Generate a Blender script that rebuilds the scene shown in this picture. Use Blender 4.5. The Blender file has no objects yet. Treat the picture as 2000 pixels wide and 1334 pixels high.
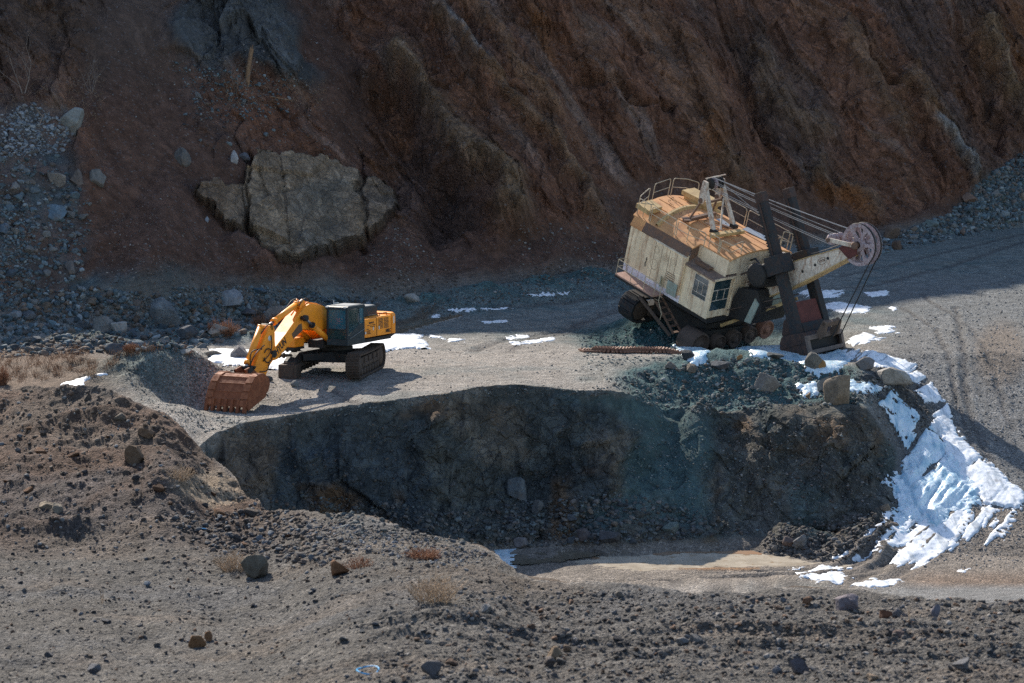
import bpy, math, random
import numpy as np
from mathutils import Vector, Matrix, Euler

SC = bpy.context.scene
COL = SC.collection
R = math.radians
# ------------------------------------------------------------------ camera, sky, sun, exposure
FPX, HZ = 3889.0, 271.0            # focal length in photo pixels, row of the horizon
CAMZ = 10.0
PITCH = math.atan((667 - HZ) / FPX)
cam_d = bpy.data.cameras.new('camera')
cam = bpy.data.objects.new('camera', cam_d)
COL.objects.link(cam)
cam.location = (0, 0, CAMZ)
cam.rotation_euler = (math.pi / 2 - PITCH, 0, 0)
cam_d.sensor_width = 36
cam_d.lens = FPX / 2000 * 36
cam_d.clip_start = 0.3
cam_d.clip_end = 3000
cam_d.dof.use_dof = True
cam_d.dof.focus_distance = 92
cam_d.dof.aperture_fstop = 5.2
SC.camera = cam

SUN_EL, SUN_AZ = 36.0, 24.0         # azimuth: degrees left of +Y
sdir = Vector((-math.sin(R(SUN_AZ)) * math.cos(R(SUN_EL)), math.cos(R(SUN_AZ)) * math.cos(R(SUN_EL)), math.sin(R(SUN_EL))))
world = bpy.data.worlds.new('World')
SC.world = world
world.use_nodes = True
wn = world.node_tree
bg = wn.nodes['Background']
sky = wn.nodes.new('ShaderNodeTexSky')
sky.sky_type = 'NISHITA'
sky.sun_disc = False
sky.sun_elevation = R(SUN_EL)
sky.sun_rotation = R(-SUN_AZ)
sky.altitude = 600
sky.dust_density = 0.8
sky.ozone_density = 0.3
wn.links.new(sky.outputs[0], bg.inputs[0])
bg.inputs[1].default_value = 0.14
sun_d = bpy.data.lights.new('sun', 'SUN')
sun = bpy.data.objects.new('sun', sun_d)
COL.objects.link(sun)
sun_d.energy = 5.0
sun_d.angle = R(0.53)
sun_d.color = (1.0, 0.91, 0.79)
sun.rotation_euler = sdir.to_track_quat('Z', 'Y').to_euler()
sun.location = (-60, 150, 120)
SC.view_settings.view_transform = 'Standard'
SC.view_settings.look = 'None'
SC.view_settings.exposure = 0.68
SC.view_settings.gamma = 1.0
SC.cycles.max_bounces = 6
SC.cycles.diffuse_bounces = 3
SC.cycles.use_denoising = False

rng = np.random.default_rng(7)
random.seed(7)

# ------------------------------------------------------------------ numpy noise
def _h(ix, iy, iz, s):
    n = (ix * 374761393 + iy * 668265263 + iz * 2147483647 + s * 974711) & 0xffffffff
    n = ((n ^ (n >> 13)) * 1274126177) & 0xffffffff
    n = ((n ^ (n >> 16)) * 2246822519) & 0xffffffff
    return ((n ^ (n >> 15)) & 0xffffff).astype(np.float32) / 16777215.0

def noise(x, y, z=None, s=0):
    """value noise, about -1..1"""
    x = np.asarray(x, dtype=np.float64); y = np.asarray(y, dtype=np.float64)
    x, y = np.broadcast_arrays(x, y)
    ix = np.floor(x).astype(np.int64); iy = np.floor(y).astype(np.int64)
    fx = (x - ix).astype(np.float32); fy = (y - iy).astype(np.float32)
    ux = fx * fx * fx * (fx * (fx * 6 - 15) + 10); uy = fy * fy * fy * (fy * (fy * 6 - 15) + 10)
    if z is None:
        zz = 0
        a = _h(ix, iy, zz, s); b = _h(ix + 1, iy, zz, s); c = _h(ix, iy + 1, zz, s); d = _h(ix + 1, iy + 1, zz, s)
        return ((a + (b - a) * ux) * (1 - uy) + (c + (d - c) * ux) * uy) * 2 - 1
    z = np.broadcast_to(np.asarray(z, dtype=np.float64), x.shape)
    iz = np.floor(z).astype(np.int64); fz = (z - iz).astype(np.float32)
    uz = fz * fz * (3 - 2 * fz)
    out = 0
    for k in (0, 1):
        a = _h(ix, iy, iz + k, s); b = _h(ix + 1, iy, iz + k, s); c = _h(ix, iy + 1, iz + k, s); d = _h(ix + 1, iy + 1, iz + k, s)
        v = (a + (b - a) * ux) * (1 - uy) + (c + (d - c) * ux) * uy
        out = out + v * (uz if k else 1 - uz)
    return out * 2 - 1

def fbm(x, y, z=None, o=4, s=0, g=0.5, lac=2.03):
    t = 0; a = 1.0; n = 0
    for k in range(o):
        t = t + a * noise(np.asarray(x) * lac ** k + 17.3 * k, np.asarray(y) * lac ** k - 9.1 * k, None if z is None else np.asarray(z) * lac ** k, s + k)
        n += a; a *= g
    return t / n

def ridged(x, y, o=4, s=0, g=0.5):
    t = 0; a = 1.0; n = 0
    for k in range(o):
        v = 1 - np.abs(noise(np.asarray(x) * 2.03 ** k + 5.3 * k, np.asarray(y) * 2.03 ** k - 3.1 * k, None, s + k)) * 1.6
        t = t + a * v; n += a; a *= g
    return t / n

def cells(x, y, s=0):
    """cellular noise: random value of the nearest cell, distance f1, f2-f1"""
    ix = np.floor(x).astype(np.int64); iy = np.floor(y).astype(np.int64)
    f1 = np.full(x.shape, 9.0, np.float32); f2 = f1.copy(); val = np.zeros(x.shape, np.float32)
    for dx in (-1, 0, 1):
        for dy in (-1, 0, 1):
            cx = ix + dx; cy = iy + dy
            px = cx + _h(cx, cy, 1, s); py = cy + _h(cx, cy, 2, s)
            d = ((px - x) ** 2 + (py - y) ** 2).astype(np.float32)
            nv = _h(cx, cy, 3, s)
            closer = d < f1
            f2 = np.where(closer, f1, np.minimum(f2, d))
            val = np.where(closer, nv, val)
            f1 = np.where(closer, d, f1)
    f1 = np.sqrt(f1); f2 = np.sqrt(f2)
    return val, f1, f2 - f1

def sstep(a, b, x):
    t = np.clip((np.asarray(x, dtype=np.float64) - a) / (b - a), 0, 1)
    return t * t * (3 - 2 * t)

def lerp(a, b, t): return a + (b - a) * t

def curve(pts, sig=18):
    """smoothed lookup table over the plan angle (given as photo column)"""
    pts = sorted(pts); xs = np.arange(-2500, 4500, 4.0)
    v = np.interp(xs, [p[0] for p in pts], [p[1] for p in pts])
    k = np.exp(-0.5 * (np.arange(-60, 61) * 4.0 / sig) ** 2); k /= k.sum()
    v = np.convolve(np.pad(v, 60, mode='edge'), k, 'valid')
    return lambda p: np.interp(p, xs, v)

def tn(py): return (py - HZ) / FPX
def pz(py, D): return CAMZ - tn(py) * D
def px2x(px, D): return (px - 1000) / FPX * D

# ------------------------------------------------------------------ plan of the quarry (angle, distance, height)
FE = [(-900, 740, 40), (-200, 738, 37), (0, 752, 36), (100, 742, 35.5), (200, 752, 35), (300, 800, 34), (400, 893, 33), (470, 950, 31.5), (520, 992, 30), (650, 1006, 28.5),
      (800, 1040, 27), (930, 1078, 25.5), (985, 1105, 24.6), (1030, 1150, 23), (1300, 1152, 22), (1700, 1170, 21.5), (2000, 1184, 21), (2300, 1195, 20.5), (3400, 1240, 18)]
ye_ = curve([(a, d) for a, _, d in FE], 14); ze_ = curve([(a, pz(b, d)) for a, b, d in FE], 9)
sag_ = curve([(-900, 1.2), (0, 1.55), (250, 1.55), (500, 0.7), (700, 0.25), (900, 0.1), (1200, 0.15), (3000, 0.15)], 40)
RIM = [(-600, .3, 60), (250, -.6, 62), (330, -.8, 65), (380, -.9, 69.5), (410, -.8, 72.3), (480, -.6, 74.3), (600, -.5, 76.3), (700, -.3, 77), (811, -.1, 77.6), (868, 0, 78.2), (949, 0, 80.4), (1015, 0, 81),
       (1057, -.1, 80.9), (1132, -.2, 80.5), (1186, -.15, 80.2), (1230, -.5, 81), (1300, -1.2, 82.3), (1400, -1.5, 82.6), (1500, -1.1, 82.9), (1640, -1.0, 82.5),
       (1700, -1.1, 82.4), (1760, -2.3, 82.2), (1850, -2.6, 82), (3400, -2.6, 82)]
zr_ = curve([(a, z) for a, z, _ in RIM], 12); yr_ = curve([(a, d) for a, _, d in RIM], 12)
TOE = [(-1500, .6, 88), (-100, .5, 93), (200, .3, 99.5), (400, .3, 105), (700, .2, 115), (1000, .5, 119.5), (1200, .7, 126), (1400, 1.1, 133), (1600, 1.7, 142), (1720, 2.2, 146), (1900, 2.8, 152), (2000, 3.1, 156), (3400, 4, 168)]
yt_ = curve([(a, d) for a, _, d in TOE], 30); zt_ = curve([(a, z) for a, z, _ in TOE], 30)
FLOOR = -5.8
crest_ = curve([(-2500, 62), (-600, 64), (-200, 70), (150, 67), (550, 67), (930, 57), (1400, 50), (3500, 44)], 120)

def shovel_plane(x, y):
    # the tilted bench of spoil the old shovel stands on
    return None

def base_H(x, y, detail=True):
    x = np.asarray(x, dtype=np.float64); y = np.asarray(y, dtype=np.float64)
    yy = np.maximum(y, 0.5)
    p = np.clip(1000 + FPX * x / yy, -2400, 4400)
    if detail:
        wob = noise(x * .35, y * .35, s=40) * .45 + noise(x * 1.3, y * 1.3, s=41) * .12
        wobf = noise(x * .9, y * .9, s=44) * .35 + noise(x * 3.1, y * 3.1, s=45) * .10
        wobr = noise(x * .8, y * .8, s=42) * .30 + noise(x * 2.3, y * 2.3, s=43) * .13
    else:
        wob = wobf = wobr = 0.0
    ye = ye_(p) + wobf; ze = ze_(p)
    yr = yr_(p) + wobr; zr = zr_(p)
    yt = yt_(p) + wob; zt = zt_(p)
    # near bank
    t = np.clip((y - 11) / (ye - 11), -1, 1)
    z12 = 6.75
    tb = np.clip(t, 0, 1)
    zf = z12 + (ze - z12) * tb - sag_(p) * 4 * tb * (1 - tb) * (0.75 + .5 * tb)
    zf = np.where(t < 0, z12 + .02 * (11 - y), zf)
    # ridge of dirt on the left of the near bank: second spur
    zf = zf + .35 * np.exp(-((p - 330) / 60) ** 2) * np.exp(-((y - 30.5) / 1.6) ** 2) - .25 * np.exp(-((p - 120) / 160) ** 2) * np.exp(-((y - 27) / 1.2) ** 2)
    fall = ze - np.maximum(y - ye, 0) * .80
    # pad
    L = np.where(p < 1180, 8.0, 4.5)
    pad = zr * sstep(1, 0, (y - yr) / L) + 0.0
    pad = pad + .045 * np.maximum(0, y - 92) * sstep(1350, 1800, p)
    pad = pad + zt * sstep(.75, 1.0, (y - 92) / np.maximum(yt - 92, 3)) * sstep(1700, 1300, p)
    # spoil berm in front of the shovel
    ridge = curve_berm(p)
    yb = 87.0 + .8 * np.sin(p * .011)
    pad = pad + ridge * np.exp(-((y - yb) / 2.0) ** 2) * (1 + .25 * (fbm(x * .6, y * .6, s=61, o=3) if detail else 0))
    # hollow between berm and shovel
    pad = pad - .75 * np.exp(-((p - 1235) / 75) ** 2 - ((y - 99.5) / 3.6) ** 2)
    pad = pad - .55 * sstep(1300, 1360, p) * sstep(1760, 1640, p) * np.exp(-((y - 93.5) / 3.5) ** 2)
    # bench under the shovel, dips with the machine
    sx, sy = SHOVEL_XY
    w = np.exp(-(((x - sx) / 4.6) ** 4 + ((y - sy) / 4.2) ** 4))
    pl = SHOVEL_G[0] + SHOVEL_G[1] * (x - sx) + SHOVEL_G[2] * (y - sy)
    pad = pad * (1 - w) + (np.clip(pl, -1.1, 1.3)) * w
    # gravel heaps by the excavator bucket and long heaps behind the pad
    for (hx, hy, hh, ra, rb) in HEAPS:
        d2 = ((x - hx) / ra) ** 2 + ((y - hy) / rb) ** 2
        pad = pad + hh * np.exp(-d2 ** .8) * (1 + (.15 * noise(x * .9, y * .9, s=62) if detail else 0))
    wbk = np.exp(-(((x + 11.2) / 2.7) ** 2 + ((y - 77.4) / 2.3) ** 2) ** 2)
    pad = pad * (1 - wbk) - .66 * wbk
    # left grassy shelf
    pad = pad + .55 * sstep(330, 100, p) * sstep(74, 86, y)
    # ramp on the right
    ramp = np.where(y < 92, FLOOR + np.maximum(y - 74.5, 0) * .337, FLOOR + 17.5 * .337 + (y - 92) * .047)
    ramp = np.maximum(ramp, FLOOR)
    # frozen fall channel: steeper lip
    xr = np.where(y > 84, 16.0 + (y - 84) * .02, 16.2 - (84 - y) * .42)
    wr = sstep(-1.0, 1.3, x - xr)
    # pit wall
    slope = lerp(2.2, 1.02, sstep(1110, 1290, p + (20 * noise(x * .5, y * .5, s=47) if detail else 0)))
    dyr = np.maximum(yr - y, 0)
    bulge = sstep(1340, 1450, p + (30 * noise(x * .4, y * .4, s=46) if detail else 0))
    wall = zr - lerp(dyr * slope, 4.7 * (dyr / 5.0) ** 1.35, bulge)
    tal = FLOOR - .4 + np.maximum(0, 2.3 - (yr - y - 2.0 - 1.6 * sstep(1150, 1300, p)) * .62) * (.7 + .5 * (noise(x * .5, y * .1, s=50) if detail else 0))
    fl = FLOOR + .07 * (noise(x * .25, y * .4, s=51) if detail else 0) + .9 * sstep(1500, 2000, p) * sstep(70, 63, y)
    fl = fl - .24 * np.exp(-(((p - 1385) / 225) ** 2 + ((y - 75.0) / 2.55) ** 2) ** 1.6)
    pit = np.maximum(np.maximum(wall, tal), fl)
    low = np.where(y < yr, pit, pad)
    low = low * (1 - wr) + np.maximum(ramp, fl) * wr
    # dark mound between the two arms of ice, and a toe of spoil at the foot of the pit wall
    low = low + 1.15 * np.exp(-((x - 16.9) / 1.15) ** 2 - ((y - 86.0) / 3.0) ** 2)
    low = low + .9 * np.exp(-((x - 11.2) / 1.6) ** 2 - ((y - 76.2) / 1.1) ** 2) + .5 * np.exp(-((x - 13.3) / 1.8) ** 2 - ((y - 74.6) / .7) ** 2)
    # slopes behind
    d = y - yt
    tal_h = lerp(.80, .60, sstep(350, 900, p))
    dT = lerp(40.0, 5.0, sstep(350, 1000, p)) + 5 * sstep(1800, 2050, p)
    back = zt + np.maximum(0, np.minimum(d, dT)) * tal_h + np.maximum(0, d - dT) * 1.12
    far = (d > 27)
    yf = yt + 27
    zf27 = zt + np.minimum(27, dT) * tal_h + np.maximum(0, 27 - dT) * 1.12
    zc = crest_(p)
    tt = np.clip((y - yf) / np.maximum(188 - yf, 5), 0, 1)
    back = np.where(far, zf27 + (zc - zf27) * tt, back)
    low = np.where(d > 0, np.maximum(back, np.where(d < 3, low, -99)), low)
    H = np.where(y < ye, zf, np.maximum(fall, low))
    return H

curve_berm = curve([(1080, 0), (1160, .2), (1240, .25), (1300, .35), (1380, .62), (1460, .80), (1520, .62), (1565, .12), (1640, .05), (1700, .0), (1770, 0)], 12)
HEAPS = [(-13.4, 80.8, 1.0, 2.1, 2.6), (-15.6, 78.8, .95, 1.8, 2.2), (-14.2, 80.6, .6, 1.3, 2.0), (-17.5, 82, .5, 2.2, 1.6), (-14.8, 97.5, .65, 4.6, 1.0),
         (-19.5, 92, .6, 3, 1.4), (-5.0, 113, 1.0, 3.2, 1.9), (-1.5, 116.5, 1.1, 3.0, 2.0), (2.0, 119.5, 1.2, 3.0, 2.0), (5.0, 123.5, 1.4, 3.2, 2.2), (-8.5, 110, .7, 2.6, 1.7)]
# shovel frame: forward, left (far side), up in the world, solved from the photograph's proportions
SF = Vector((.617, -.705, -.350)).normalized()
SU = Vector((.158, -.324, .932)); SU = (SU - SF * SU.dot(SF)).normalized()
SL = SU.cross(SF).normalized()
SHOVEL_D = 102.0
SHOVEL_O = Vector((px2x(1385, SHOVEL_D), SHOVEL_D, pz(621, SHOVEL_D)))   # wheel-centre height, swing axis
_g0 = SHOVEL_O - SU * .68
SHOVEL_XY = (_g0.x, _g0.y)
SHOVEL_G = (_g0.z, -SU.x / SU.z, -SU.y / SU.z)

def ground_at(px, py, y0=60.0, y1=175.0, n=1600):
    """where a line of sight meets the planned ground (used to read plan positions off the survey photograph)"""
    ys = np.linspace(y0, y1, n); xs = (px - 1000) / FPX * ys
    h = base_H(xs, ys, detail=False); r = CAMZ - tn(py) * ys
    k = np.argmax(h >= r)
    if not (h >= r).any(): k = n - 1
    return float(xs[k]), float(ys[k]), float(h[k])
# ------------------------------------------------------------------ materials (procedural)
class NT:
    def __init__(s, name):
        s.m = bpy.data.materials.new(name); s.m.use_nodes = True
        s.t = s.m.node_tree; s.b = s.t.nodes['Principled BSDF']
    def n(s, typ, **kw):
        n = s.t.nodes.new(typ)
        for k, v in kw.items():
            if k.startswith('i_'):
                key = k[2:]; key = int(key) if key.isdigit() else key.replace('_', ' ')
                n.inputs[key].default_value = v
            else: setattr(n, k, v)
        return n
    def l(s, a, b): s.t.links.new(a, b)
    def coord(s, kind='Object', scale=None):
        c = s.n('ShaderNodeTexCoord')
        if scale is None: return c.outputs[kind]
        m = s.n('ShaderNodeMapping'); m.inputs['Scale'].default_value = scale
        s.l(c.outputs[kind], m.inputs[0]); return m.outputs[0]
    def noise(s, vec, scale, detail=4, rough=.55, dist=0.0):
        n = s.n('ShaderNodeTexNoise'); s.l(vec, n.inputs['Vector'])
        n.inputs['Scale'].default_value = scale; n.inputs['Detail'].default_value = detail
        n.inputs['Roughness'].default_value = rough; n.inputs['Distortion'].default_value = dist
        return n.outputs[0]
    def vor(s, vec, scale, feature='F1'):
        n = s.n('ShaderNodeTexVoronoi', feature=feature); s.l(vec, n.inputs['Vector']); n.inputs['Scale'].default_value = scale
        return n
    def ramp(s, fac, stops, interp='LINEAR'):
        n = s.n('ShaderNodeValToRGB'); n.color_ramp.interpolation = interp
        e = n.color_ramp.elements
        while len(e) < len(stops): e.new(.5)
        for i, (p, c) in enumerate(stops):
            e[i].position = p; e[i].color = (*c, 1) if isinstance(c, tuple) else (c, c, c, 1)
        s.l(fac, n.inputs[0]); return n.outputs[0]
    def mix(s, a, b, fac, mode='MIX'):
        n = s.n('ShaderNodeMix', data_type='RGBA', blend_type=mode)
        for i, v in ((6, a), (7, b), (0, fac)):
            sock = n.inputs[i]
            if isinstance(v, (int, float)): sock.default_value = v if i == 0 else (v, v, v, 1)
            elif isinstance(v, tuple): sock.default_value = (*v, 1)
            else: s.l(v, sock)
        return n.outputs[2]
    def math(s, op, a, b=0.0, clamp=False):
        n = s.n('ShaderNodeMath', operation=op, use_clamp=clamp)
        for i, v in ((0, a), (1, b)):
            if isinstance(v, (int, float)): n.inputs[i].default_value = v
            else: s.l(v, n.inputs[i])
        return n.outputs[0]
    def bump(s, h, dist, strength=1.0, prev=None):
        n = s.n('ShaderNodeBump'); s.l(h, n.inputs['Height']); n.inputs['Distance'].default_value = dist; n.inputs['Strength'].default_value = strength
        if prev is not None: s.l(prev, n.inputs['Normal'])
        return n.outputs[0]
    def out(s, color=None, rough=None, normal=None, metal=None, spec=None):
        b = s.b
        for sock, v in ((b.inputs['Base Color'], color), (b.inputs['Roughness'], rough), (b.inputs['Metallic'], metal), (b.inputs['Specular IOR Level'], spec)):
            if v is None: continue
            if isinstance(v, (int, float)): sock.default_value = v
            elif isinstance(v, tuple): sock.default_value = (*v, 1)
            else: s.l(v, sock)
        if normal is not None: s.l(normal, b.inputs['Normal'])
        return s.m

def mat_ground(name, grain, rocky):
    m = NT(name); c = m.coord('Object')
    at = m.n('ShaderNodeAttribute', attribute_name='Col')
    col = at.outputs['Color']
    if rocky:
        st = m.n('ShaderNodeAttribute', attribute_name='Strata').outputs['Vector']
        wob = m.n('ShaderNodeTexNoise'); m.l(c, wob.inputs['Vector']); wob.inputs['Scale'].default_value = 1.2; wob.inputs['Detail'].default_value = 5
        ad = m.n('ShaderNodeVectorMath', operation='MULTIPLY_ADD'); m.l(wob.outputs['Color'], ad.inputs[0]); ad.inputs[1].default_value = (.9, .9, .9); m.l(st, ad.inputs[2])
        sv = ad.outputs[0]
        n1 = m.noise(sv, 1.1, 9, .72, .1); n2 = m.noise(c, 5.0, 8, .75, .1)
        va = m.vor(sv, 1.3); vb = m.vor(sv, 3.7)
        ea = m.vor(sv, 1.3, 'DISTANCE_TO_EDGE').outputs[0]; eb = m.vor(sv, 3.7, 'DISTANCE_TO_EDGE').outputs[0]
        ga = m.n('ShaderNodeSeparateColor'); m.l(va.outputs['Color'], ga.inputs[0]); gb = m.n('ShaderNodeSeparateColor'); m.l(vb.outputs['Color'], gb.inputs[0])
        rk = m.n('ShaderNodeAttribute', attribute_name='Rocky').outputs['Fac']
        k = m.ramp(n1, [(.30, .66), (.5, .97), (.70, 1.42)]); k2 = m.ramp(n2, [(.3, .72), (.7, 1.3)])
        col = m.mix(col, k, 1.0, 'MULTIPLY'); col = m.mix(col, k2, .9, 'MULTIPLY')
        col = m.mix(col, m.ramp(gb.outputs[0], [(0, .72), (1, 1.30)]), m.math('MULTIPLY', rk, .8), 'MULTIPLY'); col = m.mix(col, m.ramp(ga.outputs[0], [(0, .78), (1, 1.22)]), m.math('MULTIPLY', rk, .9), 'MULTIPLY')
        fl = m.vor(c, 9.0); gf = m.n('ShaderNodeSeparateColor'); m.l(fl.outputs['Color'], gf.inputs[0])
        col = m.mix(col, (.20, .20, .21), m.ramp(gf.outputs[0], [(.955, 0.0), (.97, .30)]))
        h = m.math('ADD', m.math('MULTIPLY', n1, .7), m.math('MULTIPLY', n2, .30))
        fac = m.math('ADD', m.math('MULTIPLY', m.ramp(ea, [(0, 0.0), (.10, 1.0)]), .30), m.math('MULTIPLY', m.ramp(eb, [(0, 0.0), (.12, 1.0)]), .14))
        fac = m.math('ADD', fac, m.math('ADD', m.math('MULTIPLY', ga.outputs[1], .30), m.math('MULTIPLY', gb.outputs[1], .16)))
        h = m.math('ADD', h, m.math('MULTIPLY', fac, rk))
        return m.out(col, .95, m.bump(h, .42, 1.0), spec=.12)
    v1 = m.vor(c, grain); v2 = m.vor(c, grain * 3.3)
    g1 = m.n('ShaderNodeSeparateColor'); m.l(v1.outputs['Color'], g1.inputs[0])
    g2 = m.n('ShaderNodeSeparateColor'); m.l(v2.outputs['Color'], g2.inputs[0])
    n1 = m.noise(c, 1.3, 8, .62)
    k = m.ramp(g1.outputs[0], [(0, .62), (.5, .95), (.85, 1.15), (1, 1.75)]); k2 = m.ramp(g2.outputs[0], [(0, .65), (.6, 1.0), (1, 1.55)])
    k3 = m.ramp(n1, [(.3, .72), (.7, 1.28)])
    col = m.mix(col, k, .8, 'MULTIPLY'); col = m.mix(col, k2, .8, 'MULTIPLY'); col = m.mix(col, k3, 1.0, 'MULTIPLY')
    h = m.math('ADD', m.math('MULTIPLY', v1.outputs[0], -1.0), m.math('MULTIPLY', v2.outputs[0], -.4))
    h = m.math('ADD', h, m.math('MULTIPLY', m.noise(c, grain * .5, 6, .7), 1.6))
    nb = m.bump(h, 1.1 / grain, .9)
    return m.out(col, .93, nb, spec=.2)

M_BANK = mat_ground('near_bank_gravel', 26.0, False)
M_PAD = mat_ground('pad_gravel', 13.0, False)
M_ROCK = mat_ground('quarry_rock', 3.0, True)

def mesh_obj(name, V, F, mat=None, col=None, smooth=True, mats=None, midx=None, kind=None, strata=None, rocky=None):
    """one mesh object from numpy vertices and faces (quads or tris)"""
    me = bpy.data.meshes.new(name)
    V = np.asarray(V, np.float32); F = np.asarray(F, np.int32)
    me.vertices.add(len(V)); me.vertices.foreach_set('co', V.ravel())
    k = F.shape[1]
    me.loops.add(F.size); me.loops.foreach_set('vertex_index', F.ravel())
    me.polygons.add(len(F)); me.polygons.foreach_set('loop_start', np.arange(0, F.size, k, dtype=np.int32))
    me.polygons.foreach_set('loop_total', np.full(len(F), k, np.int32))
    if smooth: me.polygons.foreach_set('use_smooth', np.ones(len(F), bool))
    if col is not None:
        a = me.attributes.new('Col', 'FLOAT_COLOR', 'POINT')
        c4 = np.ones((len(V), 4), np.float32); c4[:, :3] = col
        a.data.foreach_set('color', c4.ravel())
    if strata is not None: a = me.attributes.new('Strata', 'FLOAT_VECTOR', 'POINT'); a.data.foreach_set('vector', np.ascontiguousarray(strata, np.float32).ravel())
    if rocky is not None: a = me.attributes.new('Rocky', 'FLOAT', 'POINT'); a.data.foreach_set('value', np.ascontiguousarray(rocky, np.float32).ravel())
    for mm in (mats or ([mat] if mat else [])): me.materials.append(mm)
    if midx is not None: me.polygons.foreach_set('material_index', midx)
    me.update(calc_edges=True)
    o = bpy.data.objects.new(name, me); COL.objects.link(o)
    if kind: o['kind'] = kind
    return o

# ------------------------------------------------------------------ terrain grid
RUTS = []     # (polyline in plan, half width, depth)
def ruts(pix, w, d, y0=60.0):
    pts = [ground_at(px, py, y0)[:2] for px, py in pix]
    RUTS.append((np.array(pts), w, d))
ruts([(1650, 1165), (1730, 1120), (1790, 1050), (1840, 960)], .22, .09)
ruts([(1560, 1150), (1690, 1110), (1760, 1040), (1800, 970)], .2, .08)
ruts([(1600, 1172), (1740, 1150), (1830, 1090), (1890, 1010), (1905, 940)], .2, .08)
ruts([(1500, 1130), (1640, 1118), (1720, 1065), (1765, 990)], .16, .07)
ruts([(1380, 1140), (1560, 1135), (1700, 1092), (1775, 1010)], .14, .06)
ruts([(1480, 1160), (1620, 1152), (1760, 1100), (1850, 1030), (1880, 960)], .14, .07)
ruts([(1250, 1140), (1400, 1150), (1560, 1160), (1700, 1150)], .12, .05)
ruts([(1520, 1118), (1660, 1090), (1735, 1020), (1770, 940)], .14, .07)
ruts([(1870, 600), (1885, 680), (1892, 760), (1915, 850), (1960, 930)], .16, .06)
ruts([(1760, 600), (1830, 640), (1862, 720), (1880, 800), (1915, 890)], .13, .05)
ruts([(1640, 560), (1800, 575), (1900, 640), (1950, 740), (1985, 840)], .13, .04)
ruts([(1690, 560), (1850, 520), (2000, 470)], .35, .06)
ruts([(1640, 540), (1850, 490), (2000, 455)], .3, .06)
ruts([(925, 686), (990, 662), (1090, 650), (1130, 630), (1250, 590)], .3, .09)
ruts([(990, 688), (1040, 662), (1110, 652), (1180, 610), (1260, 594)], .25, .011)
ruts([(960, 600), (1100, 590), (1230, 576)], .3, .05)
_r = random.Random(3)
for _k in range(12):
    _a = _r.uniform(1030, 1500); _y = _r.uniform(1118, 1162); _l = _r.uniform(90, 260)
    ruts([(_a, _y), (_a + _l * .5, _y + _r.uniform(-3, 5)), (_a + _l, _y + _r.uniform(-6, 6))], _r.uniform(.05, .09), .035)
ruts([(640, 760), (700, 800)], .2, .04)

def dist_poly(x, y, pts):
    d = np.full(x.shape, 1e9)
    for (ax, ay), (bx, by) in zip(pts[:-1], pts[1:]):
        dx, dy = bx - ax, by - ay
        t = np.clip(((x - ax) * dx + (y - ay) * dy) / (dx * dx + dy * dy), 0, 1)
        d = np.minimum(d, (x - ax - t * dx) ** 2 + (y - ay - t * dy) ** 2)
    return np.sqrt(d)

NCI = 1000
ca = np.concatenate([np.linspace(-.50, -.285, 26)[:-1], np.linspace(-.285, .285, NCI), np.linspace(.285, .50, 26)[1:]])
pc = 1000 + FPX * ca
segs = []
def seg(a, b, n): segs.append(a[None, :] + (b - a)[None, :] * np.linspace(0, 1, n, endpoint=False)[:, None])
one = np.ones_like(ca)
YE, YR, YT = ye_(pc), yr_(pc), yt_(pc)
YR = np.maximum(YR, YE + 8)
seg(2 * one, 11.5 * one, 24); seg(11.5 * one, YE - 1.5, 450); seg(YE - 1.5, YE + .8, 90); seg(YE + .8, YR - 12, 30); seg(YR - 12, YR - 7, 50); seg(YR - 7, YR + .6, 240)
seg(YR + .6, YT - 3, 250); seg(YT - 3, YT + 27, 440); seg(YT + 27, 188 * one, 36); segs.append((np.array([188, 196, 215, 240.])[:, None]) * one[None])
Yg = np.concatenate(segs, 0)
Xg = Yg * ca[None, :]
Pg = 1000 + FPX * ca[None, :] + 0 * Yg
Hg = base_H(Xg, Yg)
Hg = np.where(Yg > 190, Hg - (Yg - 188) * .2, Hg)
ye2, yr2, yt2 = ye_(Pg), yr_(Pg), yt_(Pg)
PY = HZ + FPX * (CAMZ - Hg) / Yg              # elevation angle of each point, in photo rows
gx = np.gradient(Hg, axis=0) / np.maximum(np.gradient(Yg, axis=0), 1e-4)
steep = sstep(.9, 1.3, np.abs(gx))

bank = sstep(.5, -.3, Yg - ye2)
under = (Yg >= ye2) & (Yg < yr2 - 9)
wallm = sstep(-8.0, -5.5, Yg - yr2) * sstep(.35, -.35, Yg - yr2) * sstep(1770, 1740, Pg) * (Pg > 395) * sstep(.1, .5, Hg - FLOOR)
cliffm = sstep(0, 3, Yg - yt2)
padm = (1 - bank) * (1 - cliffm)

def blob(cx, cy, rx, ry, k=1.0, ang=0.0, soft=.35, P=None, Q=None):
    P = Pg if P is None else P; Q = PY if Q is None else Q
    ca_, sa_ = math.cos(R(ang)), math.sin(R(ang))
    u = ((P - cx) * ca_ + (Q - cy) * sa_) / rx; v = (-(P - cx) * sa_ + (Q - cy) * ca_) / ry
    r = np.sqrt(u * u + v * v)
    return k * sstep(1 + soft, 1 - soft, r)

def stroke(pts, w, k=1.0):
    d = dist_poly(Pg, PY, [(a, b) for a, b in pts])
    return k * np.exp(-(d / w) ** 2)

# warp so that hand-read outlines come out ragged
wx = fbm(Pg / 60, PY / 60, s=90, o=4) * 26; wy = fbm(Pg / 60, PY / 60, s=95, o=4) * 26
P0, Q0 = Pg, PY
Pg, PY = Pg + wx, PY + wy
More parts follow.
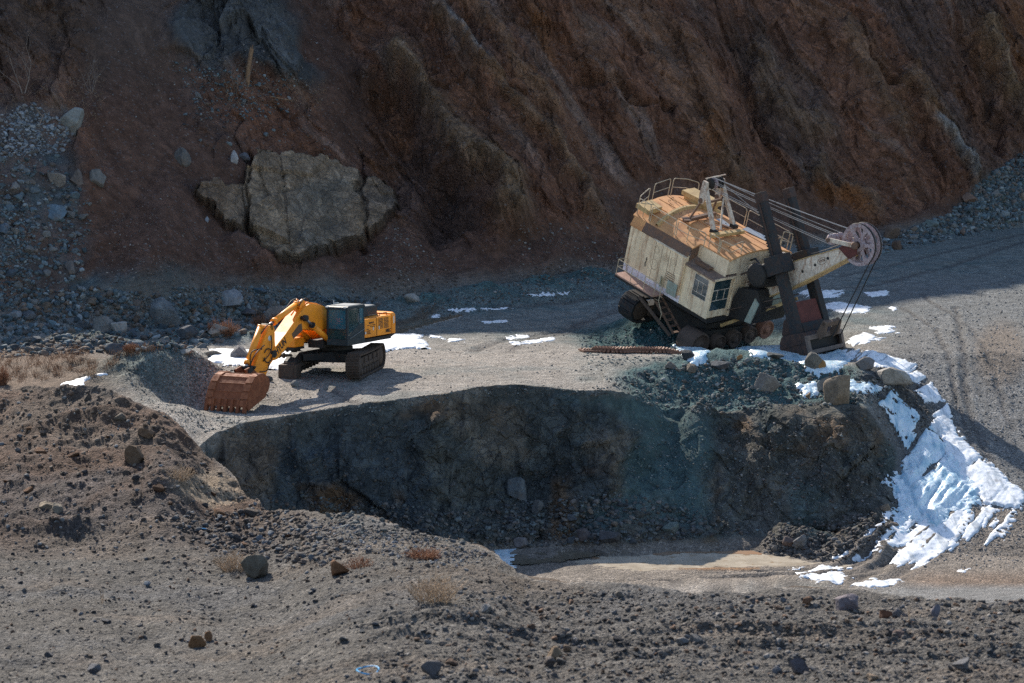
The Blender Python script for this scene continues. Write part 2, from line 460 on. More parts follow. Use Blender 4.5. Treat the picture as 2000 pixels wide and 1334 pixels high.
# ---- zones of the back slope
def psd(x, y, P):
    ins = np.zeros(x.shape, bool)
    for i in range(len(P)):
        (ax, ay), (bx, by) = P[i], P[i - 1]
        if ay != by: ins ^= ((ay > y) != (by > y)) & (x < (bx - ax) * (y - ay) / (by - ay) + ax)
    d = dist_poly(x, y, list(P) + [P[0]]); return np.where(ins, d, -d)
jx, jy = (cells(Pg / 17, PY / 17, s=55)[0] - .5) * 20, (cells(Pg / 15 + 3, PY / 19, s=56)[0] - .5) * 20
OA = [(484, 340), (505, 318), (560, 322), (640, 330), (706, 346), (710, 470), (668, 492), (632, 512), (592, 530), (545, 522), (508, 496), (486, 462), (478, 400)]
OB = [(392, 372), (430, 362), (486, 368), (480, 470), (440, 446), (404, 412), (384, 388)]
OD = [(706, 350), (742, 340), (776, 362), (772, 418), (748, 442), (722, 464), (706, 456)]
o1, o2, o3 = [sstep(-3, 5, psd(P0 + .35 * wx + jx * .5, Q0 + .35 * wy + jy * .5, q)) for q in (OA, OB, OD)]
out_ = np.clip(o1 + o2 * .9 + o3 * .85, 0, 1)                       # pale outcrop, three slabs
darkrock = np.clip(blob(455, 60, 130, 95, soft=.2) + blob(560, 130, 75, 45, ang=35, soft=.25), 0, 1)
scree = np.clip(blob(330, 440, 170, 190, soft=.3) + blob(760, 560, 190, 110, soft=.25) + blob(1090, 530, 190, 85, soft=.3) + blob(1530, 440, 130, 70, soft=.3)
                + blob(270, 160, 110, 230, soft=.3) + blob(640, 130, 55, 190, ang=-18, soft=.35) + blob(1330, 400, 150, 55, soft=.3) + blob(1820, 430, 120, 40, ang=-14, soft=.3), 0, 1)
scree = scree * (1 - out_)
talus = np.clip(blob(40, 420, 125, 230, soft=.25) + blob(180, 620, 330, 75, soft=.3) + blob(560, 600, 190, 42, soft=.3) + blob(60, 240, 90, 40, soft=.3), 0, 1)
rtalus = np.clip(blob(1960, 385, 110, 42, ang=-28, soft=.3) + blob(1840, 440, 160, 22, ang=-14, soft=.3), 0, 1)
recess = blob(800, 290, 110, 150, ang=-35, soft=.4) + blob(890, 400, 60, 70, soft=.5)
ribs = (stroke([(790, 120), (860, 220), (930, 300), (985, 360), (1010, 440)], 26) * 2.6 + stroke([(850, 30), (960, 150), (1060, 260), (1150, 380), (1180, 430)], 16) * 1.4
        + stroke([(900, 0), (1000, 110), (1080, 220)], 14) * 1.0 + stroke([(1905, 75), (1940, 130), (1990, 240)], 13) * 2.2 + stroke([(1770, 160), (1850, 260), (1905, 350)], 14) * 1.3
        + stroke([(1385, 240), (1420, 320), (1450, 350)], 16) * .9 + stroke([(1590, 330), (1660, 370), (1700, 400)], 18) * 1.2
        + stroke([(1640, 60), (1700, 160), (1760, 250)], 18) * 1.0 + stroke([(1470, 110), (1530, 200), (1600, 270)], 20) * 1.0)
groove = (stroke([(880, 420), (850, 340), (790, 270), (760, 200)], 30) * 2.2 + stroke([(1120, 175), (1190, 190), (1240, 215), (1310, 222)], 7) * 1.5
          + stroke([(1870, 80), (1915, 180), (1950, 290)], 14) * 2.2 + stroke([(1420, 60), (1450, 160), (1500, 260)], 16) * 1.2 + stroke([(700, 300), (705, 400), (706, 480)], 5) * .8
          + stroke([(485, 310), (483, 400), (486, 480)], 5) * .9)
al = R(57)
uu = Xg * math.sin(al) + Hg * math.cos(al); vv = Xg * math.cos(al) - Hg * math.sin(al)
uu = uu + fbm(Xg * .09, Hg * .09, s=97, o=3) * 2.2
rockm = cliffm * np.clip(1 - .94 * scree - .8 * talus - .9 * rtalus, 0, 1)
v1, f1, e1 = cells(uu * .55, vv * .22, s=5)
v2, f2, e2 = cells(uu * 1.3 + 3, vv * .6, s=6)
dc = 1.05 * fbm(uu * .13, vv * .04, s=1, o=4) + .85 * ridged(uu * .30, vv * .085, s=11, o=4) + .40 * ridged(uu * .95, vv * .26, s=21, o=4) + (v1 - .5) * .85 + (v2 - .5) * .42
saw1 = (uu * .42 + .5 * fbm(vv * .12, uu * .1, s=151, o=3)) % 1.0; saw2 = (uu * 1.15 + .6 * fbm(vv * .3, uu * .2, s=155, o=3)) % 1.0
lm = sstep(-.15, .35, fbm(uu * .12 + 5, vv * .06, s=157, o=3))
dc = dc + lm * (.55 * saw1 + .26 * saw2) - .3
dc = dc + .24 * ridged(Xg * 1.6, Hg * 1.4, s=31, o=3)
dco = .75 + .4 * o1 + .15 * o3 - .9 * np.exp(-(np.abs(P0 + jx * .3 - 560 - .12 * (Q0 - 400)) / 3.5) ** 2) * .3 + .65 * (cells(Xg * .35, Hg * .4, s=8)[0] - .5) + .18 * fbm(Xg * .8, Hg * .8, s=33, o=4) + 0.15 * (cells(Xg * .9, Hg * .9, s=9)[0] - .5)
disp = cliffm * rockm * lerp(dc, dco, np.clip(out_, 0, 1)) + cliffm * (out_ * .45 + ribs * .85 - groove * .7 - recess * 1.3)
disp = disp + cliffm * (scree * .10 * fbm(Xg * .5, Hg * .5, s=36, o=5) + (talus + rtalus) * .35 * (cells(Xg * .9, Hg * 1.1, s=12)[0] - .5))
disp = disp + cliffm * (blob(560, 545, 330, 55, ang=14, k=.9) * (1 - out_)) + cliffm * darkrock * (.9 + 1.3 * (cells(Xg * .5, Hg * .55, s=14)[0] - .5))
fans = np.zeros_like(Xg)
for ax_, ay_, by_, hw_ in ((770, 412, 585, 165), (1085, 425, 575, 190), (330, 300, 575, 190), (1510, 372, 490, 120), (930, 470, 585, 110), (545, 500, 590, 120)):
    t_ = np.clip((Q0 + wy * .3 - ay_) / (by_ - ay_), 0, 1.0); fans = np.maximum(fans, t_ * np.clip(1 - np.abs(P0 + wx * .3 - ax_) / (hw_ * np.maximum(t_, .02)), 0, 1) * (by_ - ay_) / 160.0)
fans = np.clip(fans, 0, 1.2); disp = disp * (1 - .85 * np.clip(fans * 4, 0, 1) * (1 - out_)) + cliffm * fans * 1.6 * (1 - out_)
# ---- pit wall
gul = ridged(Xg * .55, Hg * .12, s=71, o=4)
wu, wv = Xg * .8 + Hg * .5, Hg * .8 - Xg * .45
dw = 1.15 * fbm(Xg * .26, Hg * .12, s=73, o=3) + .40 * ridged(wu * .5, wv * .35, s=71, o=4) + .30 * ridged(wu * 1.4, wv * 1.1, s=75, o=3) + .40 * (cells(wu * .6, wv * .45, s=15)[0] - .5) + .22 * (cells(wu * 1.5, wv * 1.3, s=17)[0] - .5)
soft_wall = sstep(-14, 14, psd(P0 + wx, Q0 + wy * .6, [(1110, 775), (1200, 760), (1320, 790), (1390, 812), (1375, 900), (1400, 1040), (1150, 1040), (1215, 930), (1250, 850), (1180, 800)]))
dw = dw * (1 - .8 * soft_wall)
dispw = wallm * dw * sstep(0, -1.0, Yg - yr2) * .9
# ---- loose ground
dz = bank * (.05 * fbm(Xg * 1.1, Yg * 1.1, s=80, o=3) + .045 * fbm(Xg * 4.5, Yg * 4.5, s=83, o=4) + .018 * fbm(Xg * 16, Yg * 16, s=88, o=3))
mound = sstep(700, 420, Pg) * sstep(26, 29, Yg) * bank
dz = dz + mound * (.30 * ridged(Xg * .6 + Yg * .25, Yg * .55, s=85, o=4) - .15 + .05 * (cells(Xg * 2.2, Yg * 2.2, s=16)[0] - .5))
nearl = bank * sstep(21.5, 18, Yg)
for (yy0, amp, ph) in ((17.4, .13, 0), (16.5, .12, 2), (15.6, .10, 4), (18.6, .07, 1)):
    dz = dz + bank * amp * np.exp(-((Yg - yy0 - .25 * np.sin(Xg * .8 + ph)) / .13) ** 2) * sstep(600, 800, P0) * (.6 + .6 * noise(Xg * .9, Yg, s=89)) * 1.0
padn = padm * (Yg > yr2 - .2)
onramp = sstep(1650, 1800, P0)
dz = dz + padn * (.05 * fbm(Xg * .35, Yg * .35, s=100, o=4) + .035 * fbm(Xg * 1.9, Yg * 1.9, s=104, o=4))
bermm = np.clip(curve_berm(P0) * 1.3, 0, 1) * np.exp(-((Yg - 86.0) / 4.2) ** 4)
heapm = np.zeros_like(Xg)
for (hx, hy, hh, ra, rb) in HEAPS[1:]: heapm = np.maximum(heapm, np.exp(-(((Xg - hx) / ra) ** 2 + ((Yg - hy) / rb) ** 2) * .8))
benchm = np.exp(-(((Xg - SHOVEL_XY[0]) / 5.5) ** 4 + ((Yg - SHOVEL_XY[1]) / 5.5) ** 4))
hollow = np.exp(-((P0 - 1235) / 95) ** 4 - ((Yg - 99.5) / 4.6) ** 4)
rough = np.clip(bermm + heapm + hollow + .6 * benchm + sstep(1720, 1660, P0) * sstep(1180, 1260, P0) * sstep(5.5, 4.0, Yg - yr2) * (Yg > yr2), 0, 1)
dz = dz + padn * rough * (.22 * fbm(Xg * 1.4, Yg * 1.1, s=110, o=4) + .12 * (cells(Xg * 2.6, Yg * 2.2, s=18)[0] - .5))
midm = np.exp(-((Xg - 16.9) / 1.6) ** 2 - ((Yg - 86.0) / 3.4) ** 2)
dz = dz + midm * .35 * fbm(Xg * 1.8, Yg * 1.6, s=114, o=4)
floorm = padm * (Yg < yr2 - 1.5) * (Yg > yr2 - 13)
dz = dz + floorm * (.035 * fbm(Xg * .8, Yg * .8, s=116, o=4) + .02 * fbm(Xg * 5, Yg * 5, s=119, o=3))
toe = np.exp(-((Xg - 11.6) / 2.4) ** 2 - ((Yg - 76.0) / 1.6) ** 2)
dz = dz + toe * .35 * fbm(Xg * 1.6, Yg * 1.6, s=121, o=4) + floorm * sstep(6.5, 5.0, yr2 - Yg) * .22 * (cells(Xg * 1.6, Yg * 1.6, s=19)[0] - .3) * sstep(1770, 1700, P0)
rutm = np.zeros_like(Xg)
for pts, w, dep in RUTS:
    sel = (Yg > pts[:, 1].min() - 3) & (Yg < pts[:, 1].max() + 3)
    dd = dist_poly(Xg[sel] + .12 * noise(Xg[sel] * 1.2, Yg[sel] * 1.2, s=130), Yg[sel], pts)
    dz[sel] += -dep * np.exp(-(dd / w) ** 2) + dep * .5 * np.exp(-((dd - 2.0 * w) / (w * .7)) ** 2)
    rutm[sel] = np.maximum(rutm[sel], np.exp(-(dd / w) ** 2))
VX = Xg; VY = Yg - .80 * disp - .95 * dispw; VZ = Hg + dz + .55 * disp + .18 * dispw
# ---- colours of the materials, with some light and shade painted in
def C(r, g, b): return np.array([r, g, b], np.float32)
def mixc(col, c, m): return col * (1 - m[..., None]) + c * m[..., None]
n_lo = fbm(Xg * .11, Yg * .11, s=200, o=4); n_mid = fbm(Xg * .6, Yg * .6, s=205, o=4); n_hi = fbm(Xg * 2.5, Yg * 2.5, Hg * 2.5, s=210, o=3)
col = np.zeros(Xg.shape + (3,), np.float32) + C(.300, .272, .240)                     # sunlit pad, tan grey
col = mixc(col, C(.120, .156, .160), np.clip(sstep(.0, .6, n_mid) * .4 + sstep(92, 106, Yg) * .6, 0, 1) * padm)  # teal gravel; the shade over the back pad is painted in as well
col = mixc(col, C(.068, .122, .124), np.clip(rough + onramp * .2, 0, 1) * padm)  # berm and bench gravel, teal pushed further to paint in shade
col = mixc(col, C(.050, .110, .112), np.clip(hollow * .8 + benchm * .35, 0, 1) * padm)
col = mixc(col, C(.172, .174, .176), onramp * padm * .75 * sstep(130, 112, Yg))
col = mixc(col, C(.19, .155, .125), blob(1960, 690, 50, 60, P=P0, Q=Q0) * .8)
col = mixc(col, C(.155, .10, .065), padm * sstep(330, 120, P0) * sstep(96, 86, Yg) * .8)
col = mixc(col, C(.10, .075, .05), blob(770, 632, 75, 14, ang=-14, k=.85) * padm)
flm = floorm * (Hg < FLOOR + 1.2)
col = mixc(col, C(.225, .195, .165), flm * .95); col = mixc(col, C(.20, .15, .115), flm * sstep(1720, 1850, P0) * sstep(73, 70, Yg))
col = mixc(col, C(.24, .13, .06), np.exp(-(dist_poly(P0, Q0, [(1160, 1099), (1200, 1107), (1270, 1116), (1380, 1121), (1490, 1121)]) / 3.0) ** 2) * flm * .85)
col = mixc(col, C(.09, .082, .078), rutm * .6); col = mixc(col, C(.075, .075, .072), np.clip(toe + midm, 0, 1))
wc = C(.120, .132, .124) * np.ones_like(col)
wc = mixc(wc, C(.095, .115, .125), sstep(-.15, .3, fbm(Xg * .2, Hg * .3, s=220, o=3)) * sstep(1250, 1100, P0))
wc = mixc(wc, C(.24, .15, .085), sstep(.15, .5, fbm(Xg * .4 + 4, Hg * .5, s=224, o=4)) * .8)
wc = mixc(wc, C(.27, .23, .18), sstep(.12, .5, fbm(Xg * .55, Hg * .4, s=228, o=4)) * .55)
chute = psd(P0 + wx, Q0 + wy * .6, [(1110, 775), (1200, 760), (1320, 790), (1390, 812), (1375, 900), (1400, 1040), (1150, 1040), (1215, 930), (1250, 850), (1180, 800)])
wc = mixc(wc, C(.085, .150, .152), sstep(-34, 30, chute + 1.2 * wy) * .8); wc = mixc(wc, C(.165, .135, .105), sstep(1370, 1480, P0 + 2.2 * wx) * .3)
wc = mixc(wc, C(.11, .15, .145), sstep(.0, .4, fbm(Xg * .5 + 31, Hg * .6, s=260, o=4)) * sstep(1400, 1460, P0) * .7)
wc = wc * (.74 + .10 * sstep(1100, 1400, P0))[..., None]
wc = mixc(wc, C(.17, .13, .095), blob(470, 900, 60, 90, P=P0, Q=Q0) * .7)  # brown sheen of the lit end wall, painted into the colour
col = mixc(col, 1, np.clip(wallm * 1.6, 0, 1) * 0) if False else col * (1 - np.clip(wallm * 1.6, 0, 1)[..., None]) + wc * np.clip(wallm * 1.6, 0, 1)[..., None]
cc = C(.180, .088, .056) * np.ones_like(col)
sn = fbm(uu * .22, vv * .05, s=230, o=5)
cc = mixc(cc, C(.225, .125, .08), sstep(.02, .45, sn) * .8); cc = mixc(cc, C(.105, .080, .070), sstep(-.05, -.5, sn) * .65)
cc = mixc(cc, C(.30, .135, .05), sstep(.22, .6, fbm(uu * .3 + 9, vv * .12, s=236, o=4)) * .4)
cc = mixc(cc, C(.25, .20, .17), sstep(.30, .65, fbm(uu * .7, vv * .12, s=240, o=4)) * .45)
cc = mixc(cc, C(.25, .165, .105), np.clip(ribs * .42, 0, 1)); cc = mixc(cc, C(.10, .066, .054), np.clip(groove * .2 + recess * .5, 0, .7))  # tan ribs; grooves and recess darkened, their shade painted in
cc = mixc(cc, C(.26, .10, .035), np.clip(blob(745, 250, 60, 80, k=.35) + blob(1640, 385, 60, 22, ang=30, k=.7) + blob(1400, 270, 25, 40, k=.5), 0, 1))
cc = mixc(cc, C(.27, .26, .25), np.clip(stroke([(1840, 245), (1870, 290), (1905, 345)], 9) * .8 + stroke([(865, 20), (900, 70), (950, 120)], 9) * .7, 0, 1))
sc_c = C(.114, .065, .047) * (1 + .35 * n_hi[..., None]) * np.ones_like(col)
cc = mixc(cc, sc_c, np.clip(scree + fans * 4, 0, 1) * .92)
cc = mixc(cc, C(.072, .082, .086) * (.8 + .5 * cells(Xg * .5, Hg * .55, s=14)[0])[..., None], darkrock * .92)
oc = C(.265, .198, .138) * np.ones_like(col)
oc = mixc(oc, C(.17, .145, .115), sstep(0, .5, fbm(Xg * .35, Hg * .5, s=246, o=5))); oc = mixc(oc, C(.20, .14, .095), np.clip(sstep(500, 420, P0) * .8 + sstep(.1, .5, fbm(Xg * .5, Hg * .25, s=249, o=4)) * .4, 0, 1))
cc = mixc(cc, oc, out_)
cc = mixc(cc, C(.080, .110, .118), np.clip(talus * (.55 + .5 * n_mid) + rtalus * .95, 0, 1))
cc = mixc(cc, C(.11, .078, .062), sstep(560, 480, Pg) * sstep(240, 60, PY) * (1 - darkrock) * .8)
cc = cc * (1 - .12 * (1 - np.clip(out_ + .6 * talus + .6 * rtalus, 0, 1)))[..., None]
col = col * (1 - cliffm[..., None]) + cc * cliffm[..., None]
bc = C(.106, .098, .088) * np.ones_like(col)
bc = mixc(bc, C(.096, .056, .037), np.clip(mound * .9, 0, 1)); bc = mixc(bc, C(.092, .094, .098), sstep(0, .6, n_mid) * .5)  # brown dirt, darkened to paint in the shade on the ridge face
bc = mixc(bc, C(.27, .215, .155), bank * blob(400, 950, 70, 30, P=P0, Q=Q0, k=.8)); bc = mixc(bc, C(.075, .060, .052), bank * blob(430, 1040, 110, 28, P=P0, Q=Q0, k=.7))
bc = mixc(bc, C(.145, .118, .094), bank * sstep(.1, .6, fbm(Xg * .5 + 7, Yg * .8, s=252, o=3)) * .6)
col = col * (1 - bank[..., None]) + bc * bank[..., None]
lip = (Yg >= ye2) & (Yg < ye2 + 12)
col = np.where(lip[..., None] & (bank[..., None] < .5), C(.13, .10, .075), col)
col *= (1 + .16 * n_hi[..., None] + .10 * n_lo[..., None])
col = np.clip(col, .01, .8)
Pg, PY = P0, Q0

# ---- one mesh per part of the land
nr, nc = Xg.shape
idx = np.arange(nr * nc).reshape(nr, nc)
quad = np.stack([idx[:-1, :-1], idx[:-1, 1:], idx[1:, 1:], idx[1:, :-1]], -1).reshape(-1, 4)
def cq(a): return a[:-1, :-1].reshape(-1)
qb = cq((Yg < ye2 + .5)); qc = cq(Yg > yt2 + 1.0)
qw = cq((Yg > yr2 - 6.6) & ((Yg > yr2 - 4.2) | (Hg > FLOOR + .2)) & (Yg < yr2 + .05) & (P0 > 395) & (P0 < 1765)) & ~qb & ~qc
qr = cq((P0 > 1765) | ((Yg > 92) & (P0 > 1560))) & ~qb & ~qc & ~qw
qf = cq(Yg < yr2 - 1) & ~qb & ~qc & ~qw & ~qr
qp = ~(qb | qc | qw | qr | qf)
STR = np.stack([uu * .9, vv * .32, Yg * .5], -1)
STW = np.stack([Xg * .9, Hg * .9, Yg * .6], -1)
mix_ = np.clip(cliffm * (1 - out_), 0, 1)[..., None]; STR = (STR * mix_ + STW * (1 - mix_)).reshape(-1, 3)
RKY = np.clip(cliffm * rockm * (1 - np.clip(fans * 4, 0, 1)) + wallm * (1 - .85 * soft_wall), 0, 1).reshape(-1)
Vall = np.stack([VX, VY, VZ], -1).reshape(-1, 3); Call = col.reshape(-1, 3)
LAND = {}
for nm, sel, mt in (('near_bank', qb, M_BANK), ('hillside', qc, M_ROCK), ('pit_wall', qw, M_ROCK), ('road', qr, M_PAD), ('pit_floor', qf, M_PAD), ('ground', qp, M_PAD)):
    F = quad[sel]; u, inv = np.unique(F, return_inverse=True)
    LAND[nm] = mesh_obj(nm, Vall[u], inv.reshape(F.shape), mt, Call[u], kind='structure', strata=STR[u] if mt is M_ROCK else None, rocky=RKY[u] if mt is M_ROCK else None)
# the land behind the viewer, out of sight
V = [(-60, -80, 7.2), (60, -80, 7.2), (60, 2.2, 6.6), (-60, 2.2, 6.6)]
g = mesh_obj('field', V, [(0, 1, 2, 3)], M_BANK, np.tile(C(.2, .18, .165), (4, 1)), kind='structure')
del quad, F, u, inv
# ------------------------------------------------------------------ casting onto the land
bpy.context.view_layer.update()
DG = bpy.context.evaluated_depsgraph_get()
CR = cam.rotation_euler.to_matrix()
def pixray(px, py): return (CR @ Vector(((px - 1000) / FPX, (667 - py) / FPX, -1.0))).normalized()
def hit(px, py):
    ok, p, n, i, o, _ = SC.ray_cast(DG, Vector((0, 0, CAMZ)), pixray(px, py))
    return (p.copy(), n.copy()) if ok else (None, None)
def drop(x, y):
    ok, p, n, i, o, _ = SC.ray_cast(DG, Vector((x, y, 90)), Vector((0, 0, -1)))
    return p.z if ok else 0.0
def project(p):
    q = CR.transposed() @ (Vector(p) - Vector((0, 0, CAMZ)))
    return 1000 + FPX * q.x / -q.z, 667 - FPX * q.y / -q.z
def tag(o, label=None, cat=None, group=None, kind=None):
    for k, v in (('label', label), ('category', cat), ('group', group), ('kind', kind)):
        if v: o[k] = v
    return o
def empty(name, loc, rot=None):
    o = bpy.data.objects.new(name, None); COL.objects.link(o); o.location = loc; o.empty_display_size = .3
    if rot is not None: o.rotation_euler = rot
    return o

# ------------------------------------------------------------------ stones
import bmesh
def ico(sub):
    bm = bmesh.new(); bmesh.ops.create_icosphere(bm, subdivisions=sub, radius=1)
    V = np.array([v.co[:] for v in bm.verts]); F = np.array([[v.index for v in f.verts] for f in bm.faces]); bm.free()
    return V, F
ICO = {k: ico(k) for k in (1, 2, 3, 4)}
def rock_shape(seed, sub, cuts=15, lump=.11):
    r = np.random.default_rng(seed)
    V, F = ICO[sub]; V = V.copy()
    N = r.normal(size=(cuts, 3)); N /= np.linalg.norm(N, axis=1)[:, None]
    for n in N:
        d = V @ n; lim = r.uniform(.38, .78)
        V = V - np.maximum(d - lim, 0)[:, None] * n * .97
    s = r.uniform(0, 50)
    k = 1 + lump * (fbm(V[:, 0] * 1.6 + s, V[:, 1] * 1.6, V[:, 2] * 1.6, s=seed % 97, o=3 if sub > 2 else 2))
    if sub > 3: k = k + .035 * fbm(V[:, 0] * 7 + s, V[:, 1] * 7, V[:, 2] * 7, s=3, o=3)
    V = V * k[:, None]
    V -= (V.max(0) + V.min(0)) / 2
    return V / (V.max(0) - V.min(0)) * 2, F        # fills a box of half size 1

def mat_stone(name, obj_color):
    m = NT(name); c = m.coord('Object')
    if obj_color: base = m.n('ShaderNodeObjectInfo').outputs['Color']
    else: base = m.n('ShaderNodeAttribute', attribute_name='Col').outputs['Color']
    sc = 1.6 if obj_color else 5.0
    n1 = m.noise(c, sc, 8, .65, .4); n2 = m.noise(c, sc * 6, 5, .7)
    col = m.mix(base, m.ramp(n1, [(.3, .55), (.52, 1.0), (.75, 1.5)]), .9, 'MULTIPLY')
    col = m.mix(col, m.ramp(n2, [(.3, .7), (.7, 1.3)]), .8, 'MULTIPLY')
    dirt = m.ramp(m.noise(c, sc * .8, 5, .6), [(.52, 0.0), (.68, .55)])
    col = m.mix(col, (.11, .075, .05), dirt)
    nb = m.bump(m.math('ADD', n1, m.math('MULTIPLY', n2, .35)), .16 if obj_color else .05, .9)
    return m.out(col, .88, nb, spec=.25)
M_BOULDER = mat_stone('boulder_rock', True); M_STONES = mat_stone('loose_stone', False)

def flat_angle(me, deg=28):
    pass
def boulder(px, py, w, h, tone, label, name='boulder', seed=None, sub=4, depth=.85, sink=.18, rz=None, group=None, cat='boulder', cuts=15):
    """a boulder whose foot stands where the line of sight (px, py) meets the land"""
    p, n = hit(px, py - h * .12)
    if p is None: return None
    D = (p - Vector((0, 0, CAMZ))).length
    W, Hh = w * D / FPX / 2, h * D / FPX / 2
    seed = seed if seed is not None else int(px * 7 + py)
    V, F = rock_shape(seed, sub, cuts)
    V = V * np.array([W, W * depth, Hh * 1.12])
    V[:, 2] += Hh * (1.12 - 2 * sink * .6)
    o = mesh_obj(name, V, F, M_BOULDER, smooth=False)
    o.location = (p.x, p.y + W * depth * .5, p.z - Hh * .1)
    o.color = (*tone, 1)
    tag(o, label, cat, group)
    return o
BLU = (.105, .145, .17); DRK = (.075, .085, .095); GRY = (.19, .19, .185); PAL = (.30, .29, .27); WRM = (.20, .16, .125); RST = (.16, .075, .035); TAN = (.25, .20, .14); GRN = (.12, .15, .13)
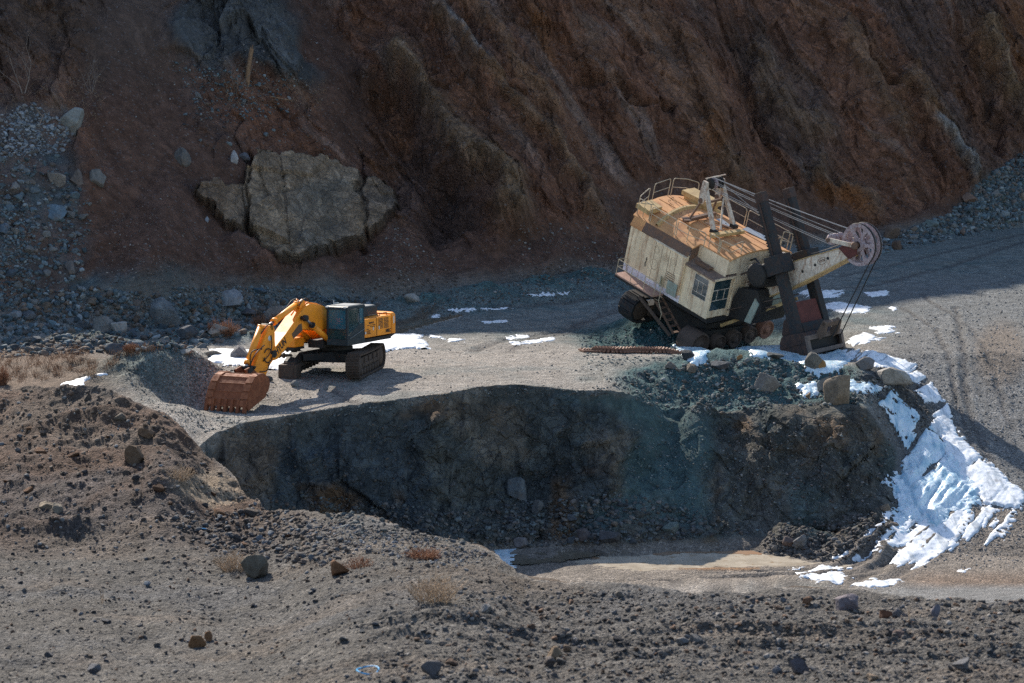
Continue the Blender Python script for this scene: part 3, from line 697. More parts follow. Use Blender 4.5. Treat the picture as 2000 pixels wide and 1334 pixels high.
BOULD = [
 (312, 642, 84, 60, (.14, .155, .165), 'largest dark blue-grey boulder in the rubble left of the yellow excavator'),
 (443, 601, 64, 34, (.22, .23, .24), 'pale grey angular boulder at the foot of the brown scree slope'),
 (137, 263, 50, 52, (.21, .22, .21), 'round pale boulder alone on the upper left slope'),
 (505, 577, 36, 15, (.06, .10, .13), 'flat dark blue slab lying above the pale grey angular boulder'),
 (200, 652, 46, 36, GRY, 'pale cracked boulder left of the largest dark boulder'),
 (232, 655, 32, 26, PAL, 'small pale angular boulder wedged beside the cracked boulder'),
 (26, 628, 28, 20, (.20, .22, .24), 'light blue-grey boulder at the left edge of the rubble'),
 (105, 432, 44, 32, (.12, .17, .21), 'smooth blue boulder half buried in the left rubble slope'),
 (187, 363, 38, 32, (.15, .15, .145), 'squarish grey boulder at the edge of the brown scree, beneath the round pale one'),
 (149, 362, 30, 32, (.14, .12, .11), 'brownish boulder touching the squarish grey one'),
 (108, 366, 40, 28, (.19, .18, .17), 'pale broken boulder topped with grit on the left slope'),
 (430, 658, 46, 26, (.26, .23, .20), 'pale sloping slab with a dry bush growing round it'),
 (366, 664, 50, 28, DRK, 'low dark blue boulder between the largest boulder and the dry bushes'),
 (542, 628, 60, 30, (.24, .20, .17), 'pale brownish boulder behind the boom beside a dry bush'),
 (478, 622, 48, 20, (.10, .10, .11), 'long dark boulder behind the arm of the excavator'),
 (528, 602, 26, 18, GRY, 'grey wedge shaped rock above the raised boom'),
 (417, 698, 38, 14, (.25, .23, .20), 'low pale layered rock lying on the ice sheet'),
 (468, 706, 38, 31, (.18, .17, .17), 'grey round-topped boulder standing on the ice behind the bucket'),
 (362, 694, 30, 12, PAL, 'pale flat rock on the gravel ridge left of the ice sheet'),
 (575, 758, 16, 15, GRY, 'small round rock on the ground before the excavator undercarriage'),
 (524, 746, 18, 12, DRK, 'dark rock beside the rusty bucket'),
 (805, 594, 32, 20, (.28, .27, .25), 'light grey rock on the gravel heap behind the counterweight'),
 (800, 606, 14, 10, (.12, .17, .18), 'small greenish rock at the foot of the heap behind the counterweight'),
 (1499, 768, 50, 40, (.22, .20, .18), 'grey-brown boulder on the spoil heap below the shovel dipper'),
 (1638, 797, 54, 64, (.21, .165, .12), 'tall brown boulder on the brow of the pit beside the icefall'),
 (1590, 730, 36, 42, (.17, .16, .14), 'craggy grey boulder right in front of the shovel dipper'),
 (1606, 724, 18, 22, (.30, .17, .07), 'orange-brown rock leaning on the craggy boulder before the dipper'),
 (1750, 762, 72, 44, (.30, .28, .25), 'pale peaked boulder on the dark mound between the two arms of ice'),
 (1690, 724, 40, 26, (.17, .16, .155), 'grey boulder on the near edge of the ice beside the dipper'),
 (1608, 768, 24, 32, (.26, .25, .23), 'narrow pale rock left of the tall brown boulder'),
 (1408, 724, 38, 18, (.07, .08, .09), 'dark slab lying aslant on top of the spoil heap'),
 (1350, 728, 22, 18, (.17, .14, .11), 'brownish rock at the end of the fallen track chain'),
 (1310, 722, 24, 16, (.16, .14, .12), 'grey-brown rock on the berm below the track chain'),
 (1445, 703, 12, 10, (.32, .17, .07), 'small orange stone near the top of the spoil heap'),
 (1576, 780, 16, 14, (.26, .18, .11), 'small tan stone on the pit brow left of the narrow pale rock'),
 (1345, 706, 30, 22, (.04, .045, .05), 'black rock standing in the shaded ice under the shovel'),
 (1512, 703, 42, 14, (.05, .06, .065), 'low black rock on the shaded ice left of the dipper'),
 (1010, 978, 40, 46, (.12, .14, .15), 'blue-grey block half way up the rubble in the pit'),
 (1050, 1012, 24, 36, (.12, .125, .125), 'upright grey slab lower in the pit rubble'),
 (1191, 1068, 42, 30, (.075, .075, .08), 'dark rounded boulder at the water line of the frozen pond'),
 (1236, 1066, 18, 13, (.06, .065, .07), 'small black cube-like rock standing in the frozen pond'),
 (1018, 1074, 30, 24, (.20, .18, .175), 'light grey rock at the foot of the pit wall above the dark ground'),
 (1140, 1056, 38, 24, (.12, .10, .095), 'brownish boulder among the rubble above the frozen pond'),
 (1310, 1040, 34, 20, (.12, .15, .14), 'greenish boulder at the foot of the gravel chute'),
 (1563, 1078, 26, 34, (.17, .17, .17), 'round grey boulder in the dark spoil at the right end of the pond'),
 (1541, 1070, 26, 22, (.15, .11, .095), 'reddish-brown rock left of the round grey boulder by the pond'),
 (1728, 1000, 30, 16, (.20, .155, .115), 'brown rock at the left margin of the icefall foot'),
 (1745, 1032, 22, 12, (.19, .15, .12), 'flat brown rock on the rutted slope beneath the ice'),
 (495, 1134, 52, 50, (.135, .115, .085), 'squat olive-brown boulder beside the dry brushwood on the near bank'),
 (664, 1127, 36, 32, (.20, .095, .045), 'rust coloured rock on the near bank right of the olive-brown boulder'),
 (262, 908, 38, 38, (.15, .10, .065), 'brown angular rock jutting from the left dirt ridge'),
 (284, 858, 34, 22, (.15, .095, .06), 'reddish flat rock high on the left dirt ridge'),
 (386, 1267, 34, 26, (.24, .125, .055), 'orange-brown stone at the lower left of the near bank'),
 (406, 1256, 16, 22, (.20, .105, .05), 'small upright orange-brown stone touching a larger one'),
 (1655, 1196, 44, 34, (.20, .17, .18), 'pale mauve stump-shaped rock on the crest of the near bank'),
 (1577, 1184, 22, 18, (.18, .10, .06), 'brown cube-like stone on the crest left of the mauve rock'),
 (1083, 1288, 34, 24, (.23, .16, .10), 'tan block of stone on the near bank above two dark stones'),
 (1074, 1304, 22, 20, (.11, .09, .08), 'left one of two dark stones below the tan block'),
 (1096, 1303, 20, 18, (.12, .11, .10), 'right one of two dark stones below the tan block'),
 (1108, 1276, 16, 16, (.22, .15, .10), 'small tan stone right of the tan block'),
 (1828, 1208, 20, 26, (.18, .16, .17), 'mauve-grey stone on the crest near the right edge'),
 (1916, 1194, 22, 16, (.19, .15, .12), 'brownish stone on the crest at the far right'),
 (1730, 1208, 24, 16, (.17, .075, .04), 'dark rust stone right of the mauve stump-shaped rock'),
 (1752, 1206, 20, 18, (.14, .13, .13), 'grey stone beside the dark rust stone'),
 (950, 1200, 24, 20, (.22, .21, .20), 'light grey stone below the brow of the near bank'),
 (184, 1318, 26, 20, (.14, .14, .15), 'blue-grey round stone at the bottom left'),
 (842, 1322, 40, 30, (.12, .11, .11), 'dark low stone at the bottom right of the blue strap'),
 (287, 1146, 14, 10, (.13, .16, .19), 'small blue-grey stone on the plain gravel left of centre'),
 (112, 1006, 26, 22, (.22, .185, .14), 'left one of two pale blocks in the dark rubble band of the near bank'),
 (96, 996, 40, 16, (.24, .19, .13), 'flat pale block behind the two pale ones in the rubble band'),
 (1562, 1322, 44, 38, (.11, .10, .11), 'dark pointed stone at the bottom edge right of centre'),
 (1518, 1317, 20, 16, (.17, .17, .18), 'grey stone left of the dark pointed one at the bottom edge'),
 (1360, 1258, 26, 18, (.16, .15, .14), 'grey-brown stone in the middle of the near bank on the right'),
 (1706, 1332, 22, 14, (.26, .19, .13), 'light tan stone at the bottom edge on the right'),
 (1334, 1262, 26, 16, (.17, .165, .16), 'grey flat stone on the right part of the near bank'),
 (1880, 1310, 34, 22, (.13, .13, .135), 'dark grey stone near the lower right corner'),
 (1755, 1247, 24, 16, (.17, .12, .10), 'reddish-grey stone between the crest and the lower right corner'),
 (1753, 490, 22, 20, (.12, .08, .06), 'brown cube-like rock on the road edge right of the boom sheaves'),
 (1742, 470, 36, 30, (.14, .10, .08), 'brown block behind the cube-like rock at the road edge'),
 (1820, 447, 26, 18, (.14, .18, .18), 'greenish boulder in the bank of rocks beyond the road'),
 (1893, 400, 28, 24, (.17, .11, .085), 'brown boulder highest in the bank of rocks beyond the road'),
 (1880, 462, 12, 16, (.15, .11, .09), 'small upright brown stone on the far road edge'),
 (1962, 425, 22, 14, (.21, .24, .25), 'pale blue rock in the bank of rocks near the right edge'),
 (355, 325, 34, 36, (.12, .115, .11), 'cracked dark boulder left of the pale rock face'),
 (458, 322, 16, 28, (.30, .30, .31), 'white pointed rock perched above the pale rock face'),
 (476, 318, 26, 20, (.13, .13, .14), 'grey block right behind the white pointed rock'),
 (404, 436, 8, 14, (.22, .24, .27), 'small pale stone alone on the brown scree below the rock face'),
 (135, 536, 26, 26, (.13, .12, .115), 'grey-brown rock at the lower edge of the left rubble slope'),
 (25, 720, 0, 0, GRY, ''),
]
for (px, py, w, h, tone, lab) in BOULD:
    if w: boulder(px, py, w, h, tone, lab, name='boulder' if w > 24 else 'stone', cat='boulder' if w > 24 else 'stone', sub=4 if w > 20 else 3, sink=.3)

# rocks that come in numbers: individual copies of a few shapes
ROCKS = [mesh_obj('rock', *rock_shape(900 + k, 3, 11, .10), M_BOULDER, smooth=False) for k in range(9)]
for o in ROCKS: COL.objects.unlink(o)
def inpoly(px, py, poly):
    c = False; n = len(poly)
    for i in range(n):
        (ax, ay), (bx, by) = poly[i], poly[i - 1]
        if (ay > py) != (by > py) and px < (bx - ax) * (py - ay) / (by - ay) + ax: c = not c
    return c
SCAT = []
taken = [(b[0], b[1] - b[3] / 2, b[2] / 2) for b in BOULD]
def scatter_rocks(n, poly, s0, s1, tones, label, group, seed):
    r = random.Random(seed); k = 0; tries = 0
    x0, x1 = min(p[0] for p in poly), max(p[0] for p in poly); y0, y1 = min(p[1] for p in poly), max(p[1] for p in poly)
    while k < n and tries < n * 30:
        tries += 1
        px, py = r.uniform(x0, x1), r.uniform(y0, y1)
        if not inpoly(px, py, poly): continue
        s = s0 * (s1 / s0) ** (r.random() ** 1.6)
        if any(abs(px - a) < (c + s / 2) * .9 and abs(py - b) < (c + s / 2) * .8 for a, b, c in taken): continue
        p, nn = hit(px, py)
        if p is None: continue
        taken.append((px, py, s / 2))
        D = (p - Vector((0, 0, CAMZ))).length; W = s * D / FPX / 2
        o = ROCKS[r.randrange(9)].copy(); COL.objects.link(o)
        o.scale = (W, W * r.uniform(.7, 1.1), W * r.uniform(.5, .85)); o.location = p + Vector((0, 0, W * .2))
        o.rotation_euler = (r.uniform(-.4, .4), r.uniform(-.4, .4), r.uniform(0, 6.3))
        t = r.choice(tones); q = r.uniform(.75, 1.25); o.color = (t[0] * q, t[1] * q, t[2] * q, 1)
        tag(o, None, 'rock', group); SCAT.append((o, px, py, s, t, label, poly)); k += 1
TAL = [BLU, BLU, DRK, GRY, (.14, .15, .16), WRM, (.10, .12, .14)]
scatter_rocks(48, [(0, 300), (60, 330), (120, 340), (165, 420), (140, 520), (60, 560), (0, 580)], 12, 34, [BLU, (.15, .19, .22), GRY, (.10, .13, .16)], 'strewn down the far left slope', 'blue-grey rocks strewn down the far left slope', 1)
scatter_rocks(78, [(0, 600), (150, 560), (300, 600), (420, 590), (640, 580), (640, 606), (540, 640), (400, 670), (250, 690), (80, 690), (0, 690)], 14, 44, TAL, 'in the heap behind the excavator', 'rocks heaped along the foot of the slope behind the excavator', 2)
scatter_rocks(44, [(1700, 485), (1760, 455), (1850, 420), (1930, 350), (2000, 300), (2000, 425), (1900, 452), (1780, 480)], 9, 26, [BLU, GRN, GRY, WRM, (.15, .19, .20)], 'banked beyond the road', 'rocks banked along the far side of the road', 3)
scatter_rocks(46, [(880, 1045), (1000, 1010), (1150, 985), (1350, 1010), (1420, 1045), (1300, 1055), (1000, 1070), (900, 1062)], 9, 26, [DRK, (.09, .095, .09), WRM, (.11, .13, .13)], 'at the foot of the pit wall', 'rocks tumbled at the foot of the pit wall', 4)
scatter_rocks(24, [(1390, 720), (1560, 715), (1720, 740), (1740, 790), (1640, 785), (1420, 800)], 8, 20, [GRY, DRK, WRM], 'on the spoil before the dipper', 'small rocks on the spoil heap before the dipper', 5)
scatter_rocks(30, [(60, 780), (250, 780), (420, 960), (620, 1040), (500, 1080), (250, 1010), (0, 1000), (0, 860)], 9, 26, [(.14, .11, .09), (.11, .10, .10), (.18, .15, .12), RST], 'lodged in the left dirt ridge', 'rocks lodged in the dirt ridge on the left', 6)
scatter_rocks(34, [(900, 1150), (1980, 1180), (2000, 1330), (760, 1330), (560, 1150)], 11, 24, [GRY, (.14, .13, .13), (.20, .13, .09), (.13, .14, .155), WRM], 'on the right of the near bank', 'stones scattered over the right of the near bank', 7)
scatter_rocks(20, [(0, 1080), (500, 1150), (700, 1330), (0, 1330)], 9, 18, [GRY, (.12, .12, .13), (.18, .14, .11)], 'on the left of the near bank', 'stones scattered over the left of the near bank', 8)
scatter_rocks(26, [(340, 130), (430, 140), (600, 160), (540, 300), (360, 300)], 6, 17, [(.16, .20, .22), GRY, DRK], 'on the ledge under the crag', 'small rocks on the ledge under the dark crag', 9)

TNAME = {BLU: 'blue-grey', DRK: 'dark', GRY: 'grey', WRM: 'tan', RST: 'rusty', GRN: 'greenish', PAL: 'pale'}
def tone_name(t):
    if t in TNAME: return TNAME[t]
    r_, g_, b_ = t; l = (r_ + g_ + b_) / 3
    return ('pale ' if l > .17 else 'dark ' if l < .105 else '') + ('bluish' if b_ > r_ * 1.15 else 'brown' if r_ > b_ * 1.3 else 'grey')
buckets = {}
for (o, px, py, s, t, lab, poly) in SCAT:
    x0, x1 = min(q[0] for q in poly), max(q[0] for q in poly); y0, y1 = min(q[1] for q in poly), max(q[1] for q in poly)
    sz = 'large' if s > 20 else 'middling' if s > 14 else 'small'
    hx = ('left', 'centre', 'right')[min(2, int(3 * (px - x0) / (x1 - x0)))]; vy = 'upper' if py < (y0 + y1) / 2 else 'lower'
    buckets.setdefault((lab, sz, tone_name(t), vy, hx), []).append((px, o))
ORD = ['leftmost', 'second', 'third', 'fourth', 'fifth', 'sixth', 'seventh', 'eighth']
for (lab, sz, tn_, vy, hx), L in buckets.items():
    L.sort(key=lambda q: q[0])
    for i, (px, o) in enumerate(L):
        o['label'] = '%s%s %s rock %s, %s %s part' % ('' if len(L) == 1 else ORD[min(i, 7)] + ' ', sz, tn_, lab, vy, hx)
# countless small stones: one mesh per stretch of land
S1 = [rock_shape(50 + k, 1, 7, .2) for k in range(8)]; S2 = [rock_shape(70 + k, 2, 9, .2) for k in range(6)]
def pebbles(name, label, specs, seed):
    r = np.random.default_rng(seed); VV, FF, CC = [], [], []; base = 0
    for n, poly, s0, s1, tones, pw in specs:
        P = np.array(poly, float); x0, y0 = P.min(0); x1, y1 = P.max(0); k = 0; guard = 0
        tones = np.array(tones)
        while k < n and guard < n * 12:
            guard += 1
            px, py = r.uniform(x0, x1), r.uniform(y0, y1)
            if not inpoly(px, py, poly): continue
            p, nn = hit(px, py)
            if p is None: continue
            s = s0 * (s1 / s0) ** (r.random() ** pw)
            W = s * (p - cam.location).length / FPX / 2
            V, F = (S2 if s > 8 else S1)[r.integers(0, 6)]
            a = r.uniform(0, 6.28); c_, s_ = math.cos(a), math.sin(a)
            v = V * np.array([W, W * r.uniform(.6, 1), W * r.uniform(.45, .85)])
            t_ = r.uniform(-.6, .6); v = np.stack([v[:, 0] * math.cos(t_) - v[:, 2] * math.sin(t_), v[:, 1], v[:, 0] * math.sin(t_) + v[:, 2] * math.cos(t_)], -1)
            v = np.stack([v[:, 0] * c_ - v[:, 1] * s_, v[:, 0] * s_ + v[:, 1] * c_, v[:, 2]], -1) + np.array(p) + [0, 0, W * .22]
            VV.append(v); FF.append(F + base); base += len(v)
            tc = tones[r.integers(0, len(tones))] * r.uniform(.6, 1.4)
            CC.append(np.broadcast_to(tc, (len(v), 3))); k += 1
    o = mesh_obj(name, np.concatenate(VV), np.concatenate(FF), M_STONES, np.concatenate(CC), smooth=False)
    tag(o, label, 'stones', None, 'stuff')
    return o
T_B = [(.13, .113, .10), (.105, .098, .092), (.09, .079, .07), (.15, .13, .11), (.105, .108, .115), (.14, .085, .055), (.19, .175, .16), (.11, .096, .086)]
T_T = [(.085, .122, .138), (.06, .085, .098), (.115, .15, .165), (.115, .10, .09), (.18, .205, .215)]
T_S = [(.11, .085, .07), (.15, .13, .12), (.08, .06, .05), (.20, .19, .18)]
T_G = [(.12, .14, .14), (.09, .11, .115), (.17, .18, .175), (.13, .115, .10)]
pebbles('near_stones', 'small grey and brown stones strewn over the near bank', [
    (5200, [(0, 1060), (560, 1150), (1000, 1140), (2000, 1185), (2000, 1333), (0, 1333)], 1.8, 10, T_B, 2.4),
    (5200, [(900, 1145), (2000, 1175), (2000, 1333), (700, 1333)], 2.2, 15, T_B, 2.4),
    (3000, [(0, 760), (200, 752), (420, 900), (620, 1010), (960, 1080), (1010, 1140), (500, 1140), (0, 1060)], 2.0, 11, [(.12, .085, .065), (.10, .08, .07), (.15, .12, .095), (.15, .15, .15)], 2.0),
    (900, [(300, 1000), (560, 1000), (700, 1060), (640, 1110), (420, 1080)], 4, 16, [(.09, .08, .075), (.13, .10, .08), (.10, .11, .12)], 1.6),
    (700, [(600, 1010), (960, 1080), (900, 1110), (600, 1060)], 3, 9, [(.17, .18, .19), (.12, .13, .15)], 1.8)], 21)
pebbles('rubble', 'loose blue-grey rubble heaped under the left slope', [
    (4600, [(0, 580), (160, 560), (420, 590), (700, 580), (760, 600), (640, 610), (400, 680), (0, 700)], 2.5, 19, T_T + [(.12, .09, .07)], 2.4),
    (900, [(0, 280), (110, 300), (180, 400), (160, 560), (0, 600)], 3, 16, T_T, 2.4), (900, [(0, 380), (70, 400), (60, 560), (0, 600)], 2.5, 12, T_T, 2.2),
    (700, [(0, 225), (60, 200), (150, 250), (120, 300), (0, 310)], 3, 12, [(.16, .19, .22), (.22, .23, .24)], 1.8),
    (500, [(340, 120), (420, 130), (600, 150), (520, 230), (400, 250)], 2.5, 9, T_T, 1.8),
    (900, [(330, 560), (620, 560), (640, 600), (330, 610)], 3, 11, T_T, 2.0),
    (420, [(170, 100), (330, 100), (420, 540), (170, 540)], 2, 5, T_S, 2.0)], 22)
pebbles('road_rubble', 'blue-grey rubble banked beyond the road on the right', [
    (2600, [(1640, 500), (1760, 455), (1850, 420), (1930, 345), (2000, 295), (2000, 440), (1850, 470), (1700, 500)], 2.5, 13, T_T, 2.0),
    (500, [(1330, 500), (1640, 460), (1700, 500), (1560, 560), (1340, 560)], 2.5, 8, T_S, 2.0)], 23)
pebbles('scree_stones', 'small stones on the brown scree under the cliff', [
    (1500, [(640, 600), (770, 430), (920, 560), (1240, 480), (1250, 560), (900, 600)], 2, 7, T_S, 2.2),
    (500, [(330, 100), (640, 60), (700, 300), (360, 300)], 2, 6, T_S, 2.2),
    (500, [(1000, 440), (1240, 430), (1240, 540), (1020, 560)], 2, 7, T_S, 2.0),
    (500, [(170, 400), (480, 480), (620, 560), (200, 560)], 2, 5, T_S, 2.2)], 24)
pebbles('pit_rubble', 'dark rubble at the foot of the pit wall and on the spoil heaps', [
    (3000, [(560, 960), (900, 1000), (1200, 960), (1420, 1010), (1500, 1040), (1300, 1056), (1000, 1070), (700, 1050)], 2.5, 14, [(.09, .095, .09), (.07, .075, .08), (.13, .12, .11), (.11, .13, .13)], 2.2),
    (2000, [(1180, 740), (1400, 700), (1560, 700), (1740, 740), (1740, 790), (1640, 790), (1400, 812), (1260, 790)], 2.5, 11, T_G, 2.2),
    (900, [(1240, 820), (1370, 800), (1400, 1010), (1180, 1000)], 2, 6, [(.13, .17, .17), (.09, .12, .12), (.18, .20, .19)], 2.2),
    (700, [(430, 845), (560, 812), (760, 785), (930, 756), (1120, 760), (1200, 752), (1200, 775), (1000, 770), (800, 795), (600, 822), (450, 862)], 2, 7, T_G + [(.14, .12, .10)], 2.0),
    (700, [(480, 850), (800, 800), (1150, 790), (1150, 960), (900, 980), (560, 950)], 2, 9, [(.07, .07, .07), (.10, .085, .07), (.06, .065, .07)], 2.2),
    (1400, [(1400, 820), (1740, 810), (1760, 900), (1700, 1040), (1440, 1040)], 2, 8, T_S + T_G, 2.4),
    (900, [(1120, 640), (1340, 640), (1340, 700), (1150, 720)], 2, 7, [(.07, .11, .115), (.10, .13, .13), (.15, .17, .17)], 2.2),
    (900, [(1500, 1040), (1700, 1000), (1760, 1030), (1640, 1100), (1480, 1080)], 3, 14, [(.07, .07, .07), (.10, .09, .085), (.14, .13, .12)], 1.8)], 25)
pebbles('gravel', 'fine gravel spread over the quarry floor and the road', [
    (2200, [(220, 690), (420, 680), (520, 740), (480, 830), (380, 850), (280, 790)], 2, 6, T_G, 2.2),
    (3000, [(1720, 640), (2000, 520), (2000, 1110), (1760, 1110), (1900, 1000), (1850, 860)], 2, 6, [(.20, .20, .20), (.14, .14, .145), (.26, .25, .24)], 2.4),
    (1400, [(400, 700), (850, 660), (1180, 640), (1200, 760), (700, 790), (450, 830)], 1.5, 5, [(.15, .14, .13), (.22, .20, .18), (.11, .12, .12)], 2.4),
    (900, [(720, 600), (1240, 550), (1240, 575), (820, 625)], 2, 6, T_T, 2.2),
    (500, [(1690, 760), (1800, 740), (1820, 840), (1760, 860)], 2, 8, [(.06, .06, .06), (.12, .11, .10)], 2.0)], 26)
# ------------------------------------------------------------------ ice and snow, frozen pond
def mat_ice(name, a, b, rough=.45, dirt=None, bumpd=.05, sss=0.0, flow=None):
    m = NT(name); c = m.coord('Object')
    n1 = m.noise(c, 1.4, 6, .6, .5); n2 = m.noise(c, 9, 5, .65)
    col = m.mix(a, b, m.ramp(n1, [(.35, 0.0), (.62, 1.0)]))
    if flow:
        mp = m.n('ShaderNodeMapping'); m.l(c, mp.inputs[0]); mp.inputs['Rotation'].default_value = (0, 0, R(32)); mp.inputs['Scale'].default_value = (1.6, .28, .3)
        nf = m.noise(mp.outputs[0], 2.2, 8, .65, .2)
        col = m.mix(col, flow, m.ramp(nf, [(.50, 0.0), (.60, .75), (.72, .95)]))
    if dirt: col = m.mix(col, dirt, m.ramp(m.noise(c, 3.1, 6, .7, .3), [(.56, 0.0), (.66, .8)]))
    nb = m.bump(m.math('ADD', n1, m.math('MULTIPLY', n2, .4)), bumpd, .7)
    if sss: m.b.inputs['Subsurface Weight'].default_value = sss; m.b.inputs['Subsurface Radius'].default_value = (.15, .25, .35); m.b.inputs['Subsurface Scale'].default_value = .4
    return m.out(col, rough, nb, spec=.4)
M_SNOW = mat_ice('crusted_snow', (.80, .82, .84), (.66, .70, .74), .6, (.33, .33, .33), flow=(.36, .41, .45))
M_FALL = mat_ice('blue_ice', (.42, .58, .66), (.70, .78, .82), .28, None, .10, .15, flow=(.22, .40, .52))
M_POND = mat_ice('pond_ice', (.50, .44, .35), (.36, .31, .24), .16, (.26, .17, .09), .012)
M_RIM = mat_ice('rusty_silt', (.24, .13, .065), (.20, .14, .09), .4, None, .01)
M_MUD = mat_ice('dark_mud', (.10, .085, .06), (.14, .12, .09), .12, None, .01)

def poly_sd(x, y, P):
    inside = np.zeros(x.shape, bool); n = len(P)
    for i in range(n):
        (ax, ay), (bx, by) = P[i], P[i - 1]
        if ay == by: continue
        c = ((ay > y) != (by > y)) & (x < (bx - ax) * (y - ay) / (by - ay) + ax)
        inside ^= c
    d = dist_poly(x, y, list(P) + [P[0]])
    return np.where(inside, d, -d)
def blur(a, k):
    for ax in (0, 1):
        p = np.pad(a, [(k, k) if i == ax else (0, 0) for i in (0, 1)], mode='edge'); cs = np.cumsum(p, axis=ax); cs = np.concatenate([np.zeros_like(np.take(cs, [0], axis=ax)), cs], axis=ax)
        n_ = a.shape[ax]; a = (np.take(cs, np.arange(2 * k + 1, 2 * k + 1 + n_), axis=ax) - np.take(cs, np.arange(n_), axis=ax)) / (2 * k + 1)
    return a
def ice_sheet(name, pix, mat, label, thick=.10, lump=0.0, res=.08, edge=.35, rag=.25, flat=None, group=None, kind='structure', cat=None, lumpf=1.2, off=.02, streak=0.0):
    P = []
    for px, py in pix:
        p, n = hit(px, py)
        P.append((p.x, p.y))
    P = np.array(P)
    x = np.arange(P[:, 0].min() - .5, P[:, 0].max() + .5, res); y = np.arange(P[:, 1].min() - .6, P[:, 1].max() + .6, res)
    X, Y = np.meshgrid(x, y)
    sd = poly_sd(X, Y, P) + rag * (fbm(X * 1.6, Y * 1.2, s=300, o=5, g=.65) + .35 * noise(X * 9, Y * 9, s=303)) 
    if streak: sd = np.minimum(sd, (.55 - .55 * streak) - fbm((X * .85 - Y * .53) * 2.3, (X * .53 + Y * .85) * .28, s=305, o=4) * 1.1)
    if flat is None:
        G = np.array([[drop(a, b) for a in x] for b in y]); Gs = blur(blur(G, 3), 3)
        fu, fv = X * .94 + Y * .34, Y * .94 - X * .34
        Z = Gs + off + thick * np.clip(sd / edge, -1.0, 1) + np.minimum(sd, 0) * 1.2 + .010 * noise(X * 6, Y * 6, s=311)
        Z = Z + lump * (.25 + .55 * ridged(fu * lumpf * 1.5, fv * lumpf * .33, s=310, o=3) + .22 * ridged(fu * 4.2, fv * .9, s=315, o=3) + .5 * fbm(X * .6, Y * .5, s=318, o=2)) * sstep(0, .9, sd)
        sd = np.where(Z < G - .16, -9, sd)
    else:
        Z = np.full(X.shape, flat)
    idx = np.arange(X.size).reshape(X.shape)
    q = np.stack([idx[:-1, :-1], idx[:-1, 1:], idx[1:, 1:], idx[1:, :-1]], -1).reshape(-1, 4)
    keep = (sd.ravel()[q] > (-.6 if flat is not None else -.4)).all(1)
    q = q[keep]; u, inv = np.unique(q, return_inverse=True)
    V = np.stack([X, Y, Z], -1).reshape(-1, 3)[u]
    o = mesh_obj(name, V, inv.reshape(q.shape), mat, kind=kind)
    tag(o, label, cat, group)
    return o
ice_sheet('ice_sheet', [(382, 690), (410, 684), (480, 686), (560, 683), (600, 680), (640, 672), (700, 662), (760, 654), (818, 655), (832, 681), (800, 680), (740, 690), (690, 700), (640, 702), (590, 716), (560, 722), (500, 722), (430, 710)], M_SNOW, 'white ice sheet on the ground around the excavator', thick=.07, rag=.5, off=.05)
ice_sheet('ice_strip', [(118, 750), (160, 738), (205, 728), (212, 731), (165, 745), (130, 755)], M_SNOW, 'thin white ice strip behind the dirt ridge', thick=.10, rag=.1)
ice_sheet('snow_bank', [(1636, 684), (1720, 693), (1780, 712), (1818, 752), (1850, 795), (1872, 848), (1908, 890), (1962, 930), (2000, 972), (1992, 998), (1930, 985), (1880, 960), (1862, 905), (1840, 855), (1806, 795), (1772, 748), (1720, 716), (1636, 704)], M_SNOW, 'snowy right arm of the frozen stream beside the road', thick=.05, lump=.02, rag=.38, edge=.4, off=.08, res=.06, streak=.40)
ice_sheet('icefall', [(1652, 742), (1700, 752), (1748, 772), (1785, 805), (1822, 845), (1852, 872), (1885, 900), (1935, 960), (1905, 992), (1862, 1004), (1830, 1040), (1800, 1030), (1790, 1000), (1760, 1040), (1740, 1020), (1765, 985), (1742, 966), (1738, 935), (1762, 915), (1768, 880), (1758, 842), (1738, 806), (1700, 778), (1656, 762)], M_FALL, 'pale blue frozen waterfall spilling down into the pit', thick=.08, lump=.17, rag=.6, edge=.7, res=.055, lumpf=1.0, off=.05, streak=.48)
ice_sheet('snow_streaks', [(1742, 960), (1800, 985), (1900, 985), (1992, 990), (1965, 1035), (1900, 1080), (1830, 1105), (1760, 1112), (1720, 1075), (1730, 1010)], M_SNOW, 'thin snow streaks fading down the rutted slope', thick=.03, rag=.6, edge=.3, res=.06, off=.03, streak=1.15)
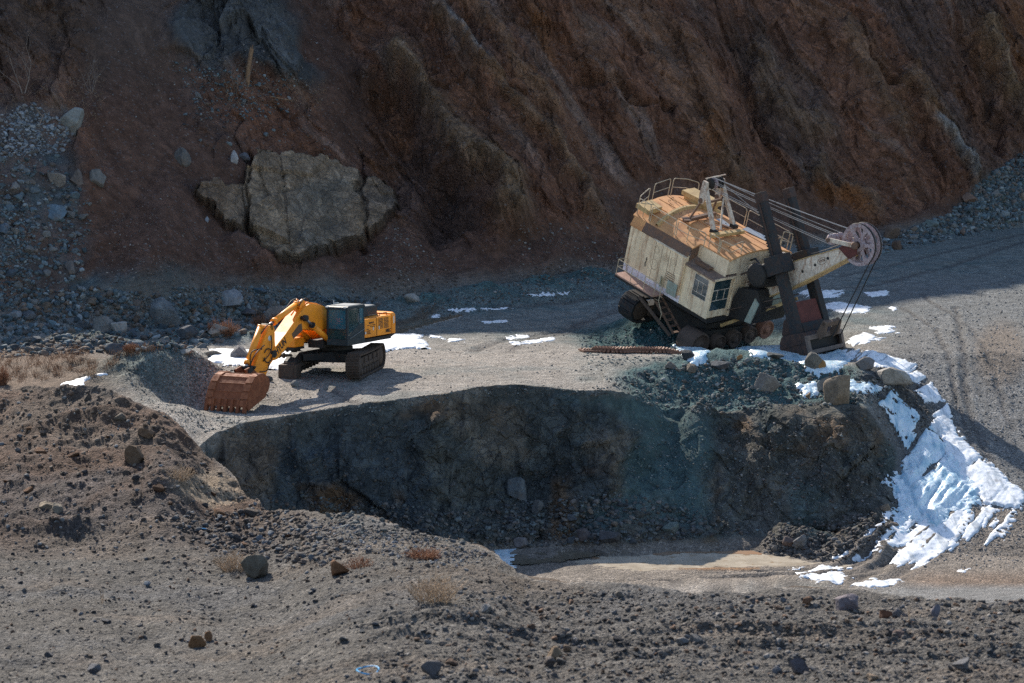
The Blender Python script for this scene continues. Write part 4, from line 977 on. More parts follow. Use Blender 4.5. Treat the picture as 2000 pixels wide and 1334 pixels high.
for k, pts in enumerate([[(1800, 990), (1850, 985), (1835, 1030), (1790, 1075), (1760, 1080), (1790, 1030)], [(1868, 985), (1905, 985), (1895, 1040), (1860, 1075), (1850, 1050)], [(1700, 1040), (1735, 1000), (1745, 1005), (1720, 1050), (1690, 1052)], [(1920, 985), (1960, 990), (1940, 1030), (1915, 1030)],
                         [(1575, 1128), (1620, 1119), (1664, 1126), (1655, 1138), (1600, 1138)], [(1672, 1141), (1720, 1126), (1762, 1132), (1740, 1145), (1700, 1149)], [(1628, 1090), (1655, 1080), (1690, 1090), (1668, 1097)], [(1545, 1113), (1590, 1106), (1650, 1108), (1600, 1116)],
                         [(1560, 1120), (1590, 1122), (1560, 1128)],
                         [(1555, 572), (1590, 566), (1650, 568), (1640, 580), (1600, 585)], [(1600, 598), (1640, 590), (1700, 600), (1690, 612), (1640, 612)], [(1560, 600), (1590, 596), (1610, 612), (1570, 614)], [(1655, 668), (1690, 650), (1722, 660), (1690, 672), (1670, 676)], [(1700, 640), (1740, 636), (1752, 650), (1720, 652)],
                         [(1690, 572), (1730, 568), (1740, 576), (1700, 580)], [(1740, 600), (1756, 602), (1745, 608)], [(842, 655), (870, 658), (868, 663), (845, 660)], [(876, 662), (910, 663), (905, 670), (880, 668)], [(1000, 668), (1075, 660), (1078, 664), (1010, 674)], [(940, 628), (990, 626), (990, 630), (945, 632)],
                         [(985, 660), (1010, 654), (1030, 656), (1010, 664)], [(880, 607), (1000, 600), (1000, 603), (885, 611)], [(840, 618), (858, 615), (856, 620), (845, 622)], [(1030, 575), (1110, 572), (1100, 577), (1040, 579)], [(1870, 1115), (1885, 1110), (1890, 1117), (1875, 1120)]]):
    ice_sheet('snow_patch', pts, M_SNOW, None, thick=.03, rag=.42, edge=.25, res=.06, off=.02, streak=.25)
for k, pts in enumerate([[(1318, 676), (1350, 672), (1378, 688), (1382, 708), (1350, 712), (1340, 695)], [(1440, 682), (1530, 674), (1560, 690), (1560, 706), (1500, 700), (1470, 694)], [(1560, 700), (1640, 686), (1660, 700), (1640, 730), (1600, 735), (1570, 720)], [(1555, 752), (1590, 748), (1600, 768), (1570, 772)]]):
    ice_sheet('shaded_ice_patch', pts, M_FALL, None, thick=.05, rag=.3, edge=.3, res=.08, off=.10)  # ice lying in shade, its blue painted in with the icefall material
pz_ = FLOOR + .02
pond = ice_sheet('frozen_pond', [(1120, 1068), (1250, 1050), (1400, 1050), (1500, 1056), (1580, 1070), (1640, 1096), (1620, 1120), (1500, 1130), (1380, 1130), (1260, 1124), (1170, 1116), (1090, 1090)], M_POND, 'tan frozen pond with rusty rim on the pit floor', rag=.05, flat=FLOOR - .065)
ice_sheet('rusty_silt', [(1150, 1066), (1250, 1053), (1400, 1052), (1500, 1058), (1500, 1066), (1400, 1060), (1250, 1062)], M_RIM, None, rag=.3, flat=FLOOR - .058)
ice_sheet('dark_ground', [(960, 1074), (1060, 1068), (1160, 1068), (1130, 1085), (1020, 1100), (985, 1096)], M_MUD, None, rag=.3, flat=FLOOR + .0)  # dark glossy sheet on the pit floor near the wall foot
ice_sheet('puddle', [(742, 655), (760, 640), (820, 625), (900, 612), (905, 618), (840, 634), (790, 650), (755, 660)], M_MUD, None, thick=.06, rag=.2)
ice_sheet('thaw_ice', [(942, 1076), (965, 1070), (982, 1072), (975, 1084), (955, 1086)], M_FALL, None, rag=.45, flat=FLOOR + .02)

# ------------------------------------------------------------------ dry plants
def mat_plain(name, c, rough=.8, var=.3, scale=3.0):
    m = NT(name); n = m.noise(m.coord('Object'), scale, 5, .6)
    col = m.mix(c, m.ramp(n, [(.3, 1 - var), (.7, 1 + var)]), 1.0, 'MULTIPLY')
    return m.out(col, rough, None, spec=.2)
M_RUSSET = mat_plain('russet_twigs', (.24, .115, .065)); M_STRAW = mat_plain('dry_straw', (.34, .25, .17)); M_BARK = mat_plain('pale_bark', (.20, .165, .145)); M_WOOD = mat_plain('split_wood', (.20, .125, .075), var=.5, scale=9)
class Twigs:
    def __init__(s): s.V, s.F, s.n = [], [], 0
    def strip(s, pts, r0, r1, k=3):
        """a tapering twig through pts"""
        rings = []
        for i, p in enumerate(pts):
            d = (pts[min(i + 1, len(pts) - 1)] - pts[max(i - 1, 0)]).normalized()
            a = d.orthogonal().normalized(); b = d.cross(a); r = r0 + (r1 - r0) * i / (len(pts) - 1)
            rings.append([p + (a * math.cos(6.283 * j / k) + b * math.sin(6.283 * j / k)) * r for j in range(k)])
        base = s.n
        for rg in rings: s.V += [v[:] for v in rg]; s.n += k
        for i in range(len(rings) - 1):
            for j in range(k): s.F.append((base + i * k + j, base + i * k + (j + 1) % k, base + (i + 1) * k + (j + 1) % k, base + (i + 1) * k + j))
    def build(s, name, mat, parent=None):
        o = mesh_obj(name, s.V, s.F, mat)
        if parent: o.parent = parent
        return o
def bush(name, px, py, w, h, mat, label, n, seed, cat='bush', fine=3, rad=.006, lean=(0, 0)):
    r = random.Random(seed); p, _ = hit(px, py)
    D = (p - cam.location).length; W, Hh = w * D / FPX / 2, h * D / FPX
    t = Twigs()
    for i in range(n):
        a = r.uniform(0, 6.283); q = r.random() ** .5
        b = Vector((math.cos(a) * q * W * .45, math.sin(a) * q * W * .45, -.03))
        e = Vector((math.cos(a) * q * W * r.uniform(.8, 1.3) + lean[0] * Hh, math.sin(a) * q * W + lean[1] * Hh, Hh * r.uniform(.45, 1.0) * (1.1 - .55 * q)))
        m = b.lerp(e, .5) + Vector((r.uniform(-1, 1), r.uniform(-1, 1), r.uniform(0, 1))) * W * .16
        t.strip([b, m, e], rad, rad * .5)
        for j in range(fine):
            f = r.uniform(.3, .95); c = b.lerp(e, f)
            t.strip([c, c + Vector((r.uniform(-1, 1), r.uniform(-1, 1), r.uniform(.0, 1.1))) * W * .26], rad * .6, rad * .35)
    o = t.build(name, mat); o.location = p; tag(o, label, cat)
    return o
bush('dry_bush', 445, 656, 50, 36, M_RUSSET, 'russet dry bush growing round the pale sloping slab', 150, 1, rad=.010)
bush('dry_bush', 418, 650, 30, 34, M_RUSSET, 'small russet bush left of the pale sloping slab', 80, 2, rad=.010)
bush('dry_bush', 507, 640, 44, 34, M_RUSSET, 'dense russet bush behind the arm of the excavator', 150, 3, rad=.010)
bush('dry_bush', 545, 632, 40, 30, M_RUSSET, 'russet bush under the boom in front of the brownish boulder', 110, 4, rad=.010)
bush('dry_bush', 255, 688, 30, 24, M_RUSSET, 'russet bush standing above the gravel heaps', 110, 5, rad=.010)
bush('dry_bush', 4, 752, 34, 44, M_RUSSET, 'orange-brown bush cut by the left edge of the picture', 140, 6, rad=.010)
bush('dry_bush', 178, 738, 24, 22, M_STRAW, 'small straw tuft at the end of the thin ice strip', 60, 7, rad=.008)
bush('brushwood', 850, 1176, 120, 70, M_STRAW, 'spreading dry brushwood on the brow of the near bank', 110, 8, cat='brushwood', rad=.0035)
bush('brushwood', 455, 1112, 90, 44, M_STRAW, 'low dry brushwood left of the olive-brown boulder', 110, 9, cat='brushwood', rad=.0035)
bush('brushwood', 830, 1090, 80, 22, M_RUSSET, 'low russet weeds behind the spreading brushwood', 120, 10, cat='weeds', rad=.004)
bush('brushwood', 350, 935, 70, 30, M_STRAW, 'straw coloured weeds on the pale dirt of the left ridge', 90, 11, cat='weeds', rad=.004)
bush('dry_weed', 1775, 1215, 34, 34, M_STRAW, 'two bare stalks on the crest near the right edge', 7, 12, cat='weed', rad=.003, fine=1)
bush('dry_weed', 200, 1180, 20, 40, M_STRAW, 'single dry weed on the plain gravel at the left', 6, 13, cat='weed', rad=.003, fine=1)
bush('brushwood', 700, 1110, 60, 26, M_RUSSET, 'sparse reddish weeds right of the rust coloured rock', 60, 14, cat='weeds', rad=.0035)
# grass of the shelf on the left: nobody could count it
t = Twigs(); r = random.Random(5)
for i in range(7000):
    px = r.uniform(-10, 330); py = r.uniform(672, 752)
    if float(noise(px / 14, py / 7, s=77)) + r.uniform(-.35, .35) < .05: continue
    if not inpoly(px, py, [(-10, 690), (120, 676), (300, 676), (330, 684), (250, 700), (210, 724), (100, 742), (-10, 752)]): continue
    p, _ = hit(px, py)
    e = Vector((r.uniform(-.16, .16), r.uniform(-.16, .16), r.uniform(.05, .26)))
    t.strip([p - Vector((0, 0, .03)), p + e * .6, p + e * 1.0 + Vector((r.uniform(-.05, .05), 0, 0))], .009, .004)
tag(t.build('dry_grass', mat_plain('brown_grass', (.20, .12, .075))), 'brown dry grass on the shelf at the left', 'grass', None, 'stuff')
t = Twigs()
for i in range(1500):
    px, py = r.choice([(r.uniform(0, 200), r.uniform(150, 235)), (r.uniform(560, 1000), r.uniform(1040, 1130)), (r.uniform(0, 420), r.uniform(760, 1060)), (r.uniform(440, 640), r.uniform(160, 215))])
    p, _ = hit(px, py); D = (p - cam.location).length; k = D / 90
    e = Vector((r.uniform(-.5, .5), r.uniform(-.5, .5), r.uniform(.1, .6))) * (.30 * k + .05)
    t.strip([p, p + e], .006 * k + .001, .003 * k + .0005)
tag(t.build('dry_stalks', M_STRAW), 'scattered dead stalks on the slopes', 'stalks', None, 'stuff')
def sapling(px, py, h, label, seed, n=4, spread=.35, levels=3, mat=M_BARK, rad=.03):
    r = random.Random(seed); p, _ = hit(px, py); D = (p - cam.location).length; Hh = h * D / FPX
    root = empty('bare_sapling', p); tag(root, label, 'sapling')
    tr, br = Twigs(), Twigs()
    def grow(tw, a, d, L, rd, lev):
        pts = [a]; q = a.copy(); dd = d.copy()
        for i in range(4):
            dd = (dd + Vector((r.uniform(-.16, .16), r.uniform(-.16, .16), .05))).normalized(); q = q + dd * L / 4; pts.append(q.copy())
        tw.strip(pts, rd, rd * .5, 5)
        if lev > 0:
            for j in range(3 if lev > 1 else 4):
                f = pts[r.randint(1, 4)]; nd = (dd + Vector((r.uniform(-1, 1), r.uniform(-.6, .6), r.uniform(0, .5))) * .9).normalized()
                grow(br, f, nd, L * r.uniform(.5, .8), rd * .45, lev - 1)
    for i in range(n):
        a = 6.28 * i / n + r.uniform(-.3, .3)
        grow(tr, Vector((math.cos(a) * .05, math.sin(a) * .05, -.1)), Vector((math.cos(a) * spread, math.sin(a) * spread, 1)).normalized(), Hh * .6, rad, levels)
    tr.build('trunk', mat, root); br.build('branches', mat, root)
sapling(46, 182, 104, 'forked bare sapling nearest the top left corner', 3, n=2, spread=.32, rad=.035)
sapling(178, 180, 70, 'low bare shrub right of the forked sapling', 4, n=4, spread=.6, levels=2, rad=.018)
sapling(462, 185, 90, 'thin bare shrub in front of the dark crag', 5, n=5, spread=.35, levels=2, rad=.016)
p, _ = hit(482, 160)
t = Twigs(); t.strip([Vector((0, 0, -.2)), Vector((.12, 0, .9)), Vector((.33, .05, 2.05))], .17, .13, 7)
t.strip([Vector((.33, .05, 2.0)), Vector((.42, .05, 2.3))], .05, .02, 4); t.strip([Vector((.27, .0, 2.0)), Vector((.28, .0, 2.2))], .05, .015, 4)
o = t.build('broken_trunk', M_WOOD); o.location = p; tag(o, 'broken tan tree trunk standing in front of the dark crag', 'tree trunk')
for (px, py, ln, ang) in ((540, 196, 60, -8), (75, 222, 34, -50), (82, 240, 26, 70)):
    p, _ = hit(px, py); D = (p - cam.location).length; L = ln * D / FPX / 2
    t = Twigs(); d = Vector((math.cos(R(ang)), 0, math.sin(R(ang)))) * L
    t.strip([-d, -d * .3 + Vector((0, 0, .06)), d], .06, .03, 5)
    o = t.build('dead_branch', M_WOOD if ln == 60 else M_BARK); o.location = p + Vector((0, -.15, .12))
    tag(o, {60: 'long dead branch lying on the ledge below the crag', 34: 'pale dead branch leaning left in the upper left rubble', 26: 'pale dead branch leaning right in the upper left rubble'}[ln], 'branch')

# ------------------------------------------------------------------ litter: blue strap and blue scrap
M_BLUE = mat_plain('blue_plastic', (.02, .32, .62), .35, .1)
p, _ = hit(718, 1312); D = (p - cam.location).length; W = 21 * D / FPX
t = Twigs(); t.strip([Vector((math.cos(a) * W * (1 + .06 * math.sin(3 * a)), math.sin(a) * W * 1.35, .012 + .006 * math.sin(2 * a))) for a in np.linspace(0, 6.1, 30)], .0055, .0055, 6)
o = t.build('strap', M_BLUE); o.location = p; tag(o, 'bright blue plastic strap bent into a ring on the gravel', 'strap')
p, _ = hit(394, 1037); t = Twigs(); t.strip([Vector((-.06, 0, .02)), Vector((0, .01, .035)), Vector((.07, 0, .03))], .012, .008, 6)
o = t.build('plastic_scrap', M_BLUE); o.location = p; tag(o, 'small scrap of blue plastic in the dark rubble', 'litter')
# ------------------------------------------------------------------ mesh helpers for the machines
class MB:
    def __init__(s): s.V, s.F = [], []
    def add(s, vs, fs):
        b = len(s.V); s.V += [tuple(v) for v in vs]; s.F += [tuple(b + i for i in f) for f in fs]; return s
    def box(s, x0, x1, y0, y1, z0, z1, M=None):
        v = [Vector(p) for p in ((x0, y0, z0), (x1, y0, z0), (x1, y1, z0), (x0, y1, z0), (x0, y0, z1), (x1, y0, z1), (x1, y1, z1), (x0, y1, z1))]
        if M is not None: v = [M @ p for p in v]
        return s.add(v, [(3, 2, 1, 0), (4, 5, 6, 7), (0, 1, 5, 4), (1, 2, 6, 5), (2, 3, 7, 6), (3, 0, 4, 7)])
    def prism(s, prof, y0, y1, M=None, flip=False):
        """profile in x,z pushed along y"""
        n = len(prof); v = [Vector((a, y0, b)) for a, b in prof] + [Vector((a, y1, b)) for a, b in prof]
        if M is not None: v = [M @ p for p in v]
        return s.add(v, [tuple(range(n)), tuple(reversed(range(n, 2 * n)))] + [((i + 1) % n, i, n + i, n + (i + 1) % n) for i in range(n)])
    def prism_x(s, prof, x0, x1):
        """profile in y,z pushed along x"""
        n = len(prof); v = [Vector((x0, a, b)) for a, b in prof] + [Vector((x1, a, b)) for a, b in prof]
        return s.add(v, [tuple(reversed(range(n))), tuple(range(n, 2 * n))] + [(i, (i + 1) % n, n + (i + 1) % n, n + i) for i in range(n)])
    def beam(s, a, b, w, h, up=(0, 0, 1)):
        a, b = Vector(a), Vector(b); d = (b - a).normalized(); u = Vector(up)
        r = d.cross(u); r = r.normalized() if r.length > 1e-4 else d.orthogonal().normalized(); u = r.cross(d)
        v = [p + r * (w / 2 * i) + u * (h / 2 * j) for p in (a, b) for i, j in ((-1, -1), (1, -1), (1, 1), (-1, 1))]
        return s.add(v, [(0, 1, 2, 3), (7, 6, 5, 4), (1, 0, 4, 5), (2, 1, 5, 6), (3, 2, 6, 7), (0, 3, 7, 4)])
    def tube(s, pts, r, n=8, r1=None, cap=True):
        pts = [Vector(p) for p in pts]; b = len(s.V); ref = None
        for i, p in enumerate(pts):
            d = (pts[min(i + 1, len(pts) - 1)] - pts[max(i - 1, 0)]).normalized()
            if ref is None: ref = d.orthogonal().normalized()
            a = (ref - d * ref.dot(d)).normalized(); ref = a; c = d.cross(a)
            rr = r if r1 is None else r + (r1 - r) * i / (len(pts) - 1)
            for j in range(n):
                t = 6.28318 * j / n; s.V.append(tuple(p + (a * math.cos(t) + c * math.sin(t)) * rr))
        for i in range(len(pts) - 1):
            for j in range(n): s.F.append((b + i * n + j, b + i * n + (j + 1) % n, b + (i + 1) * n + (j + 1) % n, b + (i + 1) * n + j))
        if cap: s.F.append(tuple(b + j for j in reversed(range(n)))); s.F.append(tuple(b + (len(pts) - 1) * n + j for j in range(n)))
        return s
    def disc(s, c, axis, prof, n=28):
        """lathe: prof = list of (radius, offset along axis)"""
        c, ax = Vector(c), Vector(axis).normalized(); a = ax.orthogonal().normalized(); e = ax.cross(a); b = len(s.V)
        for r, o in prof:
            for j in range(n):
                t = 6.28318 * j / n; s.V.append(tuple(c + ax * o + (a * math.cos(t) + e * math.sin(t)) * r))
        for i in range(len(prof) - 1):
            for j in range(n): s.F.append((b + i * n + j, b + i * n + (j + 1) % n, b + (i + 1) * n + (j + 1) % n, b + (i + 1) * n + j))
        s.F.append(tuple(b + j for j in reversed(range(n)))); s.F.append(tuple(b + (len(prof) - 1) * n + j for j in range(n)))
        return s
    def build(s, name, mat, parent=None, bevel=0.0, smooth=False, label=None):
        me = bpy.data.meshes.new(name); me.from_pydata(s.V, [], s.F); me.materials.append(mat)
        if bevel <= 0:
            bm = bmesh.new(); bm.from_mesh(me); bmesh.ops.recalc_face_normals(bm, faces=bm.faces); bm.to_mesh(me); bm.free()
        else:
            bm = bmesh.new(); bm.from_mesh(me); bmesh.ops.recalc_face_normals(bm, faces=bm.faces)
            ed = [e for e in bm.edges if len(e.link_faces) == 2 and e.calc_face_angle(0) > .6 and e.calc_length() > bevel * 2.5]
            bmesh.ops.bevel(bm, geom=ed, offset=bevel, segments=2, profile=.6, affect='EDGES', clamp_overlap=True)
            bm.to_mesh(me); bm.free()
        if smooth:
            for p in me.polygons: p.use_smooth = len(p.vertices) < 7
        o = bpy.data.objects.new(name, me); COL.objects.link(o)
        if parent is not None: o.parent = parent
        if label: o['label'] = label
        return o

def mat_paint(name, base, dirt=(.10, .075, .055), dirt_amt=.35, rough=.5, rust=None, rust_amt=0.0, streak=(1, 1, .12), sc=2.0, metal=0.0, band=None, bumpd=.006):
    """weathered paint: broad fading, dirt from the noise, rust that runs down"""
    m = NT(name); c = m.coord('Object')
    col = base if isinstance(base, tuple) else base
    n0 = m.noise(c, sc * .6, 4, .5)
    if band:
        sep = m.n('ShaderNodeSeparateXYZ'); m.l(c, sep.inputs[0])
        zz = m.math('ADD', sep.outputs[2], m.math('MULTIPLY', n0, .03))
        zz = m.math('ADD', zz, m.math('MULTIPLY', m.math('GREATER_THAN', sep.outputs[0], .66), band[2]))
        col = m.mix(band[1], base, m.ramp(m.math('SUBTRACT', zz, band[0] - .5), [(.495, 0.0), (.505, 1.0)]))
    col = m.mix(col, m.ramp(n0, [(.3, .82), (.7, 1.12)]), 1.0, 'MULTIPLY')
    n1 = m.noise(c, sc * 2.5, 8, .72, .4)
    col = m.mix(col, dirt, m.math('MULTIPLY', m.ramp(n1, [(.42, 0.0), (.68, 1.0)]), dirt_amt))
    r = rough
    if rust_amt > 0:
        mp = m.n('ShaderNodeMapping'); m.l(c, mp.inputs[0]); mp.inputs['Scale'].default_value = streak
        n2 = m.noise(mp.outputs[0], sc * 2.2, 7, .65, .2); n3 = m.noise(c, sc * 5, 6, .75)
        f = m.math('MULTIPLY', m.ramp(n2, [(.50, 0.0), (.66, 1.0)]), m.ramp(n3, [(.3, .35), (.6, 1.0)]))
        col = m.mix(col, rust or (.22, .09, .035), m.math('MULTIPLY', f, rust_amt, True))
    nb = m.bump(m.math('ADD', n1, n0), bumpd, .6)
    m.b.inputs['Metallic'].default_value = metal
    return m.out(col, m.ramp(n1, [(.3, rough * .8), (.7, min(1, rough * 1.35))]), nb, spec=.35)

M_ORANGE = mat_paint('orange_machine_paint', (.98, .335, .02), dirt=(.40, .17, .05), dirt_amt=.25, rough=.42, rust_amt=.15)
M_NAVY = mat_paint('dark_cab_paint', (.014, .030, .040), dirt=(.04, .045, .045), dirt_amt=.3, rough=.45)
M_ROOFG = mat_paint('grey_cab_roof', (.20, .22, .23), dirt_amt=.3, rough=.6)
M_TRACK = mat_paint('track_steel', (.055, .040, .032), dirt=(.13, .09, .065), dirt_amt=.8, rough=.75, sc=4)
M_DARK = mat_paint('greasy_black_steel', (.016, .017, .018), dirt=(.06, .045, .035), dirt_amt=.6, rough=.65, sc=3)
M_RUST = mat_paint('rusty_bucket_steel', (.24, .075, .030), dirt=(.10, .035, .02), dirt_amt=.7, rough=.8, rust=(.36, .14, .06), rust_amt=.5, streak=(1, 1, .5), sc=3)
M_CHROME = mat_paint('piston_steel', (.35, .35, .36), dirt_amt=.4, rough=.3, metal=.8)
M_HOSE = mat_paint('rubber_hose', (.018, .018, .018), dirt_amt=.2, rough=.6)
M_MARK = mat_paint('black_lettering', (.02, .02, .02), dirt_amt=.1, rough=.6)
M_WHITE = mat_paint('white_decal', (.70, .70, .66), dirt_amt=.25, rough=.5)
def mat_glass(name, tint, alpha=.25):
    m = NT(name); n = m.noise(m.coord('Object'), 3, 6, .7)
    m.b.inputs['Roughness'].default_value = .08
    m.b.inputs['Transmission Weight'].default_value = 0
    m.b.inputs['Specular IOR Level'].default_value = .8
    m.l(m.mix(tint, (.16, .17, .16), m.ramp(n, [(.45, 0.0), (.8, .5)])), m.b.inputs['Base Color'])
    m.b.inputs['Alpha'].default_value = alpha
    return m.m
M_GLASS = mat_glass('cab_glass', (.025, .17, .25), .45)
M_GLASSD = mat_glass('lower_glass', (.010, .05, .055), .6)
M_SHGLASS = mat_glass('dusty_glass', (.018, .045, .055), .92)

def letters(txt, size, parent, mat, M, name='lettering', squash=1.0, depth=.004):
    cu = bpy.data.curves.new(name, 'FONT'); cu.body = txt; cu.size = size; cu.extrude = depth; cu.space_character = 1.02; cu.offset = .035 * size
    o = bpy.data.objects.new(name, cu); COL.objects.link(o)
    dg = bpy.context.evaluated_depsgraph_get(); me = bpy.data.meshes.new_from_object(o.evaluated_get(dg))
    bpy.data.objects.remove(o); bpy.data.curves.remove(cu)
    me.transform(M @ Matrix.Diagonal((squash, 1, 1, 1))); me.materials.clear(); me.materials.append(mat); me.name = name
    o = bpy.data.objects.new(name, me); COL.objects.link(o); o.parent = parent; return o
def frame_M(o, ex, ey):
    """text plane: x along ex, up along ey, at o"""
    ex, ey = Vector(ex).normalized(), Vector(ey).normalized(); ez = ex.cross(ey)
    return Matrix(((ex.x, ey.x, ez.x, o[0]), (ex.y, ey.y, ez.y, o[1]), (ex.z, ey.z, ez.z, o[2]), (0, 0, 0, 1)))

# ================================================================== the yellow excavator
_d = pixray(657, 728); _t = -CAMZ / _d.z
EX = empty('excavator', Vector((0, 0, CAMZ)) + _d * _t, (0, 0, R(244)))
tag(EX, 'orange tracked excavator with dark cab, its rusty bucket resting on the ground', 'excavator')
TM = Matrix.Rotation(R(17), 4, 'Z')
# crawler on the near side, complete
def stadium(L, r, zc, n):
    """points and tangents round a track of half length L"""
    per = 4 * L + 2 * math.pi * r; out = []
    for i in range(n):
        s = per * i / n
        if s < 2 * L: p, a = (-L + s, zc + r - .05 * math.sin(math.pi * s / (2 * L))), 0
        elif s < 2 * L + math.pi * r: a = -(s - 2 * L) / r; p = (L - math.sin(a) * r, zc + math.cos(a) * r)
        elif s < 4 * L + math.pi * r: p, a = (L - (s - 2 * L - math.pi * r), zc - r), math.pi
        else: a = math.pi - (s - 4 * L - math.pi * r) / r; a2 = (s - 4 * L - math.pi * r) / r; p = (-L - math.sin(a2) * r, zc - math.cos(a2) * r); a = math.pi - a2
        out.append((p, a))
    return out, per / n
def track_chain(L, r, zc, y0, y1, n, th=.05, lug=.05):
    mb = MB(); st, step = stadium(L, r, zc, n)
    for (px, pz), a in st:
        M = TM @ Matrix.Translation((px, 0, pz)) @ Matrix.Rotation(-a, 4, 'Y')
        mb.box(-step * .47, step * .47, y0, y1, -th, 0, M)
        for q in (-.30, 0, .30): mb.box(step * q - .012, step * q + .012, y0 + .01, y1 - .01, .0, lug, M)
        mb.box(-step * .4, step * .4, y0 + .18, y0 + .24, -th - .09, -th, M); mb.box(-step * .4, step * .4, y1 - .24, y1 - .18, -th - .09, -th, M)
    return mb
track_chain(2.05, .50, .55, 1.02, 1.60, 50).build('track_chain', M_TRACK, EX)
mb = MB(); mb.prism([(-1.9, .40), (1.9, .40), (2.0, .55), (1.7, .84), (-1.7, .84), (-2.0, .6)], 1.14, 1.50, TM); mb.box(-1.5, 1.5, 1.48, 1.54, .46, .60, TM)
for x in (-1.2, -.4, .4, 1.2): mb.box(x - .04, x + .04, 1.46, 1.56, .40, .82, TM)
mb.build('track_frame', M_TRACK, EX, bevel=.015)
for x, r_, z in ((2.05, .42, .55), (-2.05, .43, .55)):
    mb = MB(); mb.disc(TM @ Vector((x, 1.16, z)), TM @ Vector((0, 1, 0)), [(r_, 0), (r_, .10), (r_ * .8, .12), (r_ * .8, .22), (r_, .24), (r_, .34), (r_ * .5, .36), (r_ * .3, .40)], 24); mb.build('idler' if x > 0 else 'sprocket', M_TRACK, EX, smooth=True)
for i in range(7):
    mb = MB(); mb.disc(TM @ Vector((-1.5 + .5 * i, 1.12, .24)), TM @ Vector((0, 1, 0)), [(.15, 0), (.15, .38), (.08, .40)], 14); mb.build('roller', M_TRACK, EX, smooth=True)
# far side: bare track frame propped on a steel block, without its chain
mb = MB(); mb.prism([(-2.2, .42), (1.7, .42), (2.2, .5), (2.2, .72), (1.2, .98), (-2.0, .98), (-2.3, .7)], -1.72, -1.14, TM); mb.build('track_frame', M_DARK, EX, bevel=.015, label='bare far track frame without its chain')
mb = MB(); mb.box(1.75, 2.55, -1.86, -1.08, -.12, .60, TM); mb.box(1.85, 2.3, -1.7, -1.2, .60, .68, TM); mb.box(2.552, 2.58, -1.75, -1.2, .0, .5, TM); mb.build('support_block', M_TRACK, EX, bevel=.03, label='square steel block propping the bare track frame')
for i, (x, z) in enumerate(((1.55, .88), (.95, 1.08), (.35, 1.26))):
    c = TM @ Vector((x, -2.15, z)); ax = TM @ Vector((0, 1, 0))
    mb = MB(); mb.disc(c, ax, [(.07, 0), (.12, .02), (.12, .10), (.07, .12), (.07, .20), (.12, .22), (.12, .30), (.07, .32), (.07, .6)], 16); mb.build('carrier_roller', M_TRACK, EX, smooth=True)
    mb = MB(); mb.box(x - .07, x + .07, -1.72, -1.50, .9, z, TM); mb.build('roller_bracket', M_DARK, EX)
for i in range(6):
    mb = MB(); mb.disc(TM @ Vector((-1.7 + .55 * i, -1.62, .30)), TM @ Vector((0, 1, 0)), [(.15, 0), (.15, .38), (.08, .40)], 14); mb.build('roller', M_DARK, EX, smooth=True)
mb = MB(); mb.prism([(-1.0, .55), (1.0, .55), (.85, .98), (-.85, .98)], -1.2, 1.2, TM); mb.beam(TM @ Vector((1.3, -1.2, .8)), TM @ Vector((.5, 0, .8)), .5, .3); mb.beam(TM @ Vector((1.3, 1.2, .8)), TM @ Vector((.5, 0, .8)), .5, .3); mb.beam(TM @ Vector((-1.3, -1.2, .8)), TM @ Vector((-.5, 0, .8)), .5, .3); mb.beam(TM @ Vector((-1.3, 1.2, .8)), TM @ Vector((-.5, 0, .8)), .5, .3)
mb.build('carbody', M_DARK, EX, bevel=.02)
mb = MB(); mb.disc((0, 0, .95), (0, 0, 1), [(.62, 0), (.72, .05), (.72, .2), (.66, .24), (.66, .42)], 36); mb.build('slewing_ring', M_DARK, EX, smooth=True)
# upper body
mb = MB(); mb.box(-2.35, 1.15, -1.35, 1.38, 1.34, 1.50); mb.box(.2, 1.6, -.42, .30, 1.22, 1.56); mb.prism([(-2.9, 1.50), (-2.35, 1.34), (-2.35, 1.52), (-2.9, 1.56)], -1.3, 1.3); mb.build('deck', M_DARK, EX, bevel=.02)
mb = MB(); mb.box(-.96, .06, .50, 1.46, 1.56, 2.36); bo = mb.build('side_door', M_ORANGE, EX, bevel=.035)
mb = MB(); mb.box(-2.26, -.985, .50, 1.46, 1.56, 2.38); bd = mb.build('side_door', M_ORANGE, EX, bevel=.035, label='rear side door with louvres')
mb = MB()
for gx in (-1.30, -1.78):
    for k in range(8): mb.box(gx - .20, gx + .20, 1.448, 1.466, 1.86 + k * .058, 1.892 + k * .058)
mb.build('louvre', M_MARK, bd)
mb = MB(); mb.box(-.97, -.955, 1.452, 1.468, 1.6, 2.34); mb.build('door_gap', M_MARK, bo)
for dx in (-.62, -1.12):
    mb = MB(); mb.box(dx - .06, dx, 1.462, 1.475, 1.84, 1.98); mb.build('latch', M_WHITE, bo if dx > -.9 else bd)
mb = MB(); mb.box(-2.26, .1, -1.40, .48, 1.52, 2.36); mb.build('body', M_ORANGE, EX, bevel=.04)
prof = []
for i in range(9):
    a = -90 + 180 * i / 8; prof.append((a, 0))
mb = MB(); pl_ = [(-2.29, -1.44), (-2.29, 1.48), (-2.60, 1.46), (-2.84, 1.25), (-2.98, .85), (-3.04, 0), (-2.98, -.85), (-2.84, -1.22), (-2.60, -1.44)]
n = len(pl_); b0 = [(x, y, 1.56) for x, y in pl_]; b1 = [(x * .995, y, 1.42 if i < 0 else 2.36) for i, (x, y) in enumerate(pl_)]; b2 = [(-2.29 + (x + 2.29) * .88, y * .96, 2.46) for x, y in pl_]
mb.add(b0 + b1 + b2, [tuple(range(n)), tuple(reversed(range(2 * n, 3 * n)))] + [(i, (i + 1) % n, n + (i + 1) % n, n + i) for i in range(n)] + [(n + i, n + (i + 1) % n, 2 * n + (i + 1) % n, 2 * n + i) for i in range(n)])
